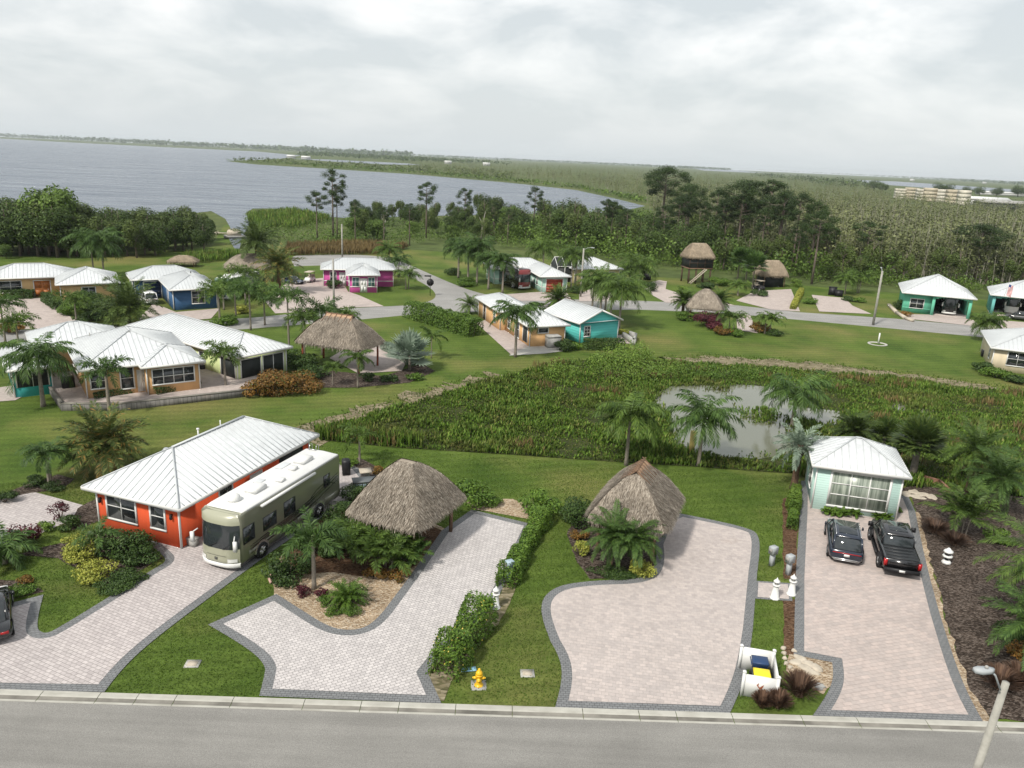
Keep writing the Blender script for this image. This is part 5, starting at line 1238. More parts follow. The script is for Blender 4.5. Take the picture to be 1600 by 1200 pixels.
    q = MB(); q.box(a-.03, -hw*.82, .95, a+.05, -hw*.68, 1.5); q.box(a-.03, hw*.68, .95, a+.05, hw*.82, 1.5); obj('tail_light', q, M['red_lens'], t)
    return t
M['stripe'] = paint('dark_olive_stripe', (.035, .037, .032))
M['olive'] = paint('champagne_olive_paint', (.155, .158, .112), .3); M['olive_front'] = paint('pale_champagne_paint', (.30, .30, .22), .3)
pf, pr_ = G(372, 889, .35), G(531, 774, .5); dv = (pf-pr_); dv.z = 0; Lr = dv.length; dv.normalize(); lf = Vector((-dv.y, dv.x, 0)); ct = mid(pf, pr_)-lf*1.275; ct.z = 0
coach('motorhome', 'olive and champagne motorhome with white roof parked beside the orange house', ct, math.atan2(dv.y, dv.x), M['olive'], M['white'], Lr+.2, 2.55, 3.5, True, M['olive_front'])
coach('motorhome', 'black and red coach parked in front of the seafoam house', G(797, 446), R(-58), paint('black_coach_paint', (.012, .010, .011)), paint('black_coach_roof', (.02, .018, .02)), 10.5, 2.55, 3.7, False, paint('red_coach_paint', (.16, .012, .012)))
coach('motorhome', 'white and green motorhome under the palms beside the blue house', G(372, 462), R(-100), paint('green_coach_paint', (.10, .16, .12)), M['white'], 9.5, 2.5, 3.4, False)
coach('van_camper', 'dark motorhome parked inside the jade green carport', gra+Matrix.Rotation(R(-22), 3, 'Z') @ Vector((7.3, 5.2, 0)), R(-112), paint('charcoal_coach_paint', (.02, .022, .025)), M['white'], 7.0, 2.2, 2.65, False, paint('black_front', (.015, .015, .016)))
car('suv', 'white sport utility parked in front of the blue house', G(237, 476)+dirv(130)*1.8, R(128), 4.8, 1.95, 1.75, paint('white_car_paint', (.70, .70, .69)), 'suv')
car('suv', 'dark sport utility half hidden behind the tan house shrubs', G(186, 458), R(125), 4.6, 1.9, 1.75, paint('dark_grey_paint', (.03, .032, .035)), 'suv')
car('sedan', 'dark blue low car beside the white golf cart', G(457, 443), R(-20), 4.2, 1.75, 1.25, paint('dark_blue_paint', (.02, .03, .06)), 'sedan')
car('sedan', 'dark grey car nearest the jade and aqua carports', G(1592, 500), R(150), 4.6, 1.85, 1.5, paint('grey_car_paint', (.05, .052, .055)), 'sedan')
coach('van_camper', 'white camper van inside the aqua carport', tqa+Matrix.Rotation(R(-27), 3, 'Z') @ Vector((3.4, 6.0, 0)), R(-117), M['white'], M['white'], 5.6, 2.0, 2.6, False)
def golf_cart(label, p, ang, pm):
    t = thing('golf_cart', label, 'golf cart', p, ang); b = MB()
    b.loft([[(x, y, z) for y, z in ((-.58*k, .3), (-.6*k, .55), (-.5*k, zt), (.5*k, zt), (.6*k, .55), (.58*k, .3))] for x, k, zt in ((-1.2, .85, .75), (-1.1, 1, .85), (-.4, 1, .85), (-.35, 1, .5), (.3, 1, .5), (.4, 1, .95), (.9, .95, .85), (1.2, .8, .6))]); obj('body', b, pm, t)
    b = MB(); b.box(-.75, -.5, .85, -.2, .5, .98); b.box(-.85, -.5, .9, -.72, .5, 1.35); obj('seat', b, M['stone'], t)
    b = MB(); [b.bar((x, y, .8), (x*.9, y*.95, 1.82), .05) for x in (-.95, .75) for y in (-.52, .52)]; obj('frame', b, M['black'], t)
    b = MB(); b.loft([[(-1.1*k, -.6*k, z), (.95*k, -.6*k, z), (.95*k, .6*k, z), (-1.1*k, .6*k, z)] for z, k in ((1.82, 1), (1.86, 1.01), (1.9, .94))]); obj('canopy', b, M['stone'], t)
    wheels(t, (-.75, .8), 1.1, .25, .2)
golf_cart('cream golf cart with canopy on the lawn edge beside the pink house', G(484, 441), R(-100), M['white'])
golf_cart('dark golf cart parked under the tan thatched bar', G(1185, 453), R(-60), M['black'])
# ================================================================ street furniture and small things
def lathe_thing(name, label, cat, p, prof, mt, n=14, group=None): b = MB(); b.lathe(prof, n); return place(tag(obj(name, b, mt, None, False), label, cat, group), p, 0)
def lighthouse(label, p):
    t = thing('lighthouse_ornament', label, 'lawn ornament', p, .3, 'white lighthouse ornaments')
    b = MB(); b.lathe([(.27, 0), (.27, .06), (.22, .08), (.13, .78), (.13, .80)], 8); obj('tower', b, M['white'], t)
    b = MB(); b.lathe([(.21, .80), (.22, .86), (.18, .87)], 8); obj('gallery', b, M['white'], t)
    b = MB(); b.lathe([(.11, .87), (.11, 1.02)], 8); obj('lantern', b, M['conc_grey'], t)
    b = MB(); b.lathe([(.19, 1.02), (.17, 1.08), (.04, 1.2), (.015, 1.28)], 8); obj('cap', b, M['white'], t)
lighthouse('white lighthouse ornament beside the flowering hedge by the pavers', G(774, 950))
lighthouse('white lighthouse ornament on the path, left of its twin', G(1210, 935))
lighthouse('white lighthouse ornament on the path next to the rose paver drive', G(1236, 929))
def pedestal(label, p, mt):
    t = thing('utility_pedestal', label, 'utility pedestal', p, R(-60))
    b = MB(); b.box(-.11, -.12, -.05, .11, .12, .80); obj('post', b, mt, t); b = MB(); b.loft([[(x, y, z) for x, y in ((-.15*k, -.19*k), (.15*k, -.19*k), (.15*k, .19*k), (-.15*k, .19*k))] for z, k in ((.801, 1.15), (1.24, 1.15), (1.27, 1.05))]); obj('meter_box', b, mt, t)
    b = MB(); b.box(-.12, -.262, .95, .12, -.224, 1.16); obj('cover_plate', b, M['conc_grey'], t)
M['pale_grey'] = mat('pale_grey_enamel', (.33, .35, .36), .5, .06)
M['blue_grey'] = mat('blue_grey_enamel', (.30, .38, .44), .5, .06)
pedestal('pale grey power pedestal on the grass left of the path', G(1205, 884), M['pale_grey']); pedestal('pale grey power pedestal beside the rose paver drive', G(1231, 898), M['pale_grey']); pedestal('blue grey power pedestal in the middle of the long hedge', G(795, 908), M['blue_grey'])
pedestal('white power pedestal at the front corner of the orange house', G(294, 846), M['pale_grey'])
b = MB(); b.box(-.28, -.2, 0, .28, .2, .48); b.box(-.31, -.23, .48, .31, .23, .54); place(tag(obj('utility_box', b, M['conc_grey']), 'squat grey utility box against the orange house corner', 'utility box'), G(302, 853), R(-19))
# hydrant
t = thing('fire_hydrant', 'yellow fire hydrant on the grass by the kerb', 'fire hydrant', G(748, 1071), R(-90)); M['hyd'] = mat('yellow_enamel', (.72, .42, .015), .4, .08, 3, 0, .5)
b = MB(); b.lathe([(.20, 0), (.20, .05), (.135, .07), (.125, .14), (.125, .50), (.165, .52), (.165, .57), (.14, .59)], 16); obj('barrel', b, M['hyd'], t, False)
b = MB(); b.lathe([(.155, .59), (.15, .66), (.11, .74), (.05, .79), (.05, .86), (.02, .87)], 16); obj('bonnet', b, M['hyd'], t)
for dx, dy, r in ((1, 0, .085), (0, 1, .06), (0, -1, .06)): b = MB(); b.tube([(dx*.1, dy*.1, .40), (dx*.24, dy*.24, .40)], r, 12); b.tube([(dx*.24, dy*.24, .40), (dx*.29, dy*.29, .40)], r*.6, 6); obj('nozzle_cap', b, M['hyd'], t)
b = MB(); b.box(-.34, -.34, -.02, .34, .34, .018); place(tag(obj('hydrant_pad', b, M['conc_grey']), 'square concrete pad under the yellow hydrant', 'concrete pad'), G(748, 1071), R(5))
for q, l in (((301, 1038), 'square concrete meter box in the triangular lawn'), ((824, 1053), 'square concrete meter box in the lawn by the hydrant')):
    t = thing('meter_box', l, 'meter box', G(*q), R(4)); b = MB(); b.box(-.32, -.27, 0, .32, .27, .05); obj('frame', b, M['concrete'], t); b = MB(); b.box(-.22, -.18, .05, .22, .18, .062); obj('lid', b, M['stone'], t)
b = MB(); b.loft([[(x, k*.16, z*1.0) for k, z in ((-1, 0), (-1, .02), (1, .02), (1, 0))] for x in (-.32, -.1, .2, .38)]); place(tag(obj('stepping_board', b, mat('pale_blue_paint', (.25, .45, .58), .5)), 'pale blue board lying on the grass by the flowering hedge', 'board'), G(731, 1046, .03), .2)
# bin enclosure
ea, eb = G(1158, 1088), G(1204, 1092); ed = (eb-ea).normalized(); ean = R(-13)
t = thing('bin_enclosure', 'white vinyl screen around the wheeled bins by the kerb', 'bin enclosure', ea, ean+.02); Wb = 1.45; Db = 2.0
for nm, q in (('front_panel', [(0, 0, .05, Wb, .05, 1.15)]), ('back_panel', [(0, Db, .05, Wb, Db+.05, 1.2)]), ('side_panel', [(Wb-.0, .06, .05, Wb+.05, Db-.01, 1.1)])):
    b = MB(); [b.box(*k) for k in q]; obj(nm, b, M['white'], t)
for x, y in ((0, 0), (Wb, 0), (0, Db), (Wb, Db)): b = MB(); b.box(x-.06, y-.03, -.02, x+.07, y+.09, 1.24); b.loft([[(x+.005+k*i, y+.03+k*j, z) for i, j in ((-1, -1), (1, -1), (1, 1), (-1, 1))] for z, k in ((1.245, .08), (1.28, .08), (1.34, .01))]); obj('post', b, M['white'], t)
b = MB()
for pts in ([(-.12, .08), (-.07, .0), (0, -.07), (.06, -.05), (.10, .03), (.12, .12), (.05, .06), (0, .0), (-.05, .03), (-.06, .12)], [(-.10, .10), (-.055, .16), (-.04, .12)], [(-.01, -.07), (-.03, -.15), (.0, -.15), (.02, -.07)]):
    V = [(Wb/2+p[0]*1.3, -.012, .62+p[1]*1.3) for p in pts]; b.add(V, [tuple(range(len(V)))])
obj('bird_emblem', b, mat('rust_red_emblem', (.30, .09, .04), .6), t)
def bin_(label, p, a, body, lid):
    t = thing('wheeled_bin', label, 'wheeled bin', p, a); b = MB(); b.loft([[(x*k, y*k, z) for x, y in ((-.28, -.32), (.28, -.32), (.28, .32), (-.28, .32))] for z, k in ((.06, .78), (.9, 1), (.95, 1.06), (.98, 1.06))]); obj('body', b, body, t)
    b = MB(); b.loft([[(x*k, y*k, z) for x, y in ((-.31, -.36), (.31, -.36), (.31, .37), (-.31, .37))] for z, k in ((.985, 1), (1.02, 1), (1.07, .8))]); obj('lid', b, lid, t)
    b = MB(); b.tube([(-.3, .40, .93), (.3, .40, .93)], .025, 6); obj('handle', b, body, t)
    for s_ in (-1, 1): b = MB(); b.tube([(s_*.24, .27, .11), (s_*.31, .27, .11)], .11, 12); obj('wheel', b, M['rubber'], t)
M['bin_blue'] = mat('navy_bin_plastic', (.02, .045, .11), .5, .06); M['bin_yel'] = mat('yellow_bin_lid', (.75, .58, .03), .5, .05); M['bin_grey'] = mat('dark_bin_plastic', (.06, .065, .07), .5, .06)
er = Matrix.Rotation(ean, 3, 'Z'); bin_('navy wheeled bin inside the white enclosure', ea+er @ Vector((.78, 1.48, 0)), ean+.05+R(90), M['bin_blue'], M['bin_blue']); bin_('dark wheeled bin with yellow lid inside the white enclosure', ea+er @ Vector((.80, .52, 0)), ean+R(93), M['bin_grey'], M['bin_yel'])
# garden ornaments and stones
t = thing('stone_lantern', 'black and white garden lantern on the dark mulch', 'garden lantern', G(1478, 880), .4)
for nm, prof, mt in (('base', [(.26, 0), (.28, .1), (.2, .2), (.1, .22)], M['white']), ('stem', [(.10, .22), (.09, .42)], M['black']), ('tray', [(.12, .42), (.30, .46), (.28, .54), (.12, .56)], M['white']), ('lantern', [(.17, .56), (.17, .76)], M['black']), ('cap', [(.30, .76), (.26, .84), (.12, .95), (.05, 1.03)], M['white'])):
    b = MB(); b.lathe(prof, 8); obj(nm, b, mt, t)
def rock(p, sx_, sy_, sz_, label, mt=None, group=None, name='garden_rock'):
    n = 10; b = MB(); prof = []; ph = rng.random(n)*.3
    secs = [[(sx_*k*(1+.25*math.sin(i*2.1+ph[i]*9))*math.cos(2*math.pi*i/n), sy_*k*(1+.2*math.cos(i*1.7+ph[i]*7))*math.sin(2*math.pi*i/n), z*sz_) for i in range(n)] for z, k in ((-.1, .9), (.3, 1), (.8, .82), (1, .45))]
    b.loft(secs); return place(tag(obj(name, b, mt or M['stone']), label, 'rock', group), p, rng.random()*6)
for i, q in enumerate([(1245, 1036), (1257, 1044), (1268, 1051), (1250, 1030), (1262, 1038), (1275, 1044)]): rock(G(*q), .34, .26, .10, 'cream flagstone in the small gravel bed by the notched drive', None, 'cream flagstones by the notched drive', 'flagstone')
for i, q in enumerate([(1224, 1014), (1225, 1022), (1226, 1030), (1228, 1038), (1234, 1044), (1240, 1018)]): rock(G(*q), .14, .11, .14, 'small cream edging stone beside the bin enclosure lawn', None, 'cream edging stones')
for i, q in enumerate([(1415, 772), (1428, 769), (1442, 773), (1456, 777), (1434, 777)]): rock(G(*q), .55, .4, .07, 'tan flagstone in the mulch right of the aqua cottage', None, 'tan flagstones right of the cottage', 'flagstone')
rock(G(1279, 1073), .28, .26, .12, 'grey utility cover stone at the drive notch', M['conc_grey'], None, 'cover_stone')
w = MB()
for i in range(4):
    a0, a1 = G(1405+i*3, 756+i*1), G(1478, 765); wallrun(w, [G(1402, 748), G(1440, 750), G(1466, 757), G(1480, 770)], .22-.02*i, .10*i, .10*i+.095)
tag(obj('stacked_stone_edge', w, mat('rust_stone', (.24, .13, .085), .85, .3, 3, .02)), 'low rusty stacked stone edge right of the aqua cottage', 'garden edge')
for q, l in (((540, 818), 'pale rock'), ):
    pass
b = MB(); b.lathe([(.9, 0), (.92, .05), (.9, .08), (.75, .08), (.73, .0)], 40); o = place(tag(obj('tree_ring', b, M['concrete']), 'pale concrete planting ring on the empty lawn', 'planting ring'), G(1371, 538), 0, 1.4)
b = MB(); b.tube([(0, 0, 0), (0, 0, 1.5)], .10, 8); place(tag(obj('marker_post', b, M['white']), 'short white pipe standing in the planting ring on the empty lawn', 'pipe'), G(1372, 537))
# outdoor kitchen behind the motorhome
t = thing('outdoor_kitchen', 'grey cabinet with dark top on the patio behind the motorhome', 'outdoor cabinet', G(574, 770), R(18))
b = MB(); b.box(-.95, -.4, 0, .95, .4, .95); obj('cabinet', b, M['conc_grey'], t); b = MB(); b.box(-1.0, -.45, .953, 1.0, .45, 1.02); obj('counter', b, mat('slate_top', (.10, .11, .115), .5), t)
for x in (-.47, .47): b = MB(); b.box(x-.42, -.42, .1, x+.42, -.402, .85); obj('cabinet_door', b, M['blue_grey'], t)
t = thing('side_table', 'square pale topped side table behind the motorhome', 'side table', G(571, 750), R(18)); b = MB(); b.box(-.42, -.42, .68, .42, .42, .76); obj('table_top', b, M['stone'], t); b = MB(); b.loft([[(k*x, k*y, z) for x, y in ((-1, -1), (1, -1), (1, 1), (-1, 1))] for z, k in ((0, .36), (.6, .24), (.679, .38))]); obj('base', b, M['conc_grey'], t)
b = MB(); b.loft([[(x*k, y*k, z) for x, y in ((-.3, -.3), (.3, -.3), (.3, .3), (-.3, .3))] for z, k in ((0, .9), (1.0, 1), (1.15, .9), (1.25, .5))]); place(tag(obj('covered_grill', b, M['black']), 'black covered grill behind the motorhome tail', 'grill'), G(541, 742), .3)
# bed edging near the gravel
b = MB(); P = [G(424, 912), G(421, 905), G(424, 897), G(432, 890)]; b.tube([tuple(p+Vector((0, 0, .05))) for p in P], .09, 8); tag(obj('bed_edging', b, mat('pink_kerbing', (.42, .27, .23), .85, .15)), 'curved pink concrete edging at the left of the gravel bed', 'edging')
w = MB(); P = [G(836, 826), G(815, 870), G(806, 900), G(800, 915)]; wallrun(w, P, .12, 0, .16); tag(obj('timber_edging', w, M['wood']), 'low timber edging along the lawn side of the long hedge', 'edging')
# lamps and poles
def street_lamp(label, p, top, arm, r=.16, head=True, ht=None):
    t = thing('street_lamp', label, 'street lamp', p); hh_ = ht or HT(p, top); b = MB(); b.tube([(0, 0, -.1), (0, 0, hh_)], [r*1.35, r], 8); obj('pole', b, M['pole'], t)
    if head:
        ax, ay = arm; b = MB(); b.tube([(0, 0, hh_-.25), (ax*.5, ay*.5, hh_+.15), (ax, ay, hh_+.3)], .035, 6); a_ = obj('arm', b, M['pale_grey'], t)
        b = MB(); dd = Vector((ax, ay, 0)).normalized(); n_ = Vector((-dd.y, dd.x, 0)); c0 = Vector((ax, ay, hh_+.3))
        b.loft([[tuple(c0+dd*x+n_*(y*k)+Vector((0, 0, z))) for y, z in ((-.16, -.05), (-.12, .05), (.12, .05), (.16, -.05))] for x, k in ((-.1, .35), (.05, .8), (.4, 1), (.62, .5))]); obj('lamp_head', b, M['pale_grey'], t)
        b = MB(); b.loft([[tuple(c0+dd*x+n_*(y*k)+Vector((0, 0, -.06+z))) for y, z in ((-.13, 0), (-.08, -.06), (.08, -.06), (.13, 0))] for x, k in ((.05, .6), (.3, 1), (.5, .6))]); obj('lamp_lens', b, M['clear_lens'], t)
    return t
M['pole'] = mat('concrete_pole', (.29, .28, .25), .85, .2, 3)
pt = G(1572, 1066, 9.0); best = min(np.arange(2, 8.5, .05), key=lambda z: (G(1527, 1200, z)-Vector((pt.x, pt.y, z))).length); q = G(1527, 1200, best); bs = pt+(q-pt)*(9.0/(9.0-best))
t = thing('street_lamp', 'concrete street lamp pole seen from above in the lower right corner', 'street lamp', bs); lx, ly = pt.x-bs.x, pt.y-bs.y
b = MB(); b.tube([(0, 0, -.1), (lx, ly, 9.0)], [.155, .095], 8); obj('pole', b, M['pole'], t)
hp = G(1546, 1047, 9.5)-bs; ap = G(1563, 1078, 8.85)-bs
b = MB(); b.tube([tuple(ap), tuple(ap.lerp(hp, .55)+Vector((0, 0, .12))), tuple(hp)], .028, 8); obj('arm', b, M['pale_grey'], t)
dd = (hp-ap); dd.z = 0; dd.normalize(); n_ = Vector((-dd.y, dd.x, 0)); b = MB(); b.loft([[tuple(hp+dd*x+n_*(y*k)+Vector((0, 0, z))) for y, z in ((-.15, -.05), (-.11, .06), (.11, .06), (.15, -.05))] for x, k in ((-.12, .35), (.0, .8), (.28, 1), (.45, .5))]); obj('lamp_head', b, M['pale_grey'], t)
b = MB(); b.lathe([(.05, 0), (.05, .06), (.03, .08)], 8, tuple(hp+dd*.1+Vector((0, 0, .06)))); obj('photocell', b, M['conc_grey'], t)
street_lamp('concrete street lamp pole in front of the yellow house', G(907, 464), 388, (1.2, -.8), .13); street_lamp('leaning pale street lamp pole on the empty lawn by the back street', G(1364, 508), 424, (.5, 1.6), .15)
street_lamp('plain concrete pole in front of the pink house', G(522, 484), 404, (0, 0), .12, False); street_lamp('bare concrete pole behind the pink house roof', G(535, 408), 350, (0, 0), .14, False)
t = thing('stop_sign', 'octagonal road sign seen from its dark back at the side street corner', 'road sign', G(672, 462), R(97)); hs = HT(G(672, 462), 441)
b = MB(); b.tube([(0, 0, 0), (0, 0, hs+1.1)], .05, 8); obj('post', b, M['black'], t)
b = MB(); b.loft([[(x, .62*math.cos(R(22.5+45*i)), hs+.62*math.sin(R(22.5+45*i))) for i in range(8)] for x in (.055, .085)]); obj('sign_plate', b, M['black'], t)
b = MB(); b.box(-.02, -.15, hs+.95, .02, .95, hs+1.18); obj('street_name_blade', b, M['black'], t)
# flag on the aqua carport
fp = G(1561, 497); t = thing('flag', 'striped flag on a slanting pole at the aqua carport', 'flag', fp, R(-27)); zt_ = HT(fp, 442)
b = MB(); b.tube([(0, -.1, zt_-2.2), (.35, -.7, zt_)], .025, 6); obj('flag_pole', b, M['white'], t)
fr_, fw_, cn_ = MB(), MB(), MB()
for i in range(13):
    for k in range(6):
        f = lambda u, j: (.33-.05*u+.055*j*.9, -.66+.05*math.sin(u*9+j*.4), zt_-.1-u*1.9-.02*j)
        (fr_ if i % 2 == 0 else fw_).add([f(k/6, i), f(k/6, i+1), f((k+1)/6, i+1), f((k+1)/6, i)], [(0, 1, 2, 3)])
for k in range(3): cn_.add([tuple(np.array(f(k/6, j))+(0, -.01, 0)) for j in (0, 7)]+[tuple(np.array(f((k+1)/6, j))+(0, -.01, 0)) for j in (7, 0)], [(0, 1, 2, 3)])
obj('red_stripe', fr_, mat('flag_red', (.45, .03, .04), .8), t); obj('white_stripe', fw_, M['white'], t); obj('canton', cn_, mat('flag_blue', (.02, .04, .16), .8), t)
def ac(label, p, a=.3, s=1): 
    t = thing('air_conditioner', label, 'air conditioner', p, a, None, s); b = MB(); b.loft([[(x*k, y*k, z) for x, y in ((-.42, -.42), (.42, -.42), (.42, .42), (-.42, .42))] for z, k in ((0, 1), (.8, 1), (.86, .92))]); obj('cabinet', b, M['black'], t); b = MB(); b.lathe([(.34, .862), (.34, .89), (.1, .9)], 16); obj('fan_grille', b, M['conc_grey'], t)
ac('dark air conditioner on the terrace at the peach house side wall', G(107, 604, .48), .6, 1.25); ac('dark air conditioner against the lime house wall', G(318, 582), .9); ac('black air conditioner beside the grey storage shed', G(866, 541), .35); ac('dark air conditioner beside the cream house wall', G(1538, 557), -.4)
for q, l in (((1300, 461), 'black cabinet on the far paver pad left of the pole'), ((1310, 463), 'low black cabinet at the right of its taller twin on the far pad'), ((1011, 437), 'dark planter box beside the circular drive')):
    b = MB(); hq = 1.5 if q[0] < 1305 else 1.1; b.box(-.7, -.5, 0, .7, .5, hq); b.box(-.75, -.55, hq, .75, .55, hq+.07); place(tag(obj('garden_cabinet', b, M['black']), l, 'cabinet'), G(*q), R(-20))
# low wall by the turquoise house
w = MB(); wallrun(w, [G(972, 528), G(990, 540), G(995, 530), G(985, 526)], .3, 0, .8); tag(obj('seat_wall', w, M['conc_grey']), 'low curved block wall beside the turquoise house patio', 'garden wall')
sheet('patio', [(958, 530), (972, 520), (990, 528), (990, 538), (968, 536)], .014, M['paver_far'])
w = MB(); wallrun(w, [G(1386, 478), G(1398, 490), G(1412, 499), G(1424, 503)], .5, 0, .45); tag(obj('rock_border', w, M['stone']), 'pale rock border curving by the jade carport house', 'rock border')
# pads of the back lots
for px in ([(415, 472), (450, 440), (530, 432), (544, 456), (562, 462), (600, 479), (540, 481), (470, 488), (430, 490)], [(-20, 470), (8, 468), (40, 466), (70, 466), (100, 490), (130, 506), (60, 514), (-20, 516)], [(240, 474), (275, 488), (344, 482), (330, 498), (230, 508), (215, 500)], [(515, 560), (560, 532), (600, 538), (636, 564), (628, 580), (560, 584)], [(744, 505), (772, 496), (832, 546), (800, 556)], [(760, 462), (850, 456), (886, 458), (895, 471), (790, 470)], [(905, 460), (935, 446), (965, 446), (950, 471), (905, 471)], [(1000, 446), (1030, 438), (1042, 440), (1040, 452), (1085, 466), (1120, 470), (1150, 478), (1040, 473), (1020, 462)], [(1180, 455), (1236, 452), (1250, 487), (1205, 484), (1150, 470)], [(1268, 461), (1320, 466), (1332, 478), (1362, 491), (1280, 487)], [(1412, 491), (1455, 492), (1520, 500), (1532, 511), (1415, 498)], [(1150, 490), (1172, 493), (1184, 521), (1152, 516)], [(1548, 500), (1660, 508), (1660, 530), (1540, 514)]):
    sheet('paver_pad', px, .013, M['paver_far'])
# lumber yard far off, boat and dock
M['lumber'] = mat('sawn_lumber', (.42, .37, .28), .9, .25, .15); M['lumber2'] = mat('pale_lumber', (.48, .45, .38), .9, .2, .15)
lx_ = [(1400, 308, 298, 12), (1416, 309, 297, 12), (1432, 311, 299, 10), (1444, 312, 298, 12), (1462, 313, 300, 12), (1480, 316, 301, 12), (1497, 318, 302, 10)]
for i, (x, yb, yt, wpx) in enumerate(lx_):
    p = G(x+6, yb+3); k = F/dist(p); hh_ = HT(p, yt)*1.25; wd = wpx/k*1.15; b = MB()
    for j in range(4): b.box(-wd/2+.1*(j % 2), -6, hh_*j/4+.02, wd/2-.1*(j % 2), 6, hh_*(j+1)/4)
    place(tag(obj('lumber_stack', b, M['lumber'] if i % 2 else M['lumber2']), 'tall pale stack of sawn lumber beyond the marsh wood', 'lumber stack', 'far lumber stacks'), p, R(-10))
M['pale_shed'] = mat('pale_shed_metal', (.46, .46, .45), .7, .1, .1)
for i, (x, yb, yt, wpx, mt, l) in enumerate([(1540, 322, 308, 60, 'pale_shed', 'long white industrial shed at the lumber yard'), (1580, 330, 314, 70, 'conc_grey', 'open grey roofed shed at the right end of the lumber yard'), (1570, 306, 300, 60, 'pale_shed', 'far low white warehouse behind the lumber yard')]):
    p = G(x, yb); k = F/dist(p); w_ = wpx/k; hh_ = max(4, HT(p, yt)); t = thing('industrial_shed', l, 'shed', p, R(-8)); b = MB()
    b.box(-w_/2, 0, 0, w_/2, 20, hh_*.72); obj('wall', b, M['screen'] if i == 1 else M[mt], t); b = MB(); b.loft([[(xx, -.8, hh_*.73), (xx, 10, hh_), (xx, 20.8, hh_*.73), (xx, 10, hh_*.72)] for xx in (-w_/2-.5, w_/2+.5)]); obj('roof', b, M['conc_grey'] if i == 1 else M['white'], t)
for i, (x, y, h_) in enumerate([(455, 247, 4), (478, 249, 4), (1425, 283, 6), (1538, 287, 6), (700, 256, 5), (760, 259, 5)]):
    t = thing('far_building', 'tiny white building among trees on the far shore', 'building', G(x, y), 0, 'tiny white far shore buildings'); b = MB(); b.box(-9, -5, 0, 9, 5, h_); obj('wall', b, M['pale_shed'], t); b = MB(); b.loft([[(xx, -6, h_), (xx, 0, h_+3), (xx, 6, h_)] for xx in (-9.5, 9.5)]); obj('roof', b, M['white'], t)
bp = G(367, 372, .1); t = thing('pontoon_boat', 'small boat with rounded canopy moored at the canal mouth', 'boat', bp, R(20)); b = MB(); b.loft([[(x, y*k, z) for y, z in ((-1.1, .1), (-1.2, .7), (1.2, .7), (1.1, .1))] for x, k in ((-2.6, .85), (-1, 1), (1.5, 1), (2.7, .5))]); obj('hull', b, M['conc_grey'], t)
b = MB(); b.loft([[(x*k, y*k, z) for x, y in ((-1.8, -1), (1.6, -1), (1.6, 1), (-1.8, 1))] for z, k in ((.72, 1), (1.6, 1), (2.1, .75), (2.3, .3))]); obj('cover', b, M['stone'], t)
b = MB(); b.box(-8, -.7, .35, .3, .7, .5); [b.tube([(x, y, -.3), (x, y, .9)], .09, 6) for x in (-6, -3, 0) for y in (-.75, .75)]; place(tag(obj('dock', b, M['stone']), 'narrow pale dock reaching the boat at the canal mouth', 'dock'), G(358, 367, .0), R(5))
# ================================================================ palms
P_ = lambda d: d
palm((167, 738), 692, 3.0, 'date', M['leaf_date'], 'date palm with orange tinged fronds behind the orange house', dead=8)
palm((78, 757), 708, 1.5, 'adonidia', M['leaf_palm_blue'], 'small twin trunk palm in the mulch left of the orange house', stems_=[(-.15, 0, .95), (.2, .1, 1.0)])
palm((491, 920), 842, 1.75, 'foxtail', M['leaf_palm_blue'], 'slim grey trunk palm in the gravel bed', trunk_r=.11)
palm((158, 872), 838, 1.25, 'foxtail', M['leaf_palm_blue'], 'young drooping palm in front of the orange house window', trunk_r=.07, nf=8)
palm((8, 880), 862, 1.7, 'queen', M['leaf_palm_blue'], 'low arching palm cut by the left edge above the black car', nf=16, trunk_r=.12)
palm((978, 727), 648, 2.6, 'queen', M['leaf_palm'], 'tall queen palm rising behind the capped thatched hut'); palm((1091, 728), 652, 2.7, 'queen', M['leaf_palm_blue'], 'queen palm with swollen trunk in front of the open pond')
b = MB(); b.tube([(0, 0, 0), (0, 0, 1.9)], .24, 12); place(tag(obj('pipe_post', b, mat('ochre_pipe', (.42, .34, .12), .7, .15)), 'ochre pipe standing at the pond edge beside the queen palm', 'pipe'), G(1080, 708))
palm((1237, 668), 616, 2.6, 'queen', M['leaf_palm_blue'], 'spiky crowned palm standing out in the pond', trunk_r=.17)
palm((562, 727), 682, 1.5, 'foxtail', M['leaf_palm'], 'slender young palm on the mulch behind the motorhome', trunk_r=.08, nf=9)
palm((1240, 764), 698, 2.0, 'date', M['leaf_silver'], 'grey green palm at the left corner of the aqua cottage', nf=26)
palm((1424, 752), 690, 2.2, 'fan', M['leaf_date_dark'], 'dark fan palm behind the right of the aqua cottage', nf=44, trunk_r=.25); palm((1330, 712), 675, 2.0, 'date', M['leaf_date_dark'], 'dark low palm behind the aqua cottage roof'); palm((1378, 706), 682, 1.9, 'fan', M['leaf_date_dark'], 'dark fan palm touching the ridge of the aqua cottage')
palm((1513, 768), 706, 2.35, 'pygmy', M['leaf_palm'], 'bushy date palm in the mulch behind its shorter neighbour', trunk_r=.24, nf=48); palm((1552, 800), 746, 2.25, 'pygmy', M['leaf_palm_blue'], 'bushy date palm with scaly trunk near the right edge', trunk_r=.24, nf=48)
palm((1622, 985), 886, 2.9, 'pygmy', M['leaf_palm'], 'big yellow green palm leaning in at the right edge above the mulch', trunk_r=.22, nf=52); palm((1600, 1050), 975, 2.0, 'pygmy', M['leaf_palm_blue'], 'dark green palm at the right edge nearest the street', trunk_r=.18, nf=36)
palm((1502, 838), 800, 2.0, 'areca', M['leaf_palm'], 'leafy many stemmed shrub palm in the mulch right of the pickup', cat='palm shrub', stems_=[(-.3, 0, 1), (.3, .2, .9), (0, -.3, .8)], nf=11)
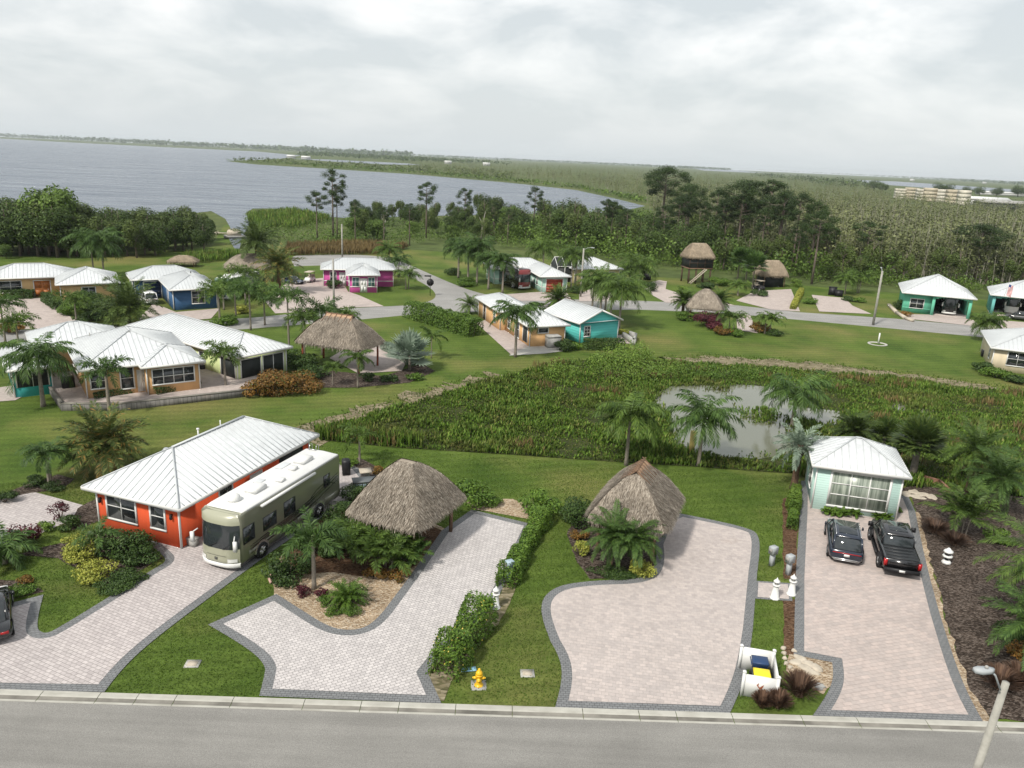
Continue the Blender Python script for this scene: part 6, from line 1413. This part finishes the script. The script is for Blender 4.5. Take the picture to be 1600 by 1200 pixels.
palm((955, 885), 836, 1.6, 'pygmy', M['leaf_palm_blue'], 'left palm of the clump in front of the capped thatched hut', nf=40); palm((988, 890), 842, 1.55, 'pygmy', M['leaf_palm_blue'], 'right palm of the clump in front of the capped thatched hut', nf=38)
for q, r, h_, l, mt in (((560, 872), 2.1, 2.9, 'left clump of leaning feather palms under the pyramid hut eave', 'leaf_palm'), ((605, 888), 2.0, 2.7, 'middle clump of feather palms under the pyramid hut eave', 'leaf_palm'), ((638, 880), 1.5, 2.0, 'right clump of feather palms beside the pyramid hut post', 'leaf_palm_blue'), ((525, 858), 1.5, 2.1, 'dark feather palm clump between motorhome and hut', 'leaf_palm_blue')): areca(q, r, h_, M[mt], l)
b = MB(); t = thing('grass_palm', 'round fine leaved cycad in the gravel bed', 'shrub', G(542, 942)); fronds(b, (0, 0, .25), 52, 1.35, 1.45, .05, 1.5, 26, .22, .3, .5, .035); obj('foliage', b, M['leaf_mid'], t); s_ = MB(); s_.tube([(0, 0, -.02), (0, 0, .3)], .14, 8); obj('stem', s_, M['bark_brown'], t)
# back lots
palm((68, 635), 560, 3.0, 'queen', M['leaf_palm_blue'], 'heavy drooping queen palm left of the peach house', trunk_r=.17); palm((171, 642), 580, 2.0, 'foxtail', M['leaf_palm_blue'], 'drooping palm standing before the peach house terrace wall', trunk_r=.14); palm((353, 609), 552, 1.9, 'foxtail', M['leaf_palm'], 'slim palm with upright fronds before the lime house porch')
palm((9, 538), 478, 2.2, 'foxtail', M['leaf_palm_blue'], 'dark palm at the left edge above the paver pad'); palm((147, 432), 378, 3.2, 'queen', M['leaf_palm_blue'], 'left of two tall palms before the dark lakeside wood'); palm((163, 434), 378, 3.3, 'queen', M['leaf_palm_blue'], 'right of two tall palms before the dark lakeside wood')
palm((403, 437), 380, 3.8, 'date', M['leaf_date_dark'], 'tall date palm in front of the broad thatched hut', trunk_r=.3); palm((437, 458), 415, 3.5, 'date', M['leaf_date'], 'date palm at the left of the pink house drive', trunk_r=.3); palm((202, 508), 480, 3.6, 'date', M['leaf_date_dark'], 'wide low date palm in front of the blue house', dead=4)
palm((452, 552), 465, 2.3, 'foxtail', M['leaf_palm_blue'], 'tall slim palm between lime house and shaggy hut'); palm((504, 555), 490, 2.7, 'foxtail', M['leaf_palm_blue'], 'tall palm in front of the shaggy red post hut'); palm((392, 516), 455, 2.4, 'foxtail', M['leaf_palm_blue'], 'palm at the blue house drive corner'); palm((369, 500), 448, 2.4, 'foxtail', M['leaf_palm_blue'], 'palm beside the white and green motorhome')
for x, y, tp, r, l in ((344, 508, 458, 2.3, 'slim palm left of the white and green motorhome'), (414, 508, 468, 2.3, 'palm at the street edge left of the tall slim palm'), (384, 478, 428, 2.4, 'tall palm rising behind the white and green motorhome tail'), (350, 484, 450, 2.1, 'palm just right of the blue house end wall'), (476, 560, 500, 2.0, 'short palm at the left end of the shaggy hut'), (540, 520, 492, 1.8, 'small palm behind the shaggy hut ridge'), (120, 505, 470, 2.2, 'palm in the shrubs before the tan house'), (180, 470, 442, 2.0, 'palm among the shrubs between tan and blue houses'), (30, 545, 505, 2.0, 'palm behind the teal porch house roof')): palm((x, y), tp, r, 'foxtail', M['leaf_palm'], l)
palm((520, 602), 575, .9, 'foxtail', M['leaf_palm'], 'tiny palm in the mulch below the shaggy hut', trunk_r=.06); palm((559, 606), 558, 1.5, 'queen', M['leaf_palm'], 'young palm at the edge of the shaggy hut bed', trunk_r=.08, nf=12); palm((674, 560), 526, 1.6, 'queen', M['leaf_palm'], 'thin young palm on the browned lawn', trunk_r=.06, nf=8)
palm((640, 578), 556, 2.6, 'bismarck', M['leaf_silver'], 'silver blue fan palm by the shaggy hut patio', nf=22); palm((805, 558), 490, 2.6, 'queen', M['leaf_palm_blue'], 'palm in front of the small peach house', trunk_r=.15)
for x, y, tp, r, l in ((925, 484, 440, 2.6, 'yellowish palm first from the left in the street cluster'), (937, 500, 436, 2.4, 'slim palm second from the left in the street cluster'), (953, 505, 446, 2.8, 'palm in the middle of the street cluster by the turquoise house'), (967, 514, 452, 3.2, 'largest palm at the right of the street cluster by the turquoise house'), (945, 492, 440, 2.4, 'palm behind the middle of the street cluster')): palm((x, y), tp, r, 'queen', M['leaf_palm'], l, 'palm_tree', None, trunk_r=.15)
for x, y, tp, r, l in ((716, 434, 386, 2.8, 'leftmost palm of the row beside the black and red coach'), (731, 444, 392, 2.6, 'second palm of the row beside the black and red coach'), (745, 446, 384, 2.9, 'third palm of the row beside the black and red coach'), (763, 452, 406, 2.4, 'fourth palm of the row beside the black and red coach'), (785, 458, 408, 2.6, 'fifth palm of the row right before the black and red coach')): palm((x, y), tp, r, 'queen', M['leaf_palm_blue'], l, trunk_r=.17)
for x, y, tp, r, k, l in ((892, 452, 400, 2.4, 'queen', 'left palm of the pair by the mahogany garage door'), (899, 446, 398, 2.6, 'queen', 'right palm of the pair by the mahogany garage door'), (998, 444, 416, 3.4, 'queen', 'broad palm at the right end of the yellow house'), (984, 440, 424, 2.6, 'queen', 'smaller palm overlapping the yellow house roof'), (1165, 440, 408, 2.6, 'fan', 'left cabbage palm near the thatched bar'), (1152, 438, 404, 2.4, 'fan', 'cabbage palm between tower and thatched bar'), (1175, 452, 416, 2.8, 'fan', 'grey trunk cabbage palm before the thatched bar'), (848, 425, 388, 3.4, 'queen', 'palm behind the seafoam house roof'), (620, 432, 408, 2.2, 'adonidia', 'dark palm behind the pink house end wall'), (608, 414, 390, 2.6, 'queen', 'taller thin palm behind the pink house'), (636, 452, 428, 2.0, 'adonidia', 'small clumped palm on the pink house lawn'), (1066, 495, 470, 1.9, 'date', 'small date palm left of the small peaked hut'), (1120, 493, 470, 2.0, 'date', 'small palm right of the small peaked hut'), (1142, 522, 496, 1.8, 'adonidia', 'clumped palm beside the concrete path on the lawn'), (1198, 522, 498, 1.7, 'adonidia', 'palm right of the concrete path on the lawn'), (1152, 462, 446, 1.8, 'adonidia', 'round headed small palm on the tower lawn'), (1538, 532, 503, 2.3, 'queen', 'palm at the back street end by the cream house'), (734, 490, 476, 1.6, 'pygmy', 'small palm at the gable of the small peach house'), (872, 480, 468, 2.4, 'date', 'low date palm by the street above the turquoise roof'), (1340, 458, 432, 2.4, 'adonidia', 'thin palm by the far pad with black cabinets'), (1320, 460, 436, 2.2, 'adonidia', 'yellowish small palm by the far pad')):
    palm((x, y), tp, r, k, M['leaf_palm_blue'] if 'dark' in l or 'cabbage' in l else M['leaf_palm'], l, stems_=[(-.3, 0, .95), (.3, .1, 1.0)] if k == 'adonidia' else None)
# ================================================================ shrubs and hedges
S_ = lambda q, r, h_, m_, l, **k: shrub(q, r, h_, M[m_], l, **k)
S_((135, 872), 1.2, 1.1, 'leaf_yellow', 'yellow variegated shrub at the back of the orange house bed', leaf=.13); S_((152, 905), 1.1, 1.0, 'leaf_yellow', 'yellow variegated shrub at the front of the orange house bed', leaf=.13); S_((115, 858), .8, .9, 'leaf_yellow', 'small yellow shrub left of the orange house bed', leaf=.13)
S_((195, 868), 1.7, 1.9, 'leaf_dark', 'big dark green bush under the orange house window', leaf=.15); S_((225, 880), 1.1, 1.1, 'leaf_dark', 'low dark bush at the corner of the orange house bed', leaf=.14); S_((205, 905), 1.3, .6, 'leaf_dark', 'low ground cover bush beside the paver drive curve', leaf=.10, ry=.9); S_((178, 918), 1.2, .5, 'leaf_dark', 'flat dark ground cover at the front of the orange house bed', leaf=.10)
S_((42, 850), .95, 1.4, 'leaf_red', 'maroon shrub by the left patio', leaf=.16); S_((75, 828), .6, .6, 'leaf_lime', 'small lime shrub beside the maroon one', leaf=.12); S_((104, 826), .9, .8, 'leaf_dark', 'dark low shrub below the patio bed', leaf=.12); S_((95, 812), .7, 1.3, 'leaf_red', 'thin reddish shrub by the patio post', leaf=.12, dense=.35); S_((10, 850), .9, .9, 'leaf_silver', 'silvery white shrub at the left edge', leaf=.12)
S_((85, 765), .8, .6, 'leaf_dark', 'low shrub under the twin trunk palm', leaf=.1); S_((55, 760), .8, .9, 'leaf_dark', 'round shrub left of the twin trunk palm', leaf=.1); S_((8, 785), .9, .7, 'leaf_dark', 'dark shrub at the left edge of the patio', leaf=.12); S_((28, 925), .9, .5, 'leaf_mid', 'low green shrub behind the black car', leaf=.1); S_((40, 912), .5, .4, 'leaf_rust', 'small rusty shrub behind the black car', leaf=.09)
S_((452, 905), 1.5, 1.9, 'leaf_dark', 'dark bushy shrub beside the motorhome front wheel', leaf=.15); S_((500, 868), 1.5, 1.5, 'leaf_dark', 'flowering dark shrub along the motorhome side', leaf=.14); S_((530, 815), 1.2, 1.4, 'leaf_dark', 'dark shrub between the hut and the motorhome wheel', leaf=.13); S_((560, 780), 1.2, 1.3, 'leaf_dark', 'dark shrub by the outdoor cabinet', leaf=.13)
S_((473, 930), .45, .55, 'leaf_red', 'small maroon shrub at the foot of the slim palm', leaf=.09); S_((503, 932), .4, .5, 'leaf_red', 'small maroon shrub right of the slim palm trunk', leaf=.09); S_((506, 945), .45, .5, 'leaf_mid', 'small round green shrub left of the cycad', leaf=.08); S_((521, 960), .45, .45, 'leaf_mid', 'small round green shrub in front of the cycad', leaf=.08); S_((551, 960), .5, .5, 'leaf_mid', 'small round green shrub right front of the cycad', leaf=.08)
S_((625, 905), .7, .6, 'leaf_rust', 'rusty croton at the right of the feather palms', leaf=.13); S_((585, 905), .8, .5, 'leaf_rust', 'rusty low plants under the feather palms', leaf=.12); S_((590, 740), .6, .7, 'leaf_rust', 'rusty shrub behind the outdoor table', leaf=.12); S_((545, 728), .8, .6, 'leaf_lime', 'lime shrub behind the motorhome tail', leaf=.12)
S_((738, 788), 1.5, 1.7, 'leaf_mid', 'spreading leafy shrub at the right of the pyramid hut', leaf=.2); S_((772, 790), .7, .7, 'leaf_mid', 'fine grassy tuft on the pale gravel', leaf=.1); S_((842, 800), 1.6, 1.7, 'leaf_mid', 'large rounded shrub at the end of the long hedge', leaf=.18); S_((902, 818), 1.4, 2.0, 'leaf_dark', 'dark tall shrub beside the capped hut', leaf=.16); S_((905, 868), .65, 1.0, 'leaf_yellow', 'yellow shrub left of the palm clump', leaf=.12); S_((1003, 898), .8, .95, 'leaf_yellow', 'yellow green shrub at the right of the palm clump', leaf=.11); S_((905, 842), .6, .7, 'leaf_rust', 'rusty shrub at the edge of the capped hut bed', leaf=.12); S_((958, 898), 1.6, .4, 'leaf_dark', 'dark ground cover under the palm clump', leaf=.1, ry=.8)
hedge((690, 1062), (752, 972), 1.5, 1.35, M['leaf_mid'], 'tall flowering hedge beside the hydrant lawn', leaf=.14, lump=.42, flowers=M['leaf_flower'])
hedge((788, 920), (845, 818), 1.2, 1.0, M['leaf_mid'], 'long leafy hedge between the two thatched hut lots', leaf=.14, lump=.38, flowers=M['leaf_lime'])
hedge((1238, 800), (1243, 770), .9, .8, M['leaf_lime'], 'low clipped hedge at the left of the aqua cottage', leaf=.11); hedge((1236, 830), (1240, 800), .6, .9, M['leaf_mid'], 'leafy shrubs along the lawn left of the cottage', leaf=.12)
for i, x in enumerate((1292, 1304, 1318, 1335)): areca((x, 804+i*1.4), .55, .55, M['leaf_mid'], 'low strappy plant under the cottage window', 'strap_plant', 4, 'strappy plants under the cottage window')
for i, x in enumerate((1372, 1384)): areca((x, 812+i*1.4), .55, .55, M['leaf_mid'], 'low strappy plant at the right corner of the cottage', 'strap_plant', 4, 'strappy plants at the cottage corner')
S_((1400, 800), .5, .6, 'leaf_lime', 'lime plant at the cottage right corner', leaf=.12)
def tuft(q, r, h_, n, m_, l, group=None):
    t = thing('grass_tuft', l, 'ornamental grass', G(*q), 0, group); b = MB(); a = rng.uniform(0, 6.28, n); e = rng.uniform(.35, 1.0, n); base = np.stack([np.cos(a)*.15, np.sin(a)*.15, 0*a], 1)*r; tip = np.stack([np.cos(a)*r*e, np.sin(a)*r*e, h_*(1.15-.6*e**2)], 1); md = base*.5+tip*.5; md[:, 2] = tip[:, 2]*.75; s_ = np.stack([-np.sin(a), np.cos(a), 0*a], 1)*.018
    b.addq(np.stack([base-s_, md-s_*1.2, tip, md+s_*1.2], 1).reshape(-1, 3)); obj('foliage', b, M[m_], t); s2 = MB(); s2.lathe([(r*.2, 0), (r*.12, .12)], 8); obj('crown', s2, M['bark_brown'], t)
for q, r, h_, l in (((1215, 1105), .75, .8, 'dark red fountain grass in front of the bin enclosure'), ((1248, 1086), 1.15, 1.0, 'large bronze fountain grass beside the drive notch'), ((1190, 1105), .6, .75, 'maroon grass at the left foot of the bin enclosure'), ((1560, 1075), 1.2, 1.0, 'bronze fountain grass behind the street lamp head'), ((1460, 832), 1.5, .8, 'brown dry grass right of the pickup'), ((1490, 850), 1.3, .7, 'brown dry grass below the shrub palm'), ((1590, 1070), 1.1, 1.0, 'bronze fountain grass at the right edge')): tuft(q, r, h_, 420, 'leaf_bronze', l)
tuft((756, 955), .7, .75, 260, 'leaf_mid', 'green grassy tuft behind the flowering hedge')
S_((1585, 1000), 1.0, .9, 'leaf_dark', 'dark shrub at the right edge in the mulch', leaf=.15); S_((1600, 1030), .9, .8, 'leaf_rust', 'rusty shrub at the right edge in the mulch', leaf=.13); S_((1465, 720), 1.5, 1.6, 'leaf_lime', 'lime bush behind the scaly palms', leaf=.18); S_((1560, 845), 1.0, .8, 'leaf_mid', 'green bush under the right edge palms', leaf=.14)
# back lot planting
hedge((975, 546), (912, 546), 1.3, 1.3, M['leaf_dark'], 'dark clipped hedge in front of the turquoise house', leaf=.18, lump=.06); hedge((640, 494), (744, 526), 2.6, 2.2, M['leaf_mid'], 'big lime green clipped hedge across the browned lawn', leaf=.24, lump=.12)
hedge((4, 466), (54, 466), 1.6, 1.2, M['leaf_dark'], 'clipped dark hedge under the tan house window', leaf=.2, lump=.05); hedge((72, 470), (92, 484), 1.4, 1.2, M['leaf_dark'], 'clipped dark hedge along the tan house side', leaf=.2, lump=.05)
hedge((1252, 456), (1238, 484), 1.0, .8, M['leaf_yellow'], 'yellow flowering border beside the far paver drive', leaf=.18); hedge((600, 545), (650, 572), 1.2, 1.0, M['leaf_silver'], 'grey green low border behind the shaggy hut patio', leaf=.16)
hedge((146, 622, .5), (208, 612, .5), .7, .5, M['leaf_dark'], 'row of low dark shrubs before the peach house recess', leaf=.13); hedge((240, 616, .5), (312, 601, .5), .8, .55, M['leaf_dark'], 'row of round low shrubs under the wide peach house window', leaf=.13)
for q, r, h_, m_, l in (((107, 492), 1.6, 1.8, 'leaf_mid', 'round clipped bush at the tan house drive'), ((98, 484), 1.3, 1.5, 'leaf_dark', 'dark clipped bush at the corner of the tan house'), ((140, 503), 2.2, 1.4, 'leaf_dark', 'low rounded bush near the back street edge'), ((135, 485), 3.0, 2.8, 'leaf_dark', 'large dark shrub mass before the tan house end wall'), ((165, 492), 2.0, 2.4, 'leaf_dark', 'dark shrub left of the wide date palm'), ((430, 615), 2.6, 2.2, 'leaf_rust', 'rust and green croton mass beside the lime house porch'), ((470, 612), 2.3, 2.0, 'leaf_rust', 'rust and green croton mass right of its twin'), ((400, 618), 1.8, 1.7, 'leaf_rust', 'rusty croton at the left of the porch planting'), ((470, 575), 2.2, 2.0, 'leaf_dark', 'dark palm like shrub below the shaggy hut'), ((490, 590), 1.7, 1.5, 'leaf_dark', 'dark shrub by the shaggy hut front post'), ((440, 560), 1.8, 1.4, 'leaf_mid', 'green shrub beside the lime house porch'), ((15, 520), 1.8, 1.6, 'leaf_rust', 'reddish shrub at the left edge by the pad'), ((20, 545), 1.6, 1.2, 'leaf_mid', 'green shrub by the teal porch house'), ((353, 508), 2.0, 1.3, 'leaf_mid', 'palm like green shrub by the blue house drive'), ((378, 490), 1.6, 1.2, 'leaf_yellow', 'yellow green shrub beside the motorhome'), ((520, 450), 1.9, 1.7, 'leaf_dark', 'dark round bush at the left of the pink house bay'), ((575, 595), 1.0, .9, 'leaf_dark', 'small conical dark shrub in the shaggy hut bed'), ((650, 592), 1.2, .8, 'leaf_mid', 'low green shrub under the silver palm'), ((610, 596), 1.3, .7, 'leaf_dark', 'dark groundcover in the shaggy hut bed'), ((1103, 510), 2.3, 2.2, 'leaf_red', 'big maroon shrub in front of the small peaked hut'), ((1118, 516), 1.6, 1.6, 'leaf_red', 'maroon shrub at the right of the small peaked hut'), ((1072, 500), 1.8, 1.5, 'leaf_mid', 'green shrub left of the maroon mass'), ((1128, 522), 1.6, 1.3, 'leaf_rust', 'rusty shrub by the concrete path'), ((1150, 525), 1.5, 1.1, 'leaf_mid', 'round green shrub by the concrete path'), ((1186, 518), 1.6, 1.5, 'leaf_rust', 'rusty shrub right of the concrete path'), ((1210, 524), 1.3, 1.0, 'leaf_dark', 'dark shrub right of the small path palm'), ((1534, 580), 1.4, 1.4, 'leaf_dark', 'dark round bush at the cream house corner'), ((1555, 590), 1.9, 1.2, 'leaf_mid', 'leafy bush in front of the cream house'), ((1592, 598), 1.8, .9, 'leaf_dark', 'dark hedge like bush under the cream house window'), ((1408, 484), 1.4, 1.9, 'leaf_dark', 'dark leafy tree shrub at the jade house corner'), ((1416, 494), 1.1, .9, 'leaf_rust', 'low rusty shrub before the jade house'), ((1328, 470), 1.8, .9, 'leaf_dark', 'dark low bed shrub on the far island bed'), ((1343, 472), 1.4, .9, 'leaf_mid', 'green bed shrub on the far island bed'), ((1264, 474), 1.6, 1.2, 'leaf_mid', 'dark green clipped bush beside the far drive'), ((1243, 448), 1.6, 1.8, 'leaf_lime', 'lime bush at the top of the yellow border'), ((1016, 455), 1.4, 1.9, 'leaf_dark', 'clipped lollipop bush on the street island'), ((1005, 448), 1.2, 1.0, 'leaf_mid', 'green bush beside the lollipop bush'), ((1070, 455), 1.3, 1.0, 'leaf_lime', 'yellow green plant on the tower lawn'), ((1100, 450), 2.5, 1.4, 'leaf_dark', 'dark planting along the foot of the lookout tower'), ((1125, 446), 2.2, 2.0, 'leaf_mid', 'leafy planting right of the lookout tower'), ((1185, 462), 1.8, 1.3, 'leaf_dark', 'dark planting before the thatched bar'), ((900, 458), 1.6, 1.6, 'leaf_dark', 'dark bush by the mahogany garage house'), ((708, 430), 1.8, 1.5, 'leaf_dark', 'dark round bush by the first coach row palm'), ((725, 446), 2.6, 1.6, 'leaf_mid', 'underplanting among the coach row palms'), ((882, 548), 1.4, 1.6, 'leaf_dark', 'dark shrub between the peach and turquoise houses'), ((896, 546), 1.1, 1.0, 'leaf_mid', 'green shrub at the turquoise house corner'), ((840, 484), 1.8, 1.2, 'leaf_dark', 'dark shrub behind the small peach house roof'), ((972, 522), 1.2, .9, 'leaf_yellow', 'yellow shrub by the turquoise house patio wall'), ((990, 446), 1.3, 1.1, 'leaf_dark', 'small round bush by the circular drive')):
    S_(q, r, h_, m_, l, leaf=.22)
# ================================================================ trees
lib_tree('oak0', tree_meshes(11, 10, 4.0, 5000, .42, None, 14, .12), M['leaf_tree'], M['bark2']); lib_tree('oak1', tree_meshes(12, 10, 3.4, 4600, .40, None, 12, .15), M['leaf_tree'], M['bark2']); lib_tree('oak2', tree_meshes(13, 10, 3.0, 4200, .40, None, 11, .18), M['leaf_tree2'], M['bark2']); lib_tree('bush', tree_meshes(14, 6, 3.4, 3600, .36, None, 11, .05), M['leaf_tree3'], M['bark2'])
for k in range(4): lib_tree('pine%d' % k, pine_meshes(30+k, 16, 3.2, (.40, .34, .46, .38)[k], 4200, .36, (16, 13, 18, 15)[k], .9), M['leaf_pine'], M['bark2'])
lib_tree('wide', pine_meshes(41, 18, 5.2,   .40, 9000, .42, 24, 1.1), M['leaf_pine'], M['bark2'])
lib_tree('scrub', tree_meshes(51, 9, 2.2, 2400, .34, None, 9, .25), M['leaf_tree2'], M['bark2'])
rng = np.random.default_rng(99)
GR = 'dense trees of the dark lakeside wood'
for i in range(72):
    x = -30+i*5.05+rng.uniform(-3, 3); row = i % 3; y = 400-row*9-(6 if x > 250 else 0)+rng.uniform(-3, 3); p = G(x, y)
    ty = np.interp(x, [-40, 20, 45, 90, 130, 200, 250, 300, 335], [298, 300, 305, 290, 314, 318, 322, 316, 332])+rng.uniform(0, 12)+(0 if row else 14)
    hh_ = HT(p, ty); k = ('oak0', 'oak1', 'oak2')[int(rng.integers(3))]; put_tree(k, p, 10, hh_, 'dense dark tree in the lakeside wood left of the canal', 'broadleaf_tree', GR, wide=1.12*min(1.0, 13/hh_))
for x, y, ty, l in ((250, 398, 362, 'rounded bright bush tree at the right front of the lakeside wood'), (92, 396, 284, 'tallest rounded grey green tree above the lakeside wood'), (10, 404, 380, 'low shrub tree at the left foot of the lakeside wood')): p = G(x, y); put_tree('bush', p, 6, HT(p, ty), l, 'broadleaf_tree', None, .8)
for i, (x, y, ty, k, wd, l) in enumerate([(496, 380, 299, 'pine1', .75, 'thin pine left of the tall pair above the reed belt'), (521, 378, 263, 'pine2', .7, 'tallest slim pine left of centre against the lake'), (527, 376, 288, 'pine0', .6, 'slim pine crowding the tallest one left of centre'), (666, 372, 284, 'pine3', .75, 'isolated round headed pine against the lake'), (724, 366, 294, 'pine0', .75, 'second round headed pine against the lake'), (770, 372, 315, 'pine1', .8, 'shorter pine between the lake and the coach row palms'), (832, 372, 291, 'pine2', .75, 'pale sparse pine at the lake end'), (1031, 372, 262, 'wide', .85, 'great spreading pine above the lookout tower'), (1070, 386, 288, 'wide', .70, 'second spreading pine right of the greatest one'), (1153, 400, 283, 'wide', .92, 'flat topped spreading pine left of the thatched bar'), (1196, 404, 281, 'pine0', 1.15, 'bushy tall pine behind the thatched bar'), (1212, 418, 300, 'pine3', 1.1, 'dark pine right of the thatched bar'), (1268, 444, 328, 'pine1', .8, 'pale trunk pine before the marsh wood'), (1240, 432, 345, 'pine2', .9, 'low dark pine right of the bar drive'), (1346, 434, 346, 'pine3', 1.05, 'pine with two stems before the marsh wood'), (1522, 442, 352, 'wide', 1.1, 'broad round crowned tree behind the jade house'), (640, 384, 318, 'pine0', .7, 'small pine behind the pink house'), (555, 384, 312, 'pine3', .7, 'small pine behind the reed belt'), (600, 386, 324, 'pine1', .7, 'small dark pine above the pink roof'), (1120, 396, 340, 'oak1', .7, 'dark columnar tree right of the lookout tower')]):
    p = G(x, y); hh_ = HT(p, ty); put_tree(k, p, {'w': 18, 'p': 16, 'o': 10}[k[0]], hh_, l, 'pine_tree' if k[0] != 'o' else 'broadleaf_tree', None, wd*(1.25 if k[0] == 'w' else 1.25))
GP = 'slender pines of the belt behind the houses'
for i in range(34):
    x = (rng.uniform(545, 1010) if i < 15 else rng.uniform(1000, 1290)); y = np.interp(x, [545, 760, 900, 1010, 1290], [380, 382, 392, 404, 440])-rng.uniform(2, 30); p = G(x, y); ty = np.interp(x, [545, 760, 1000, 1060, 1250, 1300], [318, 318, 312, 300, 305, 345])+rng.uniform(-6, 22)
    put_tree('pine%d' % (i % 4), p, 16, HT(p, ty), 'slender pine standing in the belt behind the houses', 'pine_tree', GP, rng.uniform(.9, 1.25))
G2 = 'mixed trees of the belt between the houses and the lake'
for i in range(120):
    x = rng.uniform(545, 1130); y0 = np.interp(x, [545, 760, 900, 1010, 1130], [376, 378, 394, 410, 424]); y = y0-rng.uniform(0, 34); p = G(x, y); hh_ = rng.uniform(6.0, 12.0)*(1 if x > 740 else .72)
    k = ('oak1', 'oak2', 'scrub', 'scrub', 'oak0', 'bush')[int(rng.integers(6))]; put_tree(k, p, 9 if k == 'scrub' else 6 if k == 'bush' else 10, hh_*(.7 if k == 'bush' else 1), 'bushy tree in the belt between houses and lake', 'broadleaf_tree', G2, .95)
G3 = 'trees along the front of the marsh wood'
for i in range(44):
    x = rng.uniform(1100, 1640); y0 = np.interp(x, [1100, 1250, 1400, 1640], [420, 440, 450, 462]); y = y0-rng.uniform(0, 26); p = G(x, y)
    k = ('oak2', 'scrub', 'scrub', 'scrub', 'oak1')[int(rng.integers(5))]; put_tree(k, p, 9 if k == 'scrub' else 10, rng.uniform(5.0, 10), 'leafy tree along the front of the marsh wood', 'broadleaf_tree', G3, .95)
for x, y, l in ((600, 374, 'broken pale dead trunk above the pink house'), (752, 376, 'straight bare dead trunk near the second lake pine')):
    p = G(x, y); b = MB(); hh_ = HT(p, 330); b.tube([(0, 0, -.1), (.3, 0, hh_*.6), (.9, 0, hh_)], [.28, .2, .05], 6); b.tube([(.3, 0, hh_*.55), (-.8, .2, hh_*.8)], [.1, .03], 5); place(tag(obj('dead_tree', b, M['trunk_pale']), l, 'dead tree'), p)
for i, (x, y, ty) in enumerate([(1466, 306, 284), (1480, 305, 286), (1510, 306, 290), (1530, 306, 290), (1556, 308, 291), (1590, 308, 288), (1365, 298, 280), (1378, 300, 284)]):
    p = G(x, y); hh_ = HT(p, ty); put_tree('oak0', p, 10, hh_, 'dark round tree beside the far lumber yard', 'broadleaf_tree', 'dark trees round the lumber yard', 1.5)
# ================================================================ the air
hb = MB(); hb.box(-9200, -80, -1, 9200, 9200, 48)
hm = bpy.data.materials.new('humid_air'); hm.use_nodes = True; ht = hm.node_tree; ht.nodes.remove(ht.nodes['Principled BSDF'])
pv = ht.nodes.new('ShaderNodeVolumePrincipled'); pv.inputs['Color'].default_value = (.86, .92, .97, 1); pv.inputs['Density'].default_value = .00007; pv.inputs['Anisotropy'].default_value = .1
ht.links.new(pv.outputs[0], ht.nodes['Material Output'].inputs['Volume'])
ho = obj('haze', hb, hm); ho['kind'] = 'stuff'
